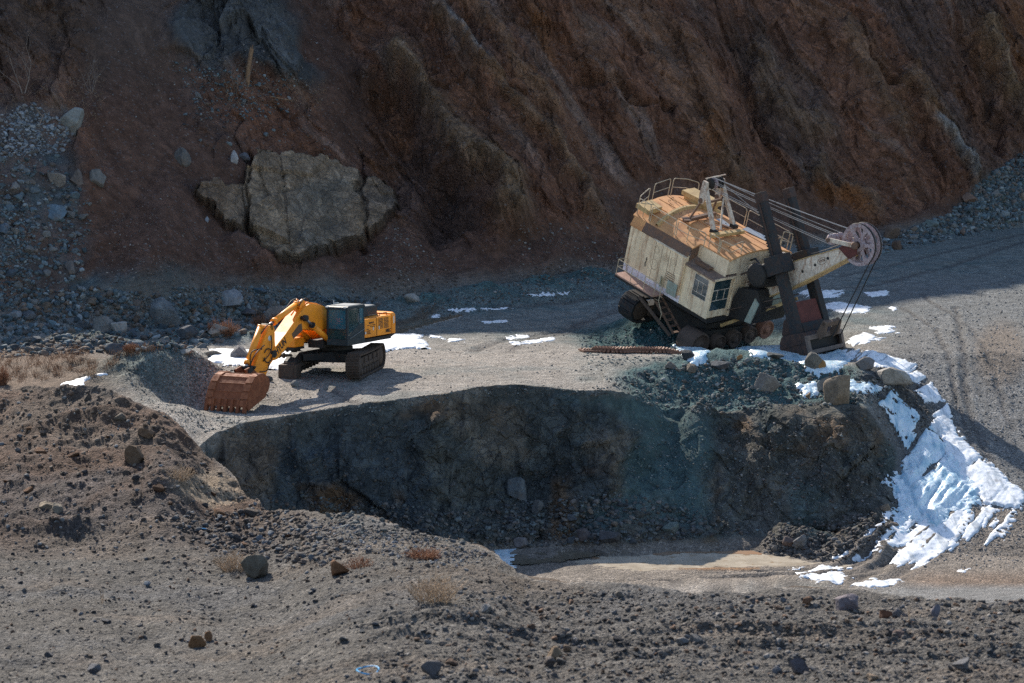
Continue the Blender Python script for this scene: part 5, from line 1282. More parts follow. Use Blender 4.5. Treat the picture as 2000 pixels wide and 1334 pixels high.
cw = mb.build('counterweight', M_ORANGE, EX, bevel=.03); mb = MB(); mb.box(-2.46, -2.38, 1.465, 1.485, 2.0, 2.32); mb.build('decal', M_WHITE, cw)
mb = MB(); mb.prism([(-1.9, 2.36), (-.1, 2.36), (-.1, 2.74), (-.2, 2.82), (-1.8, 2.82), (-1.9, 2.7)], -.55, .95); hd = mb.build('engine_hood', M_NAVY, EX, bevel=.04)
mb = MB(); mb.box(-1.78, -.22, -.48, .88, 2.822, 2.834); mb.build('hood_top', M_ROOFG, hd)
mb = MB(); mb.tube([(-1.4, -.9, 2.3), (-1.4, -.9, 2.78)], .07, 12); mb.build('exhaust_pipe', M_TRACK, EX, smooth=True)
mb = MB(); mb.tube([(-1.3, 1.3, 2.37), (-1.3, 1.3, 2.47), (-.5, 1.3, 2.47), (-.5, 1.3, 2.37)], .018, 6); mb.tube([(-2.1, 1.3, 2.37), (-2.1, 1.3, 2.49), (-1.5, 1.3, 2.49), (-1.5, 1.3, 2.37)], .018, 6); mb.build('handrail', M_DARK, EX)
mb = MB(); mb.box(.15, 1.75, -1.40, -.62, 1.42, 1.98); tb = mb.build('fuel_tank', M_ORANGE, EX, bevel=.05)
mb = MB(); mb.box(1.78, 2.55, -1.38, -.48, 1.30, 1.70); sb_ = mb.build('toolbox', M_ORANGE, EX, bevel=.04); mb = MB(); mb.box(2.548, 2.562, -1.12, -.92, 1.44, 1.58); mb.build('vent', M_MARK, sb_)
mb = MB(); mb.box(1.76, 2.56, -1.36, -.50, 1.20, 1.29); mb.build('step', M_DARK, EX)
letters('500LC', .20, bd, M_MARK, frame_M((-1.72, 1.466, 1.66), (-1, 0, 0), (0, 0, 1)), squash=.85)
letters('ЗЕМЛЯ', .13, bo, M_MARK, frame_M((-.26, 1.466, 2.12), (-1, 0, 0), (0, 0, 1)), squash=.9) if False else None
mb = MB()
for (a, b, z) in ((-.30, -.66, 2.14), (-.16, -.80, 2.06), (-.40, -.74, 1.99), (-.10, -.24, 1.90), (-.10, -.40, 1.83), (-.10, -.36, 1.77), (-.10, -.42, 1.71)):
    r = random.Random(int(z * 100)); x = a
    while x > b:
        w_ = r.uniform(.025, .06); hh = .075 if z == 2.14 else .035; mb.box(x - w_, x, 1.452, 1.466, z, z + hh); x -= w_ + r.uniform(.008, .03)
mb.build('lettering', M_MARK, bo)
# cab: posts, sills, roof and glass
CX0, CX1, CY0, CY1, CZ0, CZ1 = .08, 1.50, .44, 1.47, 1.36, 3.02
cab = MB(); P_ = .10
cab.box(CX0, CX1, CY0, CY1, CZ0, CZ0 + .26)
for x, y in ((CX1 - P_, CY0), (CX1 - P_, CY1 - P_), (CX0, CY0), (CX0, CY1 - P_)): cab.box(x, x + P_, y, y + P_, CZ0 + .26, CZ1 - .14)
cab.box(CX0, CX0 + .05, CY0 + P_, CY1 - P_, CZ0 + .26, CZ0 + .95); cab.box(CX0 + P_, CX1 - P_, CY0, CY0 + .04, CZ0 + .26, CZ0 + .8)
cab.box(CX0 + .42, CX0 + .50, CY1 - .05, CY1 + .004, CZ0 + .26, CZ1 - .14)
cab.prism([(CX0 + .5, CZ0 + .26), (CX1 - P_, CZ0 + .26), (CX1 - P_, CZ0 + .42), (CX0 + .5, CZ0 + .85)], CY1 - .05, CY1 + .002)
cab.box(CX0 + P_, CX0 + .42, CY1 - .05, CY1 + .003, CZ0 + .26, CZ0 + .86)
cab.box(CX1 - .05, CX1 - .005, CY0 + P_, CY1 - P_, CZ0 + .66, CZ0 + .70)
cabo = cab.build('cab', M_NAVY, EX, bevel=.018)
mb = MB(); mb.prism([(CX0 - .03, CZ1 - .14), (CX1 + .06, CZ1 - .14), (CX1 + .04, CZ1 - .04), (CX1 - .1, CZ1), (CX0 + .05, CZ1), (CX0 - .03, CZ1 - .05)], CY0 - .02, CY1 + .02); rf = mb.build('roof', M_NAVY, cabo, bevel=.025)
mb = MB(); mb.box(CX0 + .1, CX1 - .12, CY0 + .08, CY1 - .08, CZ1 + .001, CZ1 + .018); mb.build('roof_panel', M_ROOFG, rf)
for y in (CY0 + .03, CY1 - .13):
    mb = MB(); mb.box(CX1 + .02, CX1 + .13, y, y + .10, CZ1 - .07, CZ1 - .01); mb.build('work_lamp', M_WHITE, rf, bevel=.01)
mb = MB(); mb.tube([(1.2, .62, CZ1), (1.16, .60, CZ1 + .22)], .012, 5); mb.tube([(1.16, .6, CZ1 + .08), (1.0, .75, CZ1 + .10)], .02, 5); mb.build('antenna', M_WHITE, rf)
mb = MB(); mb.box(CX1 - .03, CX1 - .012, CY0 + P_, CY1 - P_, CZ0 + .70, CZ1 - .15); mb.build('windscreen', M_GLASS, cabo)
mb = MB(); mb.box(CX1 - .03, CX1 - .012, CY0 + P_, CY1 - P_, CZ0 + .27, CZ0 + .655); mb.build('lower_windscreen', M_GLASSD, cabo)
mb = MB(); mb.box(CX0 + .5, CX1 - P_, CY1 - .03, CY1 - .012, CZ0 + .45, CZ1 - .15); mb.build('door_glass', M_GLASSD, cabo)
mb = MB(); mb.box(CX0 + P_, CX0 + .42, CY1 - .03, CY1 - .012, CZ0 + .87, CZ1 - .15); mb.build('side_glass', M_GLASS, cabo)
mb = MB(); mb.box(CX0 + P_, CX1 - P_, CY0 + .01, CY0 + .028, CZ0 + .81, CZ1 - .15); mb.build('far_glass', M_GLASS, cabo)
mb = MB(); mb.tube([(CX0 + .62, CY1 + .05, CZ0 + .95), (CX0 + .62, CY1 + .05, CZ1 - .35)], .014, 6); mb.tube([(CX0 + .05, CY1 + .03, CZ0 + .62), (CX1 - .15, CY1 + .03, CZ0 + .30)], .012, 6); mb.build('grab_rail', M_ROOFG, cabo)
mb = MB(); mb.box(.35, .75, .72, 1.2, 1.75, 1.9); mb.box(.30, .42, .74, 1.18, 1.9, 2.55); mb.box(.33, .40, .86, 1.06, 2.55, 2.75); mb.build('seat', M_DARK, cabo, bevel=.04)
mb = MB(); mb.box(.95, 1.15, .9, 1.0, 1.62, 2.15); mb.box(1.2, 1.3, .55, .7, 1.62, 2.2); mb.build('console', M_DARK, cabo, bevel=.02)
mb = MB(); mb.disc((.05, 1.49, 1.78), (0, 1, 0), [(.06, 0), (.06, .01)], 16); mb.build('decal', M_WHITE, EX)
# boom
BY = -.10
boom_p = [(.15, 1.72), (.30, 2.45), (.62, 2.74), (1.3, 2.98), (1.95, 3.12), (2.35, 3.16), (2.75, 3.08), (3.15, 2.83), (4.2, 2.12), (5.20, 1.52), (5.38, 1.28), (5.22, 1.06), (4.95, 1.08), (4.0, 1.62), (3.3, 2.02), (2.95, 2.14), (2.6, 2.12), (2.1, 2.00), (.75, 1.98), (.5, 1.7)]
mb = MB(); mb.prism(boom_p, BY - .30, BY + .30); bm_ = mb.build('boom', M_ORANGE, EX, bevel=.02)
mb = MB(); mb.prism([(3.35, 1.93), (3.75, 1.72), (3.1, 2.06), (2.9, 2.09)], BY - .2, BY + .305) ; 
mb = MB(); mb.prism([(3.02, 2.09), (3.35, 1.96), (3.72, 1.80), (3.85, 2.02), (3.3, 2.36), (3.08, 2.40)], BY + .300, BY + .306); mb.build('brown_patch', mat_paint('flat_brown', (.14, .085, .05), dirt_amt=.5, rough=.9), bm_)  # flat brown patch on the boom side below the bend
d_ = Vector((-1.05, 0, .62)).normalized()
letters('HYUN', .40, bm_, M_MARK, frame_M((5.02, BY + .3045, 1.24), (-.86, 0, .51), (.51, 0, .86)), squash=.80)
mb = MB(); mb.disc((3.12, BY - .62, 2.62), (0, 1, 0), [(.10, 0), (.13, .02), (.13, .18), (.08, .2), (.08, 1.04), (.13, 1.06), (.13, 1.22), (.10, 1.24)], 18); mb.build('boom_pin', M_DARK, bm_, smooth=True)
mb = MB(); mb.tube([(.6, BY - .05, 2.76), (1.5, BY - .05, 3.08), (2.3, BY - .05, 3.22), (2.9, BY - .02, 3.06), (3.4, BY, 2.75)], .035, 6); mb.tube([(.7, BY + .12, 2.80), (1.6, BY + .12, 3.09), (2.3, BY + .12, 3.20), (2.9, BY + .12, 3.04)], .03, 6); mb.build('pipe', M_ORANGE, bm_, smooth=True)
for sy in (-.48, .48):
    mb = MB(); a = Vector((1.15, BY + sy, 1.48)); b = Vector((3.12, BY + sy, 2.62)); mb.tube([a, a.lerp(b, .66)], .125, 16); mb.tube([a.lerp(b, .64), a.lerp(b, .69)], .145, 16)
    c = mb.build('boom_cylinder', M_ORANGE, EX, smooth=True); mb = MB(); mb.tube([a.lerp(b, .68), b], .06, 12); mb.build('piston', M_CHROME, c, smooth=True)
    mb = MB(); mb.tube([a.lerp(b, .66), a.lerp(b, .72)], .135, 14); mb.build('gland', M_DARK, c, smooth=True)
# stick, stick cylinder, bucket cylinder
a, b = Vector((2.78, BY, 3.24)), Vector((5.20, BY, 2.42))
mb = MB(); mb.prism([(2.5, 3.05), (2.95, 2.95), (2.95, 3.3), (2.75, 3.38), (2.6, 3.3)], BY - .16, BY - .10); mb.prism([(2.5, 3.05), (2.95, 2.95), (2.95, 3.3), (2.75, 3.38), (2.6, 3.3)], BY + .10, BY + .16); mb.build('cylinder_lug', M_ORANGE, bm_, bevel=.01)
mb = MB(); mb.tube([a.lerp(b, .10), a.lerp(b, .80)], .125, 18); mb.tube([a.lerp(b, .76), a.lerp(b, .82)], .15, 18); mb.tube([a.lerp(b, .08), a.lerp(b, .12)], .14, 18); sc_ = mb.build('stick_cylinder', M_ORANGE, EX, smooth=True)
mb = MB(); mb.tube([a.lerp(b, .8), b], .07, 12); mb.build('piston', M_CHROME, sc_, smooth=True)
mb = MB(); mb.tube([a, a.lerp(b, .10)], .10, 12); mb.disc((5.22, BY - .24, 2.42), (0, 1, 0), [(.13, 0), (.13, .48)], 16); mb.build('cylinder_eye', M_DARK, sc_, smooth=True)
st_p = [(5.02, 2.30), (5.12, 2.52), (5.38, 2.50), (5.80, 1.95), (6.45, 1.00), (6.66, .70), (6.55, .50), (6.05, .18), (5.85, .30), (5.45, .85), (5.05, 1.15), (4.98, 1.45), (5.02, 1.9)]
mb = MB(); mb.prism(st_p, BY - .24, BY + .24); stk = mb.build('stick', M_ORANGE, EX, bevel=.02)
mb = MB(); mb.disc((5.2, BY - .34, 1.32), (0, 1, 0), [(.15, 0), (.15, .68)], 18); mb.disc((6.05, BY - .28, .36), (0, 1, 0), [(.09, 0), (.09, .56)], 14); mb.build('pivot_pin', M_DARK, stk, smooth=True)
mb = MB(); mb.disc((5.42, BY + .242, 1.98), (0, 1, 0), [(.11, 0), (.11, .006)], 16); mb.build('decal', M_WHITE, stk)
mb = MB(); a, b = Vector((5.66, BY, 2.48)), Vector((6.78, BY, .92)); mb.tube([a, a.lerp(b, .86)], .135, 18); mb.tube([a.lerp(b, .84), a.lerp(b, .92)], .16, 18); mb.tube([a.lerp(b, .0), a.lerp(b, .05)], .15, 18); bc_ = mb.build('bucket_cylinder', M_ORANGE, EX, smooth=True)
mb = MB(); mb.tube([a.lerp(b, .9), b], .07, 12); mb.build('piston', M_CHROME, bc_, smooth=True)
mb = MB(); mb.prism([(6.55, .96), (6.86, 1.02), (7.15, .86), (7.1, .70), (6.8, .8)], BY - .36, BY - .26); mb.prism([(6.55, .96), (6.86, 1.02), (7.15, .86), (7.1, .70), (6.8, .8)], BY + .26, BY + .36); mb.disc((6.78, BY - .36, .92), (0, 1, 0), [(.08, 0), (.08, .72)], 12); mb.build('bucket_link', M_DARK, EX, bevel=.01)
def arc3(a, b, lift, n=10): 
    a, b, l = Vector(a), Vector(b), Vector(lift); return [a.lerp(b, i / n) + l * math.sin(math.pi * i / n) for i in range(n + 1)]
for pts in (arc3((5.9, BY + .30, 1.75), (6.9, BY + .25, .95), (.55, .25, .1)), arc3((6.0, BY + .26, 1.6), (6.75, BY + .2, 1.0), (.5, .1, .25)), arc3((2.1, BY + .1, 3.18), (3.1, BY + .18, 3.12), (0, .05, .24)), arc3((2.3, BY - .15, 3.2), (3.6, BY - .18, 2.95), (0, 0, .28)),
            [Vector((5.62 + .30 * math.cos(t), BY + .30, 1.30 + .28 * math.sin(t))) for t in np.linspace(.5, 6.1, 22)], arc3((5.35, BY + .27, 2.1), (5.95, BY + .27, 1.1), (-.16, .08, -.1)), arc3((5.5, BY + .27, 1.0), (6.2, BY + .27, .7), (0, .1, -.12)), arc3((5.1, BY + .2, 2.5), (5.9, BY + .16, 2.2), (0, .05, .2))):
    mb = MB(); mb.tube(pts, .024, 6); mb.build('hose', M_HOSE, stk if pts[0].x > 4 else bm_, smooth=True)
# bucket: curved shell, side plates, wear strips, six teeth
shell = [(6.72, .30), (6.78, .54), (7.05, .73), (7.40, .76), (7.74, .66), (8.00, .43), (8.20, .13), (8.33, -.16), (8.42, -.42)]
def shell_pts(o): return shell
BW = .95
mb = MB(); inner = []
for i, (x, z) in enumerate(shell):
    x2, z2 = 7.4 + (x - 7.4) * .955, .0 + (z - .0) * .955; inner.append((x2, z2 - .0))
mb.prism(shell + inner[::-1], -BW, BW); bk = mb.build('bucket', M_RUST, EX, bevel=.0)
side = shell + [(8.30, -.55), (7.55, -.32), (7.15, -.12), (6.85, .05)]
for y in (-BW - .03, BW):
    mb = MB(); mb.prism(side, y, y + .035); mb.prism([(7.0, -.05), (7.1, -.18), (8.30, -.57), (8.42, -.42), (8.36, -.34), (7.2, -.0)], y - .02, y + .055); mb.build('side_plate', M_RUST, bk, bevel=.006)
mb = MB()
for i in range(2, 8):
    (x, z), (x1, z1) = shell[i], shell[i + 1]; c = Vector(((x + x1) / 2, 0, (z + z1) / 2)); t_ = Vector((x1 - x, 0, z1 - z)); nn = Vector((-t_.z, 0, t_.x)).normalized(); nn = nn if nn.x + nn.z > 0 else -nn
    for y0, y1 in ((-BW - .02, -BW + .30), (BW - .30, BW + .02)):
        mb.beam(c + nn * .018 + Vector((0, y0, 0)), c + nn * .018 + Vector((0, y1, 0)), t_.length * .82, .05, up=nn)
    mb.beam(Vector((x1, -BW, z1)) + nn * .006, Vector((x1, BW, z1)) + nn * .006, .03, .03, up=nn)
mb.build('wear_plate', mat_paint('worn_bucket_rust', (.30, .105, .045), dirt=(.12, .04, .02), dirt_amt=.6, rough=.75), bk, bevel=.01)
for k in range(7):
    y = -BW + .06 + k * (2 * BW - .12) / 6
    mb = MB(); mb.prism([(8.24, -.10), (8.40, -.14), (8.53, -.62), (8.50, -.80), (8.42, -.74), (8.30, -.45)], y - .065, y + .065); mb.build('tooth', M_RUST, bk, bevel=.02)
for y in (-.28, .18):
    mb = MB(); mb.prism([(6.0, .30), (6.12, .48), (6.9, .98), (7.3, .90), (6.9, .45), (6.3, .2), (6.05, .22)], y - .04, y + .04); mb.build('bucket_ear', M_RUST, bk, bevel=.01)
# ================================================================== the old electric mining shovel
WZ = .68                                              # wheel-centre height above its ground
SHO = empty('mining_shovel', SHOVEL_O - SU * WZ)
SHO.rotation_mode = 'QUATERNION'
SHO.rotation_quaternion = Matrix(((SF.x, SL.x, SU.x), (SF.y, SL.y, SU.y), (SF.z, SL.z, SU.z))).to_quaternion()
tag(SHO, 'rusty cream electric mining shovel tilted forward with its dipper on the ground', 'mining shovel')
_build = MB.build
class SB(MB):
    """shovel parts are drawn from wheel-centre height"""
    def build(s, name, mat, parent=None, **k):
        s.V = [(x, y, z + WZ) for x, y, z in s.V]; return _build(s, name, mat, parent if parent is not None else SHO, **k)
M_CREAM = mat_paint('cream_shovel_paint', (.86, .69, .47), dirt=(.30, .20, .13), dirt_amt=.35, rough=.62, rust=(.26, .10, .035), rust_amt=.95, streak=(1, 1, .09), sc=1.25, band=(2.78, (.80, .76, .84), .58))
M_CREAM2 = mat_paint('cream_cab_paint', (.84, .67, .46), dirt=(.24, .17, .11), dirt_amt=.4, rough=.6, rust=(.22, .09, .04), rust_amt=.6, streak=(1, 1, .12), sc=2.0)
M_ROOF = mat_paint('rusty_roof', (.66, .33, .13), dirt=(.30, .15, .10), dirt_amt=.5, rough=.75, rust=(.34, .13, .06), rust_amt=.75, streak=(.5, .5, 1), sc=.9)
M_ROOFD = mat_paint('dark_rusty_eave', (.13, .085, .065), dirt=(.26, .13, .07), dirt_amt=.7, rough=.8, sc=1.5)
M_BEAM = mat_paint('yellow_beam_paint', (.55, .38, .17), dirt_amt=.4, rough=.7, rust_amt=.5)
M_STEELW = mat_paint('chipped_white_paint', (.66, .58, .48), dirt=(.25, .15, .09), dirt_amt=.6, rough=.65, rust=(.24, .09, .035), rust_amt=.9, streak=(1, 1, .3), sc=2.5)
M_RAIL = mat_paint('railing_paint', (.50, .42, .30), dirt=(.2, .12, .07), dirt_amt=.6, rough=.6)
M_WALK = mat_paint('pink_rusty_plate', (.46, .28, .21), dirt=(.2, .12, .09), dirt_amt=.5, rough=.8)
M_GREEN = mat_paint('faded_green_panel', (.30, .36, .31), dirt=(.25, .17, .1), dirt_amt=.6, rough=.7)
M_RED = mat_paint('red_primer', (.11, .032, .026), dirt=(.05, .03, .03), dirt_amt=.6, rough=.8)
M_HANDLE = mat_paint('dipper_handle_steel', (.018, .024, .028), dirt=(.085, .045, .032), dirt_amt=.6, rough=.8, sc=2)
M_DIP = mat_paint('dipper_steel', (.040, .028, .025), dirt=(.12, .06, .04), dirt_amt=.7, rough=.7, sc=1.6)
M_SHEAVE = mat_paint('pink_grey_sheave_paint', (.40, .34, .36), dirt=(.15, .06, .05), dirt_amt=.85, rough=.6, sc=4)
M_WHEEL = mat_paint('crawler_wheel_rust', (.10, .068, .052), dirt=(.05, .04, .035), dirt_amt=.6, rough=.8, sc=3)
M_TIN = mat_paint('galvanised_sheet', (.36, .38, .40), dirt_amt=.3, rough=.5)
M_LINK = mat_paint('link_rust', (.20, .10, .065), dirt=(.08, .05, .04), dirt_amt=.6, rough=.75)
M_CABLE = mat_paint('steel_cable', (.34, .32, .30), dirt_amt=.4, rough=.5, sc=6)
YC = -.58
# undercarriage: base, two crawler frames set across the machine
SB().box(-1.9, 1.9, -2.2, 1.1, -.15, .85).build('base_frame', M_DARK, bevel=.04)
mb = SB(); mb.disc((0, YC, .85), (0, 0, 1), [(1.75, 0), (1.85, .08), (1.85, .30), (1.6, .34), (1.6, .62)], 48); mb.build('slewing_ring', M_DARK, smooth=True)
mb = SB(); mb.prism_x([(-3.3, -.05), (-2.9, -.35), (1.6, -.35), (2.0, -.0), (1.6, .42), (-2.6, .62)], 1.75, 2.15); mb.box(1.3, 1.75, -2.6, 1.5, -.25, .5); mb.build('crawler_frame', M_DARK, bevel=.03, label='front crawler frame with bare wheels')
for k, (y, z, r_) in enumerate(((-3.05, .12, .66), (-1.62, -.02, .45), (-.50, .02, .45), (.60, .08, .45), (1.74, .20, .50))):
    x0 = 1.45 if k < 4 else 1.15
    mb = SB(); mb.disc((x0, y, z), (1, 0, 0), [(r_ * .93, 0), (r_, .03), (r_, 2.52 - x0), (r_ * .92, 2.56 - x0), (r_ * .82, 2.52 - x0), (r_ * .78, 2.46 - x0), (r_ * .36, 2.46 - x0), (r_ * .33, 2.58 - x0), (r_ * .12, 2.6 - x0)], 32)
    mb.build('wheel', mat_paint('bare_rust_wheel', (.27, .13, .09), dirt=(.10, .06, .04), dirt_amt=.6, rough=.7) if k == 4 else M_WHEEL, smooth=True, label='large end wheel' if k == 0 else None)
mb = SB(); mb.prism_x([(-2.9, -.3), (1.6, -.3), (1.9, .1), (-3.1, .1)], -2.7, -2.1); mb.build('crawler_frame', M_DARK, bevel=.03)
for y in (-2.95, 1.7):
    mb = SB(); mb.disc((-2.85, y, 0), (1, 0, 0), [(.3, 0), (.56, .02), (.60, .05), (.60, .8), (.5, .84), (.2, .9)], 28); mb.build('wheel', M_WHEEL, smooth=True)
for i in range(5):
    mb = SB(); mb.disc((-2.75, -2.0 + i * .72, -.25), (1, 0, 0), [(.32, 0), (.34, .02), (.34, .7), (.2, .74)], 20); mb.build('roller', M_WHEEL, smooth=True)
mb = SB(); st, step = stadium(2.33, .70, 0, 30)
for (py_, pz_2), a in st:
    M = Matrix.Translation((0, YC + py_, pz_2)) @ Matrix.Rotation(a, 4, 'X')
    mb.box(-3.0, -1.95, -step * .46, step * .46, -.11, .02, M); mb.box(-2.9, -2.05, -step * .16, step * .16, .0, .06, M)
mb.build('crawler_belt', M_HANDLE, bevel=.02)
# revolving deck and house
SB().box(-3.55, 2.7, -3.12, 1.9, 1.42, 1.66).build('deck', M_DARK, bevel=.02)
def roof_z(y, base=4.64, crown=.48):
    t = (y - YC) / 2.49; return base + crown * (1 - min(1, t * t))
YN = -3.07
ys = [YN + i * ((1.9 - YN) / 12) for i in range(12)]
def ynear(x, y): return max(y, -2.55) if x > .7 else y
def rear_x(y): return -3.55 - .75 * (1 - ((y - .2) / 3.6) ** 2)
# walls: gallery side, rear, far, front
mb = SB(); mb.box(-3.58, .66, -3.22, -3.12, 1.66, 4.22)
for x in (-2.72, -1.73): mb.box(x - .015, x + .015, -3.235, -3.218, 1.7, 4.2)
W1 = mb.build('side_wall', M_CREAM)
mb = SB()
yy = [-3.22 + i * (5.1 / 12) for i in range(13)]
pl2 = [(rear_x(y) if y > -3.2 else -3.58, y) for y in yy]
n = len(pl2); mb.add([(x, y, 1.66) for x, y in pl2] + [(x, y, 4.22 if i == 0 else roof_z(y) - .03) for i, (x, y) in enumerate(pl2)], [(i, i + 1, n + i + 1, n + i) for i in range(n - 1)])
mb.build('rear_wall', M_CREAM)
mb = SB(); mb.box(-3.9, 2.75, 1.86, 1.92, 1.66, 4.62); mb.build('side_wall', M_CREAM, label='far side wall')
FW = [(-1.80, 1.66), (1.86, 1.66), (1.86, 4.6)] + [(y, roof_z(y) - .02) for y in reversed(ys) if y > -2.55] + [(-2.55, roof_z(-2.55) - .02), (-2.55, 4.0), (-1.80, 4.0)]
mb = SB(); mb.prism_x(FW, 2.66, 2.74); fw = mb.build('front_wall', M_CREAM2)
mb = SB(); mb.box(2.735, 2.76, -.85, -.25, 3.75, 4.35); mb.build('opening', M_MARK, fw)
mb = SB()
for y in (-.7, -.5, -.3): mb.tube([(2.79, y, 3.7), (2.79, y, 4.4)], .016, 5)
mb.tube([(2.79, -1.2, 4.45), (2.79, 1.2, 4.45)], .02, 5); mb.build('grille', M_RAIL, fw)
# projecting machine panel on the gallery side, with doors
mb = SB(); mb.box(-1.72, .66, -3.40, -3.225, 1.92, 4.12); mb.box(-1.78, .70, -3.43, -3.20, 4.12, 4.17); pn = mb.build('side_panel', M_CREAM, bevel=.012)
mb = SB()
for x in (-1.45, -.93, -.40, .12): mb.box(x - .008, x + .008, -3.408, -3.398, 1.96, 4.1)
mb.build('door_gap', M_ROOFD, pn)
def ringmark(mb, c, r, w=.012):
    for i in range(20):
        a, b = 6.283 * i / 20, 6.283 * (i + 1) / 20
        mb.beam((c[0] + r * math.cos(a), c[1], c[2] + r * math.sin(a)), (c[0] + r * math.cos(b), c[1], c[2] + r * math.sin(b)), .006, w, up=(0, 0, 1) if abs(math.cos(a)) > .7 else (1, 0, 0))
mb = SB(); ringmark(mb, (-1.32, -3.405, 3.75), .20); ringmark(mb, (-1.32, -3.405, 3.75), .13); ringmark(mb, (-1.32, -3.405, 2.95), .27, .016); ringmark(mb, (-.62, -3.405, 3.62), .19); ringmark(mb, (-.62, -3.405, 3.62), .10); ringmark(mb, (-.05, -3.405, 3.62), .22); ringmark(mb, (-.05, -3.405, 3.62), .12)
mb.build('round_mark', mat_paint('faded_mark', (.36, .26, .17), dirt_amt=.2, rough=.7), pn)
r = random.Random(4); mb = SB()
for k in range(5):
    x = -.35
    while x < .25: w_ = r.uniform(.03, .08); mb.box(x, x + w_, -3.407, -3.402, 2.95 - k * .11, 3.01 - k * .11); x += w_ + .03
for k in range(13):
    x = .74
    for q in range(3): w_ = r.uniform(.03, .07); mb.box(x, x + w_, -3.227, -3.221, 3.35 - k * .085, 3.40 - k * .085); x += w_ + .02
mb.build('faded_lettering', M_ROOFD, pn)
mb = SB(); mb.box(-.12, .58, -3.47, -3.44, 1.95, 2.62); gp = mb.build('inspection_panel', M_GREEN, pn, bevel=.01)
mb = SB(); mb.beam((-.62, -3.46, 2.02), (-.62, -3.46, 2.6), .03, .32); mb.build('door', M_GREEN, pn)
mb = SB(); mb.tube([(-2.05, -3.25, 3.0), (-2.02, -3.27, 2.8), (-2.08, -3.26, 2.7), (-2.03, -3.27, 2.5)], .02, 5); mb.build('door_handle', M_MARK, W1)
# sloped eave band, roof shell, rear roof section with its raised curb
mb = SB(); mb.add([(-2.74, -3.26, 4.20), (.66, -3.26, 4.20), (.66, YN, 4.63), (-2.74, YN, 4.63), (-2.74, -3.26, 4.12), (.66, -3.26, 4.12), (.66, YN, 4.55), (-2.74, YN, 4.55)], [(0, 1, 2, 3), (7, 6, 5, 4), (0, 4, 5, 1), (1, 5, 6, 2), (3, 2, 6, 7), (0, 3, 7, 4)])
mb.add([(.665, -3.1, 3.9), (.665, -2.5, 3.9), (.665, -2.5, 4.75), (.665, YN, 4.6)], [(0, 1, 2, 3)]); eave = mb.build('eave', M_ROOFD)
mb = SB(); mb.add([(-3.62, -3.26, 4.20), (-2.745, -3.26, 4.20), (-2.745, YN, 4.63), (-3.6, YN, 4.63), (-3.62, -3.26, 4.12), (-2.745, -3.26, 4.12), (-2.745, YN, 4.55), (-3.6, YN, 4.55)], [(0, 1, 2, 3), (7, 6, 5, 4), (0, 4, 5, 1), (1, 5, 6, 2), (3, 2, 6, 7), (0, 3, 7, 4)]); mb.build('rear_eave', M_ROOF)
mb = SB(); mb.add([(.67, -2.57, 3.9), (2.74, -2.57, 3.9), (2.74, -2.55, 4.76), (.67, -2.55, 4.76)], [(0, 1, 2, 3)]); mb.build('upper_side_wall', M_CREAM2)
mb = SB(); xs_ = [rear_x(0), -3.0, -2.0, -1.0, 0, .69, .71, 2.0, 2.82]
ysr = ys + [1.9]
V_, n2 = [], len(ysr)
for xi, x in enumerate(xs_):
    for y in ysr: V_.append(((rear_x(y) - .05 if xi == 0 else x), ynear(x, y), roof_z(ynear(x, y))))
for xi, x in enumerate(xs_):
    for y in ysr: V_.append(((rear_x(y) - .05 if xi == 0 else x), ynear(x, y), roof_z(ynear(x, y)) - .07))
nn_ = len(xs_) * n2; F_ = []
for i in range(len(xs_) - 1):
    for j in range(n2 - 1):
        F_.append((i * n2 + j, (i + 1) * n2 + j, (i + 1) * n2 + j + 1, i * n2 + j + 1)); F_.append((nn_ + i * n2 + j, nn_ + i * n2 + j + 1, nn_ + (i + 1) * n2 + j + 1, nn_ + (i + 1) * n2 + j))
for j in range(n2 - 1): a_ = (len(xs_) - 1) * n2; F_.append((a_ + j, nn_ + a_ + j, nn_ + a_ + j + 1, a_ + j + 1)); F_.append((j, j + 1, nn_ + j + 1, nn_ + j))
for i in range(len(xs_) - 1): F_.append((i * n2, nn_ + i * n2, nn_ + (i + 1) * n2, (i + 1) * n2)); F_.append((i * n2 + n2 - 1, (i + 1) * n2 + n2 - 1, nn_ + (i + 1) * n2 + n2 - 1, nn_ + i * n2 + n2 - 1))
mb.add(V_, F_); roof = mb.build('roof', M_ROOF)
mb = SB(); Va = []; yq = [-3.0 + i * .35 for i in range(15)]
for y in yq:
    x = -2.0 - .62 * (1 - ((y - .1) / 3.2) ** 2); zb = roof_z(y); Va += [(x - .10, y, zb - .01), (x - .10, y, zb + .13), (x + .05, y, zb + .13), (x + .12, y, zb - .01)]
Fa = []
for i in range(len(yq) - 1):
    for k in range(4): Fa.append((i * 4 + k, i * 4 + (k + 1) % 4, (i + 1) * 4 + (k + 1) % 4, (i + 1) * 4 + k))
mb.add(Va, Fa); mb.build('roof_curb', M_BEAM, roof)
mb = SB()
for y in (-1.75, -1.05, -.35, .35, 1.05): mb.beam((-1.9, y, roof_z(y) + .012), (2.78, y, roof_z(y) + .012), .035, .03); mb.beam((-4.1, y, roof_z(y) + .012), (-2.75, y, roof_z(y) + .012), .03, .025)
mb.build('roof_seam', M_ROOF, roof)
rr = random.Random(9)
for k in range(16):
    x, y = rr.uniform(-3.9, 2.6), rr.uniform(-2.1, 1.3); z = roof_z(y)
    mb = SB(); mb.tube([(x, y, z), (x, y, z + .09), (x + .05, y + .03, z + .12), (x + .09, y + .05, z + .06)], .014, 5); mb.build('lifting_hook', M_DARK, roof)
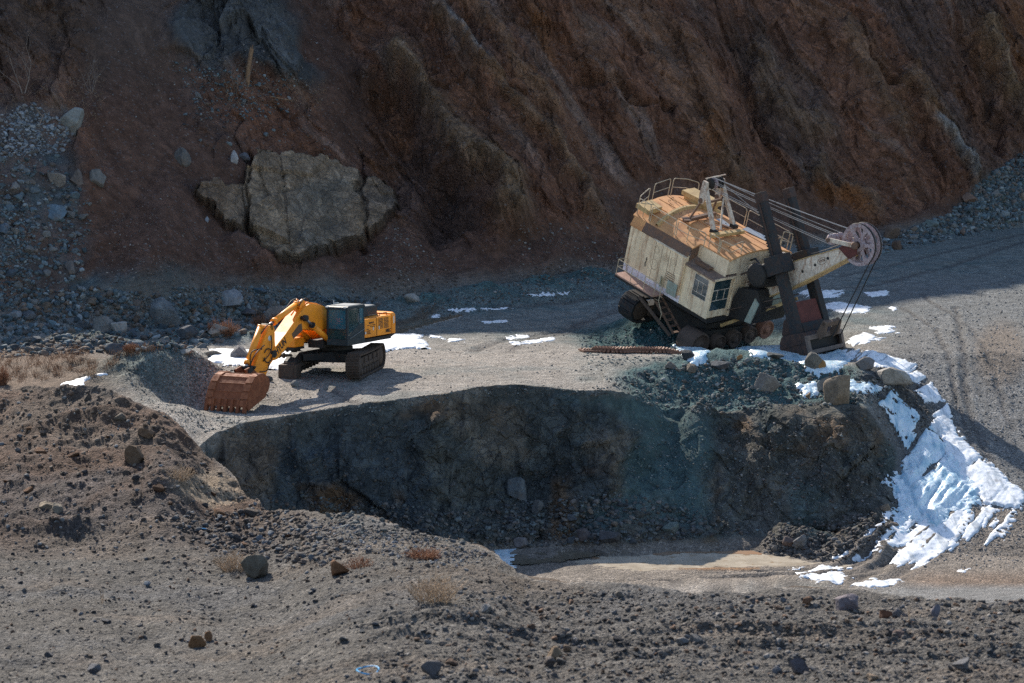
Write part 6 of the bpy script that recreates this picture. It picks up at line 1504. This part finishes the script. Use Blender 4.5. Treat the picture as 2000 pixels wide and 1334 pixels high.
mb = SB(); z = roof_z(-2.2) + .30; mb.add([(-3.80, -2.95, z), (-2.78, -3.0, z), (-2.92, -1.95, z + .05), (-3.85, -1.85, z + .05), (-3.80, -2.95, z - .24), (-2.78, -3.0, z - .24), (-2.92, -1.95, z - .2), (-3.85, -1.85, z - .2)], [(0, 1, 2, 3), (7, 6, 5, 4), (0, 4, 5, 1), (1, 5, 6, 2), (2, 6, 7, 3), (3, 7, 4, 0)]); mb.build('hatch', M_BEAM, roof, bevel=.01)
mb = SB(); z = roof_z(.9) + .42; M = Matrix.Translation((-3.0, .95, z)) @ Matrix.Rotation(.06, 4, 'Z'); mb.box(-1.05, .95, -.48, .48, -.14, .10, M); mb.box(-.9, .8, -.4, .4, -.42, -.14, M); mb.build('hatch', M_BEAM, roof, bevel=.012, label='raised yellow hatch at the rear of the roof')
# loose sheets and angles lying on the roof
for (x, y, a, l, w_, m_) in ((1.05, 1.05, .25, 1.5, .5, M_TIN), (-.35, .0, -.1, .9, .35, M_TIN), (-.2, -.7, .9, 1.1, .12, M_ROOFD), (.1, -.2, .5, .9, .14, M_ROOFD), (.3, -.9, .2, .7, .1, M_ROOFD)):
    M = Matrix.Translation((x, y, roof_z(y) + .09)) @ Matrix.Rotation(a, 4, 'Z') @ Matrix.Rotation(.08, 4, 'Y'); mb = SB(); mb.box(-l / 2, l / 2, -w_ / 2, w_ / 2, -.012, .012, M); mb.build('loose_sheet', m_, roof)
# cab at the near front corner
C0, C1, CA, CB, Z0, Z1 = .68, 2.66, -3.24, -1.82, 1.68, 3.84
mb = SB(); T = .05
mb.box(C0, C1, CA, CA + T, Z0, 2.52); mb.box(C0, C1, CA, CA + T, 3.63, Z1); mb.box(C0, 1.40, CA, CA + T, 2.52, 3.63); mb.box(2.38, C1, CA, CA + T, 2.52, 3.63)
mb.box(C0, C0 + T, CA + T, CB, Z0, Z1); mb.box(C0 + T, C1, CB - T, CB, Z0, Z1); mb.box(C0 + T, C1 - T, CA + T, CB - T, Z0, Z0 + .05)
mb.box(C1 - T, C1 + .001, CA + T, CB - T, Z0 + .05, 2.08); mb.box(C1 - T, C1 + .001, CA + T, CA + .14, 2.08, Z1); mb.box(C1 - T, C1 + .001, CB - .14, CB - T, 2.08, Z1); mb.box(C1 - T, C1 + .001, CA + .14, CB - .14, 3.72, Z1)
sc_b = mb.build('cab', M_CREAM)
mb = SB(); mb.add([(C0 - .04, CA - .06, Z1 + .02), (C1 + .10, CA - .06, Z1), (C1 + .10, CB + .02, Z1 + .12), (C0 - .04, CB - .6, Z1 + .36), (C0 - .04, CA - .06, Z1 - .08), (C1 + .10, CA - .06, Z1 - .10), (C1 + .10, CB + .02, Z1 - .02), (C0 - .04, CB - .6, Z1 + .26)], [(0, 1, 2, 3), (7, 6, 5, 4), (0, 4, 5, 1), (1, 5, 6, 2), (2, 6, 7, 3), (3, 7, 4, 0)]); crf = mb.build('cab_roof', mat_paint('worn_cab_roof', (.23, .16, .125), dirt=(.11, .075, .06), dirt_amt=.8, rough=.8, sc=2.5), sc_b)
mb = SB(); mb.box(1.0, 1.9, -2.9, -2.35, Z1 + .14, Z1 + .19); mb.box(.95, 1.95, -2.95, -2.9, Z1 + .1, Z1 + .26); mb.box(.95, 1.95, -2.35, -2.3, Z1 + .2, Z1 + .30); mb.build('roof_grating', M_ROOFD, crf)
mb = SB(); mb.box(C1 + .101, C1 + .13, CA - .03, CB, Z1 - .09, Z1 + .03); mb.build('fascia', M_CREAM2, crf)
mb = SB(); mb.box(1.41, 2.37, CA + .02, CA + .03, 2.53, 3.62); sw = mb.build('side_window', M_SHGLASS, sc_b)
mb = SB()
for x in (1.72, 2.05): mb.box(x - .012, x + .012, CA - .005, CA + .02, 2.75, 3.35)
for z in (2.75, 3.35): mb.box(1.41, 2.37, CA - .006, CA + .019, z - .015, z + .015)
for x in (1.395, 2.365): mb.box(x, x + .03, CA - .01, CA + .018, 2.5, 3.65)
for z in (2.50, 3.62): mb.box(1.395, 2.395, CA - .012, CA + .017, z, z + .03)
mb.build('window_frame', M_STEELW, sw)
mb = SB(); mb.box(C1 - .03, C1 - .02, CA + .14, CB - .14, 2.09, 3.71); fwn = mb.build('front_window', M_SHGLASS, sc_b)
mb = SB()
for z in (2.62, 3.18): mb.box(C1 - .019, C1 + .008, CA + .14, CB - .14, z - .014, z + .014)
for y in (-2.78, -2.28): mb.box(C1 - .018, C1 + .006, y - .012, y + .012, 2.62, 3.18)
mb.build('window_frame', M_STEELW, fwn)
# gallery along the near side, with railing and braces
mb = SB(); mb.box(-3.3, -.42, -3.98, -3.24, 1.60, 1.68); wk = mb.build('walkway', M_WALK, bevel=.01)
mb = SB(); mb.box(-3.3, -.42, -4.0, -3.96, 1.50, 1.60)
for x in (-3.1, -1.8, -.5): mb.beam((x, -3.96, 1.55), (x, -2.9, .95), .06, .06)
mb.build('brace', M_DARK, wk)
def rail(mb, pts, h, r_=.022, mids=(.5,), loops=True):
    """one bent-tube guard through foot points"""
    pts = [Vector(p) for p in pts]; up = Vector((0, 0, h)); a, b = pts[0], pts[-1]; d0 = (pts[1] - a).normalized() * .12; d1 = (pts[-2] - b).normalized() * .12
    mb.tube([a, a + up * .86, a + up * .96 + d0 * .3, a + up + d0] + [p + up for p in pts[1:-1]] + [b + up + d1, b + up * .96 + d1 * .3, b + up * .86, b], r_, 6)
    for m_ in mids: mb.tube([p + up * m_ for p in pts], r_ * .8, 6)
mb = SB(); rail(mb, [(-3.25, -3.3, 1.68), (-3.28, -3.94, 1.68), (-2.2, -3.94, 1.68), (-1.2, -3.94, 1.68), (-.1, -3.94, 1.66), (.0, -3.94, 1.6)], .78, .02)
for x in (-3.28, -2.2, -1.2, -.42): mb.tube([(x, -3.94, 1.68), (x, -3.94, 2.44)], .02, 5)
mb.build('railing', M_RAIL, wk)
mb = SB(); mb.beam((-1.3, -4.0, 1.25), (1.05, -3.75, .12), .10, .14); mb.build('stair_beam', M_WHEEL, wk)
mb = SB()
for q in (0, .55): mb.beam((-.6, -3.6 + q, 1.35), (.85, -3.3 + q, .05), .04, .12)
for k in range(6): t_ = k / 5; mb.beam(Vector((-.5, -3.6, 1.25)).lerp(Vector((.8, -3.3, .1)), t_), Vector((-.5, -3.05, 1.25)).lerp(Vector((.8, -2.75, .1)), t_), .18, .03)
mb.build('ladder', M_ROOFD, wk)
mb = SB(); mb.tube([(-.9, -3.7, .9), (-.7, -3.75, 1.4), (-.2, -3.75, 1.5), (.15, -3.7, .9), (.1, -3.7, .3)], .02, 6); mb.build('handrail', M_RAIL, wk)
# roof railings, each bent guard its own part
zr2 = roof_z(-2.9)
for pts, h in (([(-2.6, -2.95, zr2), (-1.7, -2.95, zr2), (-.80, -2.95, zr2)], .82), ([(-.68, -2.95, zr2), (.2, -2.95, zr2), (1.1, -2.75, zr2 + .06)], .82), ([(1.2, -2.5, zr2 + .1), (1.85, -2.5, zr2 + .1)], .75), ([(1.95, -2.48, zr2 + .1), (2.66, -2.42, zr2 + .1), (2.72, -1.8, roof_z(-1.8))], .72),
               ([(-3.66, -2.90, zr2), (-3.95, -2.0, roof_z(-2))], .95), ([(-3.62, -2.95, zr2), (-2.72, -2.95, zr2)], .85), ([(-4.06, -1.6, roof_z(-1.6)), (-4.26, -.3, roof_z(-.3))], .98), ([(-4.28, -.08, roof_z(0)), (-4.25, .9, roof_z(.9)), (-4.1, 1.7, roof_z(1.7))], .98),
               ([(-3.9, 1.78, 4.7), (-2.4, 1.8, 4.68), (-.6, 1.8, 4.68)], .95), ([(-.45, 1.8, 4.68), (.8, 1.8, 4.68), (2.5, 1.8, 4.68)], .95), ([(2.74, 1.0, roof_z(1)), (2.76, 1.75, 4.7)], .95), ([(2.6, .9, roof_z(.9)), (2.78, .9, roof_z(.9))], .6)):
    mb = SB(); rail(mb, pts, h); mb.build('railing', M_RAIL, roof)
for x, y in ((.1, -2.94), (1.9, -2.49), (-3.2, -2.93)):
    mb = SB(); mb.tube([(x, y, zr2), (x, y, zr2 + .8)], .02, 5); mb.build('railing_post', M_RAIL, roof)
# A-frame
af = SB(); af.beam((.70, -1.95, 5.17), (1.02, -.02, 5.30), .30, .16); af.build('base_beam', M_BEAM, bevel=.015)
af = SB(); af.beam((-1.28, -1.95, 5.16), (-1.25, .15, 5.32), .22, .16); af.beam((-1.34, -2.0, 5.25), (-1.20, -1.6, 5.25), .5, .03); rb = af.build('base_beam', M_ROOFD, bevel=.015, label='rusty rear foot beam of the A-frame')
AN, AFR = Vector((-.98, -1.28, 7.15)), Vector((-.92, -.22, 7.25))
for a, b, w_, m_ in ((AN, (.45, -1.52, 5.22), .17, M_STEELW), (AFR, (.42, -.10, 5.32), .17, M_STEELW)):
    mb = SB(); mb.beam(a, b, w_, w_ * 1.2, up=(0, 1, 0)); mb.build('front_leg', m_, bevel=.012)
    mb = SB(); mb.box(b[0] - .17, b[0] + .17, b[1] - .15, b[1] + .15, b[2] - .06, b[2] + .12); mb.build('leg_foot', M_DARK, bevel=.01)
for a, b in ((AN + Vector((-.02, 0, -.9)), (-1.22, -1.62, 5.28)), (AFR + Vector((-.02, 0, -.9)), (-1.22, -.12, 5.36))):
    mb = SB(); mb.tube([a, b], .055, 8); mb.build('rear_leg', M_ROOFD)
mb = SB(); mb.beam(AFR + Vector((.45, -.1, -.75)), (.40, -1.0, 5.22), .09, .10); mb.build('brace', M_STEELW, bevel=.008)
mb = SB(); mb.beam(AN + Vector((.42, 0, -.78)), AFR + Vector((.42, 0, -.78)), .10, .13); mb.build('cross_bar', M_ROOFD, bevel=.008)
for P0_ in (AN, AFR):
    mb = SB(); mb.prism([(P0_.x - .14, P0_.z + .18), (P0_.x + .16, P0_.z + .18), (P0_.x + .30, P0_.z - .5), (P0_.x + .12, P0_.z - 1.0), (P0_.x - .16, P0_.z - 1.05), (P0_.x - .22, P0_.z - .5)], P0_.y - .06, P0_.y + .06); gs = mb.build('gusset', M_STEELW, bevel=.01)
    mb = SB(); mb.disc((P0_.x - .02, P0_.y - .10, P0_.z - .85), (0, 1, 0), [(.13, 0), (.13, .2)], 16); mb.build('pin', M_ROOFD, gs, smooth=True)
for y in (-1.06, -.80, -.56, -.36):
    mb = SB(); mb.disc((-.88, y - .05, 7.22), (0, 1, 0), [(.20, 0), (.30, .01), (.30, .03), (.26, .05), (.30, .07), (.30, .09), (.2, .1)], 24); mb.build('sheave', M_DARK if y != -.80 else M_SHEAVE, smooth=True)
mb = SB(); mb.beam((-.95, -1.4, 7.50), (-.9, -.05, 7.60), .05, .04); mb.box(-1.1, -.7, -1.2, -.3, 6.98, 7.02); mb.build('top_plate', M_STEELW)
# boom
BA = R(40.4); bd_ = Vector((math.cos(BA), 0, math.sin(BA))); bn = Vector((-math.sin(BA), 0, math.cos(BA)))
B0 = Vector((1.95, 0, 1.93))
def bp(s_, n_): v = B0 + bd_ * s_ + bn * n_; return (v.x, v.z)
LB = 8.72
mb = SB(); prof = [bp(-.25, .25), bp(.9, .62), bp(2.2, .68), bp(4.2, .66), bp(6.0, .52), bp(7.7, .36), bp(8.55, .20), bp(8.72, -.05), bp(8.6, -.22), bp(7.6, -.30), bp(4.4, -.52), bp(2.0, -.48), bp(.6, -.30), bp(-.25, -.25)]
mb.prism(prof, YC - .36, YC + .36); bmo = mb.build('boom', M_STEELW, bevel=.02)
mb = SB(); fl = [bp(8.6, -.24), bp(7.6, -.32), bp(4.4, -.54), bp(2.0, -.50)]
for a, b in zip(fl[:-1], fl[1:]): mb.beam((a[0], YC, a[1]), (b[0], YC, b[1]), .82, .05, up=bn)
tp = [bp(8.4, .24), bp(7.7, .38), bp(6.0, .54), bp(4.2, .68), bp(2.2, .70)]
for a, b in zip(tp[:-1], tp[1:]): mb.beam((a[0], YC, a[1]), (b[0], YC, b[1]), .80, .03, up=bn)
mb.build('flange', M_BEAM, bmo)
mb = SB()
for s_ in (5.35, 6.25, 7.15): a = bp(s_, .0 + (s_ - 5.3) * .06); mb.disc((a[0], YC - .363, a[1]), (0, -1, 0), [(.075, 0), (.075, .006)], 18)
mb.build('drain_hole', M_MARK, bmo)
c_ = bp(6.75, .10); mb = SB()
for i in range(24):
    a, b = 6.283 * i / 24, 6.283 * (i + 1) / 24
    f_ = lambda t: Vector((c_[0], YC - .364, c_[1])) + bd_ * (.30 * math.cos(t)) + bn * (.15 * math.sin(t))
    mb.beam(f_(a), f_(b), .006, .018, up=bn)
emb = mb.build('emblem', M_ROOFD, bmo)
o_ = letters('УЗТМ', .17, emb, M_ROOFD, Matrix.Translation((0, 0, WZ)) @ frame_M(tuple(Vector((c_[0], YC - .3625, c_[1])) - bd_ * .21 - bn * .06), bd_, bn), squash=.9)
# boom point: big spoked sheaves, small suspension sheave on its link
SH = Vector((8.84, 0, 7.98))
def spoked(mb, c, R_, w, nsp=6):
    seg = 48
    for (r0, r1, w0) in ((R_ - .17, R_, w), (.17, .30, w * 1.6)):
        b = len(mb.V)
        for i in range(seg):
            t = 6.283 * i / seg
            for rr_, yy_ in ((r0, -w0 / 2), (r1, -w0 / 2), (r1 - (.05 if r1 > .5 else 0), 0), (r1, w0 / 2), (r0, w0 / 2)):
                mb.V.append((c.x + rr_ * math.cos(t), c.y + yy_, c.z + rr_ * math.sin(t)))
        for i in range(seg):
            for k in range(5): mb.F.append((b + i * 5 + k, b + i * 5 + (k + 1) % 5, b + ((i + 1) % seg) * 5 + (k + 1) % 5, b + ((i + 1) % seg) * 5 + k))
    for k in range(nsp):
        t = 6.283 * k / nsp + .3; d = Vector((math.cos(t), 0, math.sin(t))); e = Vector((-d.z, 0, d.x)); a0, a1 = c + d * .26, c + d * (R_ - .13)
        v = [a0 - e * .10, a0 + e * .10, c + d * (R_ * .6) + e * .06, a1 + e * .17, a1 - e * .17, c + d * (R_ * .6) - e * .06]
        mb.add([p + Vector((0, -w * .3, 0)) for p in v] + [p + Vector((0, w * .3, 0)) for p in v], [(0, 1, 2, 3, 4, 5), (11, 10, 9, 8, 7, 6)] + [(i, (i + 1) % 6, 6 + (i + 1) % 6, 6 + i) for i in range(6)])
for y in (YC - .28, YC + .12):
    mb = SB(); spoked(mb, Vector((SH.x, y, SH.z)), 1.0, .15); so = mb.build('boom_sheave', M_SHEAVE, smooth=False)
    mb = SB(); mb.tube([(SH.x + .985 * math.cos(t), y, SH.z + .985 * math.sin(t)) for t in np.linspace(2.3, -.55, 26)], .045, 6); mb.build('rope_on_sheave', M_HOSE, so)
mb = SB(); mb.disc((SH.x, YC - .66, SH.z), (0, 1, 0), [(.10, 0), (.18, .02), (.18, .12), (.11, .14), (.11, 1.06), (.16, 1.08), (.16, 1.16), (.1, 1.18)], 20); mb.build('sheave_axle', M_ROOFD, smooth=True)
mb = SB()
for y in (YC - .48, YC + .34): mb.prism([bp(8.1, .34), bp(8.75, .42), bp(9.12, .12), bp(9.05, -.28), bp(8.5, -.32)], y - .05, y + .05)
mb.build('sheave_bracket', M_RED, bmo, bevel=.01)
SS = Vector((7.30, YC, 7.62))
for y in (YC - .58, YC + .44):
    mb = SB(); mb.beam((SS.x, y, SS.z), (8.72, y, 7.93), .06, .20, up=(0, 0, 1)); mb.build('suspension_link', M_STEELW, bevel=.01)
for y in (YC - .46, YC - .22, YC + .16):
    mb = SB(); mb.disc((SS.x, y, SS.z), (0, 1, 0), [(.16, 0), (.27, .01), (.27, .03), (.23, .05), (.27, .07), (.27, .09), (.16, .1)], 24); mb.build('sheave', M_SHEAVE, smooth=True)
mb = SB(); mb.disc((SS.x, YC - .72, SS.z), (0, 1, 0), [(.07, 0), (.11, .02), (.11, .06), (.06, .08), (.06, 1.2), (.1, 1.22), (.1, 1.28)], 14); mb.build('pin', M_ROOFD, smooth=True)
# ropes
def cable(a, b, r_=.018, sag=.05, mat=M_CABLE, name='cable'):
    a, b = Vector(a), Vector(b); mb = SB(); mb.tube([a.lerp(b, i / 12) - Vector((0, 0, sag * 4 * (i / 12) * (1 - i / 12))) for i in range(13)], r_, 5); return mb.build(name, mat)
for y, dz_ in ((YC - .42, 0), (YC - .36, 0)): cable((-.85, y + .1, 7.52 + dz_), (8.05, y, 8.50), .017, .05)
for y, z0_, z1_ in ((YC - .42, 7.32, 7.88), (YC - .18, 7.30, 7.86), (YC + .20, 7.34, 7.88), (YC - .42, 6.98, 7.36), (YC - .18, 6.96, 7.35)): cable((-.65, y, z0_), (SS.x, y, z1_), .017, .06)
cable((-.6, YC + .2, 7.25), (1.6, 1.2, 5.8), .02, 0); cable((4.9, YC + .9, 5.6), (8.0, YC + .3, 7.9), .015, .1)
for y in (YC - .28, YC + .12): cable((SH.x + .86, y, SH.z - .50), (8.62, YC + (-.32 if y < YC else .30), 2.98), .028, 0, M_HOSE, 'hoist_rope')
# machinery at the boom foot
mb = SB(); mb.prism([(2.76, 1.6), (4.3, 1.9), (4.7, 2.9), (4.2, 3.7), (3.0, 3.3), (2.76, 2.6)], YC - 1.15, YC + 1.15); mb.build('machinery_housing', M_DARK, bevel=.05)
mb = SB(); mb.disc((4.25, YC - 1.62, 4.60), (0, 1, 0), [(.2, 0), (.52, .02), (.58, .06), (.58, .22), (.5, .26), (.3, .3), (.3, 2.6)], 30); mb.build('crowd_drum', M_DARK, smooth=True)
mb = SB(); mb.prism([(3.2, 3.2), (4.6, 4.0), (5.2, 4.6), (4.9, 5.2), (4.0, 4.9), (3.1, 3.9)], YC - .62, YC + .62); mb.build('gearcase', M_DARK, bevel=.06)
mb = SB()
for a, b, r_ in (((2.76, -1.5, 3.9), (4.4, -1.4, 5.1), .05), ((2.76, -.9, 3.4), (4.2, -1.4, 4.2), .04), ((2.7, -1.6, 1.9), (5.2, -1.3, 3.2), .05), ((2.75, -1.9, 2.0), (6.2, -1.0, 4.3), .03), ((3.4, -1.5, 3.6), (3.4, -.2, 4.6), .06), ((2.76, .2, 4.2), (4.4, 0, 4.9), .05)): mb.tube([a, b], r_, 6)
mb.build('pipework', M_WHEEL)
mb = SB(); mb.tube([(2.76, -1.0, 4.6), (3.2, -1.2, 4.9), (3.8, -1.3, 4.7), (4.6, -1.4, 5.2)], .05, 8); mb.tube([(2.9, .3, 4.7), (3.6, .4, 5.0), (4.5, .3, 5.3)], .13, 8); mb.build('hose', M_HOSE, smooth=True)
mb = SB(); mb.prism([(3.9, 1.9), (4.3, 1.95), (4.55, 3.1), (4.25, 3.3)], YC - 1.24, YC - 1.16); mb.prism([(4.75, 2.9), (5.6, 3.6), (5.4, 4.1), (4.7, 3.5)], YC - .44, YC - .37); mb.build('guard_plate', M_GREEN)
mb = SB(); mb.box(3.0, 3.25, YC + .6, YC + 1.6, 4.3, 4.9); mb.build('housing', M_STEELW, bevel=.06)
mb = SB(); mb.beam((2.3, YC - 1.0, .9), (6.1, YC - .36, 4.0), .10, .16); mb.build('strut', M_BEAM)
# dipper handle: two beams either side of the boom, in the saddle block
HD = Vector((.60, 0, -.80)); HN = Vector((.80, 0, .60)); H0 = Vector((2.86, 0, 8.30))
def hp(s_, n_): v = H0 + HD * s_ + HN * n_; return (v.x, v.z)
for y0, y1 in ((YC - 1.22, YC - .74), (YC + .74, YC + 1.22)):
    mb = SB(); mb.prism([hp(0, -.22), hp(0, .22), hp(7.25, .29), hp(7.25, -.29)], y0 + .05, y1 - .05); hb = mb.build('handle_beam', M_HANDLE, bevel=.03)
    mb = SB(); mb.prism([hp(.35, -.10), hp(.35, .0), hp(4.1, .0), hp(4.1, -.10)], y0 + .01, y0 + .049); mb.disc((hp(.3, .1)[0], y0 + .02, hp(.3, .1)[1]), (0, 1, 0), [(.07, 0), (.07, .03)], 12); mb.prism([hp(0.02, -.24), hp(.02, .24), hp(.5, .24), hp(.5, -.24)], y0 + .03, y1 - .03); mb.build('rail_strip', M_DIP, hb, bevel=.01)
    mb = SB()
    for k in range(26): s_ = .8 + k * .15; a = hp(s_, -.30); M = Matrix.Translation((a[0], 0, a[1])) @ Matrix.Rotation(math.atan2(HD.z, HD.x) * -1, 4, 'Y'); mb.box(-.04, .04, y0 + .1, y1 - .1, -.05, .05, M)
    mb.build('rack', M_DARK, hb)
for y0, y1 in ((YC - 1.36, YC - .62), (YC + .62, YC + 1.36)):
    mb = SB(); mb.prism([hp(3.15, -.50), hp(3.15, -.34), hp(4.05, -.38), hp(4.05, -.56)], y0, y1); mb.prism([hp(3.15, .34), hp(3.15, .52), hp(4.05, .56), hp(4.05, .38)], y0, y1)
    mb.prism([hp(3.15, -.50), hp(3.15, .52), hp(4.05, .56), hp(4.05, -.56)], y0 - .06, y0); mb.prism([hp(3.15, -.50), hp(3.15, .52), hp(4.05, .56), hp(4.05, -.56)], y1, y1 + .06); mb.build('saddle_block', M_HANDLE, bevel=.03)
mb = SB(); mb.disc((hp(3.6, -.62)[0], YC - 1.42, hp(3.6, -.62)[1]), (0, 1, 0), [(.1, 0), (.24, .02), (.24, .3), (.16, .34), (.16, 2.5), (.24, 2.54), (.24, 2.8)], 20); mb.build('shipper_shaft', M_DARK, smooth=True)
# the plate that joins the beams, and the dipper
mb = SB(); mb.prism([hp(5.55, .05), hp(5.55, .16), hp(6.6, .22), hp(6.6, .08)], YC - .74, YC + .74); mb.build('tie_plate', M_RED, bevel=.01)
mb = SB(); mb.prism([hp(6.6, .02), hp(6.6, .26), hp(7.45, .40), hp(7.45, .05)], YC - .76, YC + .76); mb.build('tie_casting', M_HANDLE, bevel=.03)
DW0, DW1 = YC - 1.18, YC + 1.18
mb = SB()
mb.prism([hp(7.15, -1.0), hp(6.95, -.75), hp(7.1, .62), hp(7.3, .78), hp(7.36, .62), hp(7.26, -.72), hp(7.36, -.92)], DW0, DW1)          # back plate with rounded shoulder
sidep = [hp(7.0, -.8), hp(7.08, .60), hp(7.35, .74), hp(8.2, .66), hp(9.05, .50), hp(9.1, -1.05), hp(8.1, -1.12), hp(7.3, -1.05)]
mb.prism(sidep, DW0 - .07, DW0 + .02); mb.prism(sidep, DW1 - .02, DW1 + .07)
mb.prism([hp(7.2, -1.08), hp(9.05, -1.16), hp(9.05, -1.04), hp(7.25, -.96)], DW0, DW1)                                              # floor of the box
dp = mb.build('dipper', M_DIP, bevel=.035)
mb = SB(); mb.prism([hp(7.25, .70), hp(7.30, .86), hp(7.52, .86), hp(7.50, .66)], DW0 - .05, DW1 + .05); mb.prism([hp(7.98, .66), hp(8.00, .80), hp(8.20, .78), hp(8.18, .62)], DW0 + .05, DW1 - .05)
mb.prism([hp(7.25, .66), hp(7.3, .84), hp(8.25, .78), hp(8.2, .60)], DW0 - .08, DW0 + .10); mb.prism([hp(7.25, .66), hp(7.3, .84), hp(8.25, .78), hp(8.2, .60)], DW1 - .10, DW1 + .08); mb.build('rim', mat_paint('worn_rim_steel', (.16, .12, .10), dirt_amt=.5, rough=.55), dp, bevel=.03)
mb = SB(); mb.prism([hp(7.5, .40), hp(7.5, .46), hp(9.0, .34), hp(9.0, .28)], DW0 + .02, DW1 - .02); mb.build('inner_plate', M_DARK, dp)
mb = SB()
for s_ in (7.45, 8.05, 8.65): mb.prism([hp(s_, -1.06), hp(s_, .4), hp(s_ + .14, .4), hp(s_ + .14, -1.06)], DW0 - .11, DW0 - .06)
mb.build('rib', M_DIP, dp, bevel=.015)
mb = SB(); mb.prism([hp(6.3, -.62), hp(6.2, -.38), hp(7.0, -.34), hp(7.2, -.8), hp(6.9, -.95)], YC - 1.05, YC - .85); mb.prism([hp(6.3, -.62), hp(6.2, -.38), hp(7.0, -.34), hp(7.2, -.8), hp(6.9, -.95)], YC + .85, YC + 1.05); mb.build('dipper_lug', M_DIP, dp, bevel=.02)
mb = SB(); mb.prism([hp(7.25, .80), hp(6.75, 1.45), hp(6.95, 1.62), hp(7.45, 1.28), hp(7.6, .86)], YC - .55, YC - .40); mb.prism([hp(7.25, .80), hp(6.75, 1.45), hp(6.95, 1.62), hp(7.45, 1.28), hp(7.6, .86)], YC + .40, YC + .55); mb.box(*(lambda a: (a[0] - .12, a[0] + .12, YC - .55, YC + .55, a[1] - .12, a[1] + .12))(hp(6.95, 1.42))); mb.build('bail', mat_paint('bail_rust', (.13, .085, .06), dirt_amt=.6, rough=.7), dp, bevel=.03)

# ================================================================== the fallen crawler chain
_a, _ = hit(1134, 687); _xe = px2x(1338, _a.y)
pts = []
for i in range(35):
    t_ = i / 34; x = _a.x + (_xe - _a.x) * t_; y = _a.y - .5 * t_ + .12 * math.sin(i * .45); pts.append(Vector((x, y, 0)))
zs = [max(drop(p.x, p.y), drop(p.x, p.y - .25)) + .02 for p in pts]
for i, p in enumerate(pts): p.z = sum(zs[max(0, i - 2):i + 3]) / len(zs[max(0, i - 2):i + 3])
CH = empty('fallen_track', pts[0]); tag(CH, 'rusty crawler track lying stretched out on the gravel in front of the shovel', 'crawler track')
for i in range(len(pts) - 1):
    a, b = pts[i] - pts[0], pts[i + 1] - pts[0]; d = (b - a).normalized(); u = Vector((0, 0, 1)); s_ = d.cross(u).normalized(); c = (a + b) / 2; L = min(max((b - a).length, .12), .24)
    mb = MB(); mb.beam(c - s_ * .45 + u * .05, c + s_ * .45 + u * .05, L * .86, .08, up=u); rise = .20 if i > 3 else .10
    mb.add([c - s_ * .3 + d * x + u * z for x, z in ((-.07, .08), (.07, .08), (.11, rise), (.03, rise + .06), (-.05, rise))] + [c - s_ * .1 + d * x + u * z for x, z in ((-.07, .08), (.07, .08), (.11, rise), (.03, rise + .06), (-.05, rise))], [(0, 1, 2, 3, 4), (9, 8, 7, 6, 5)] + [(k, (k + 1) % 5, 5 + (k + 1) % 5, 5 + k) for k in range(5)])
    mb.add([c + s_ * .1 + d * x + u * z for x, z in ((-.07, .08), (.07, .08), (.11, rise), (.03, rise + .06), (-.05, rise))] + [c + s_ * .3 + d * x + u * z for x, z in ((-.07, .08), (.07, .08), (.11, rise), (.03, rise + .06), (-.05, rise))], [(0, 1, 2, 3, 4), (9, 8, 7, 6, 5)] + [(k, (k + 1) % 5, 5 + (k + 1) % 5, 5 + k) for k in range(5)])
    mb.build('track_link', mat_link, CH, bevel=.01) if False else mb.build('track_link', M_LINK, CH, bevel=.01)
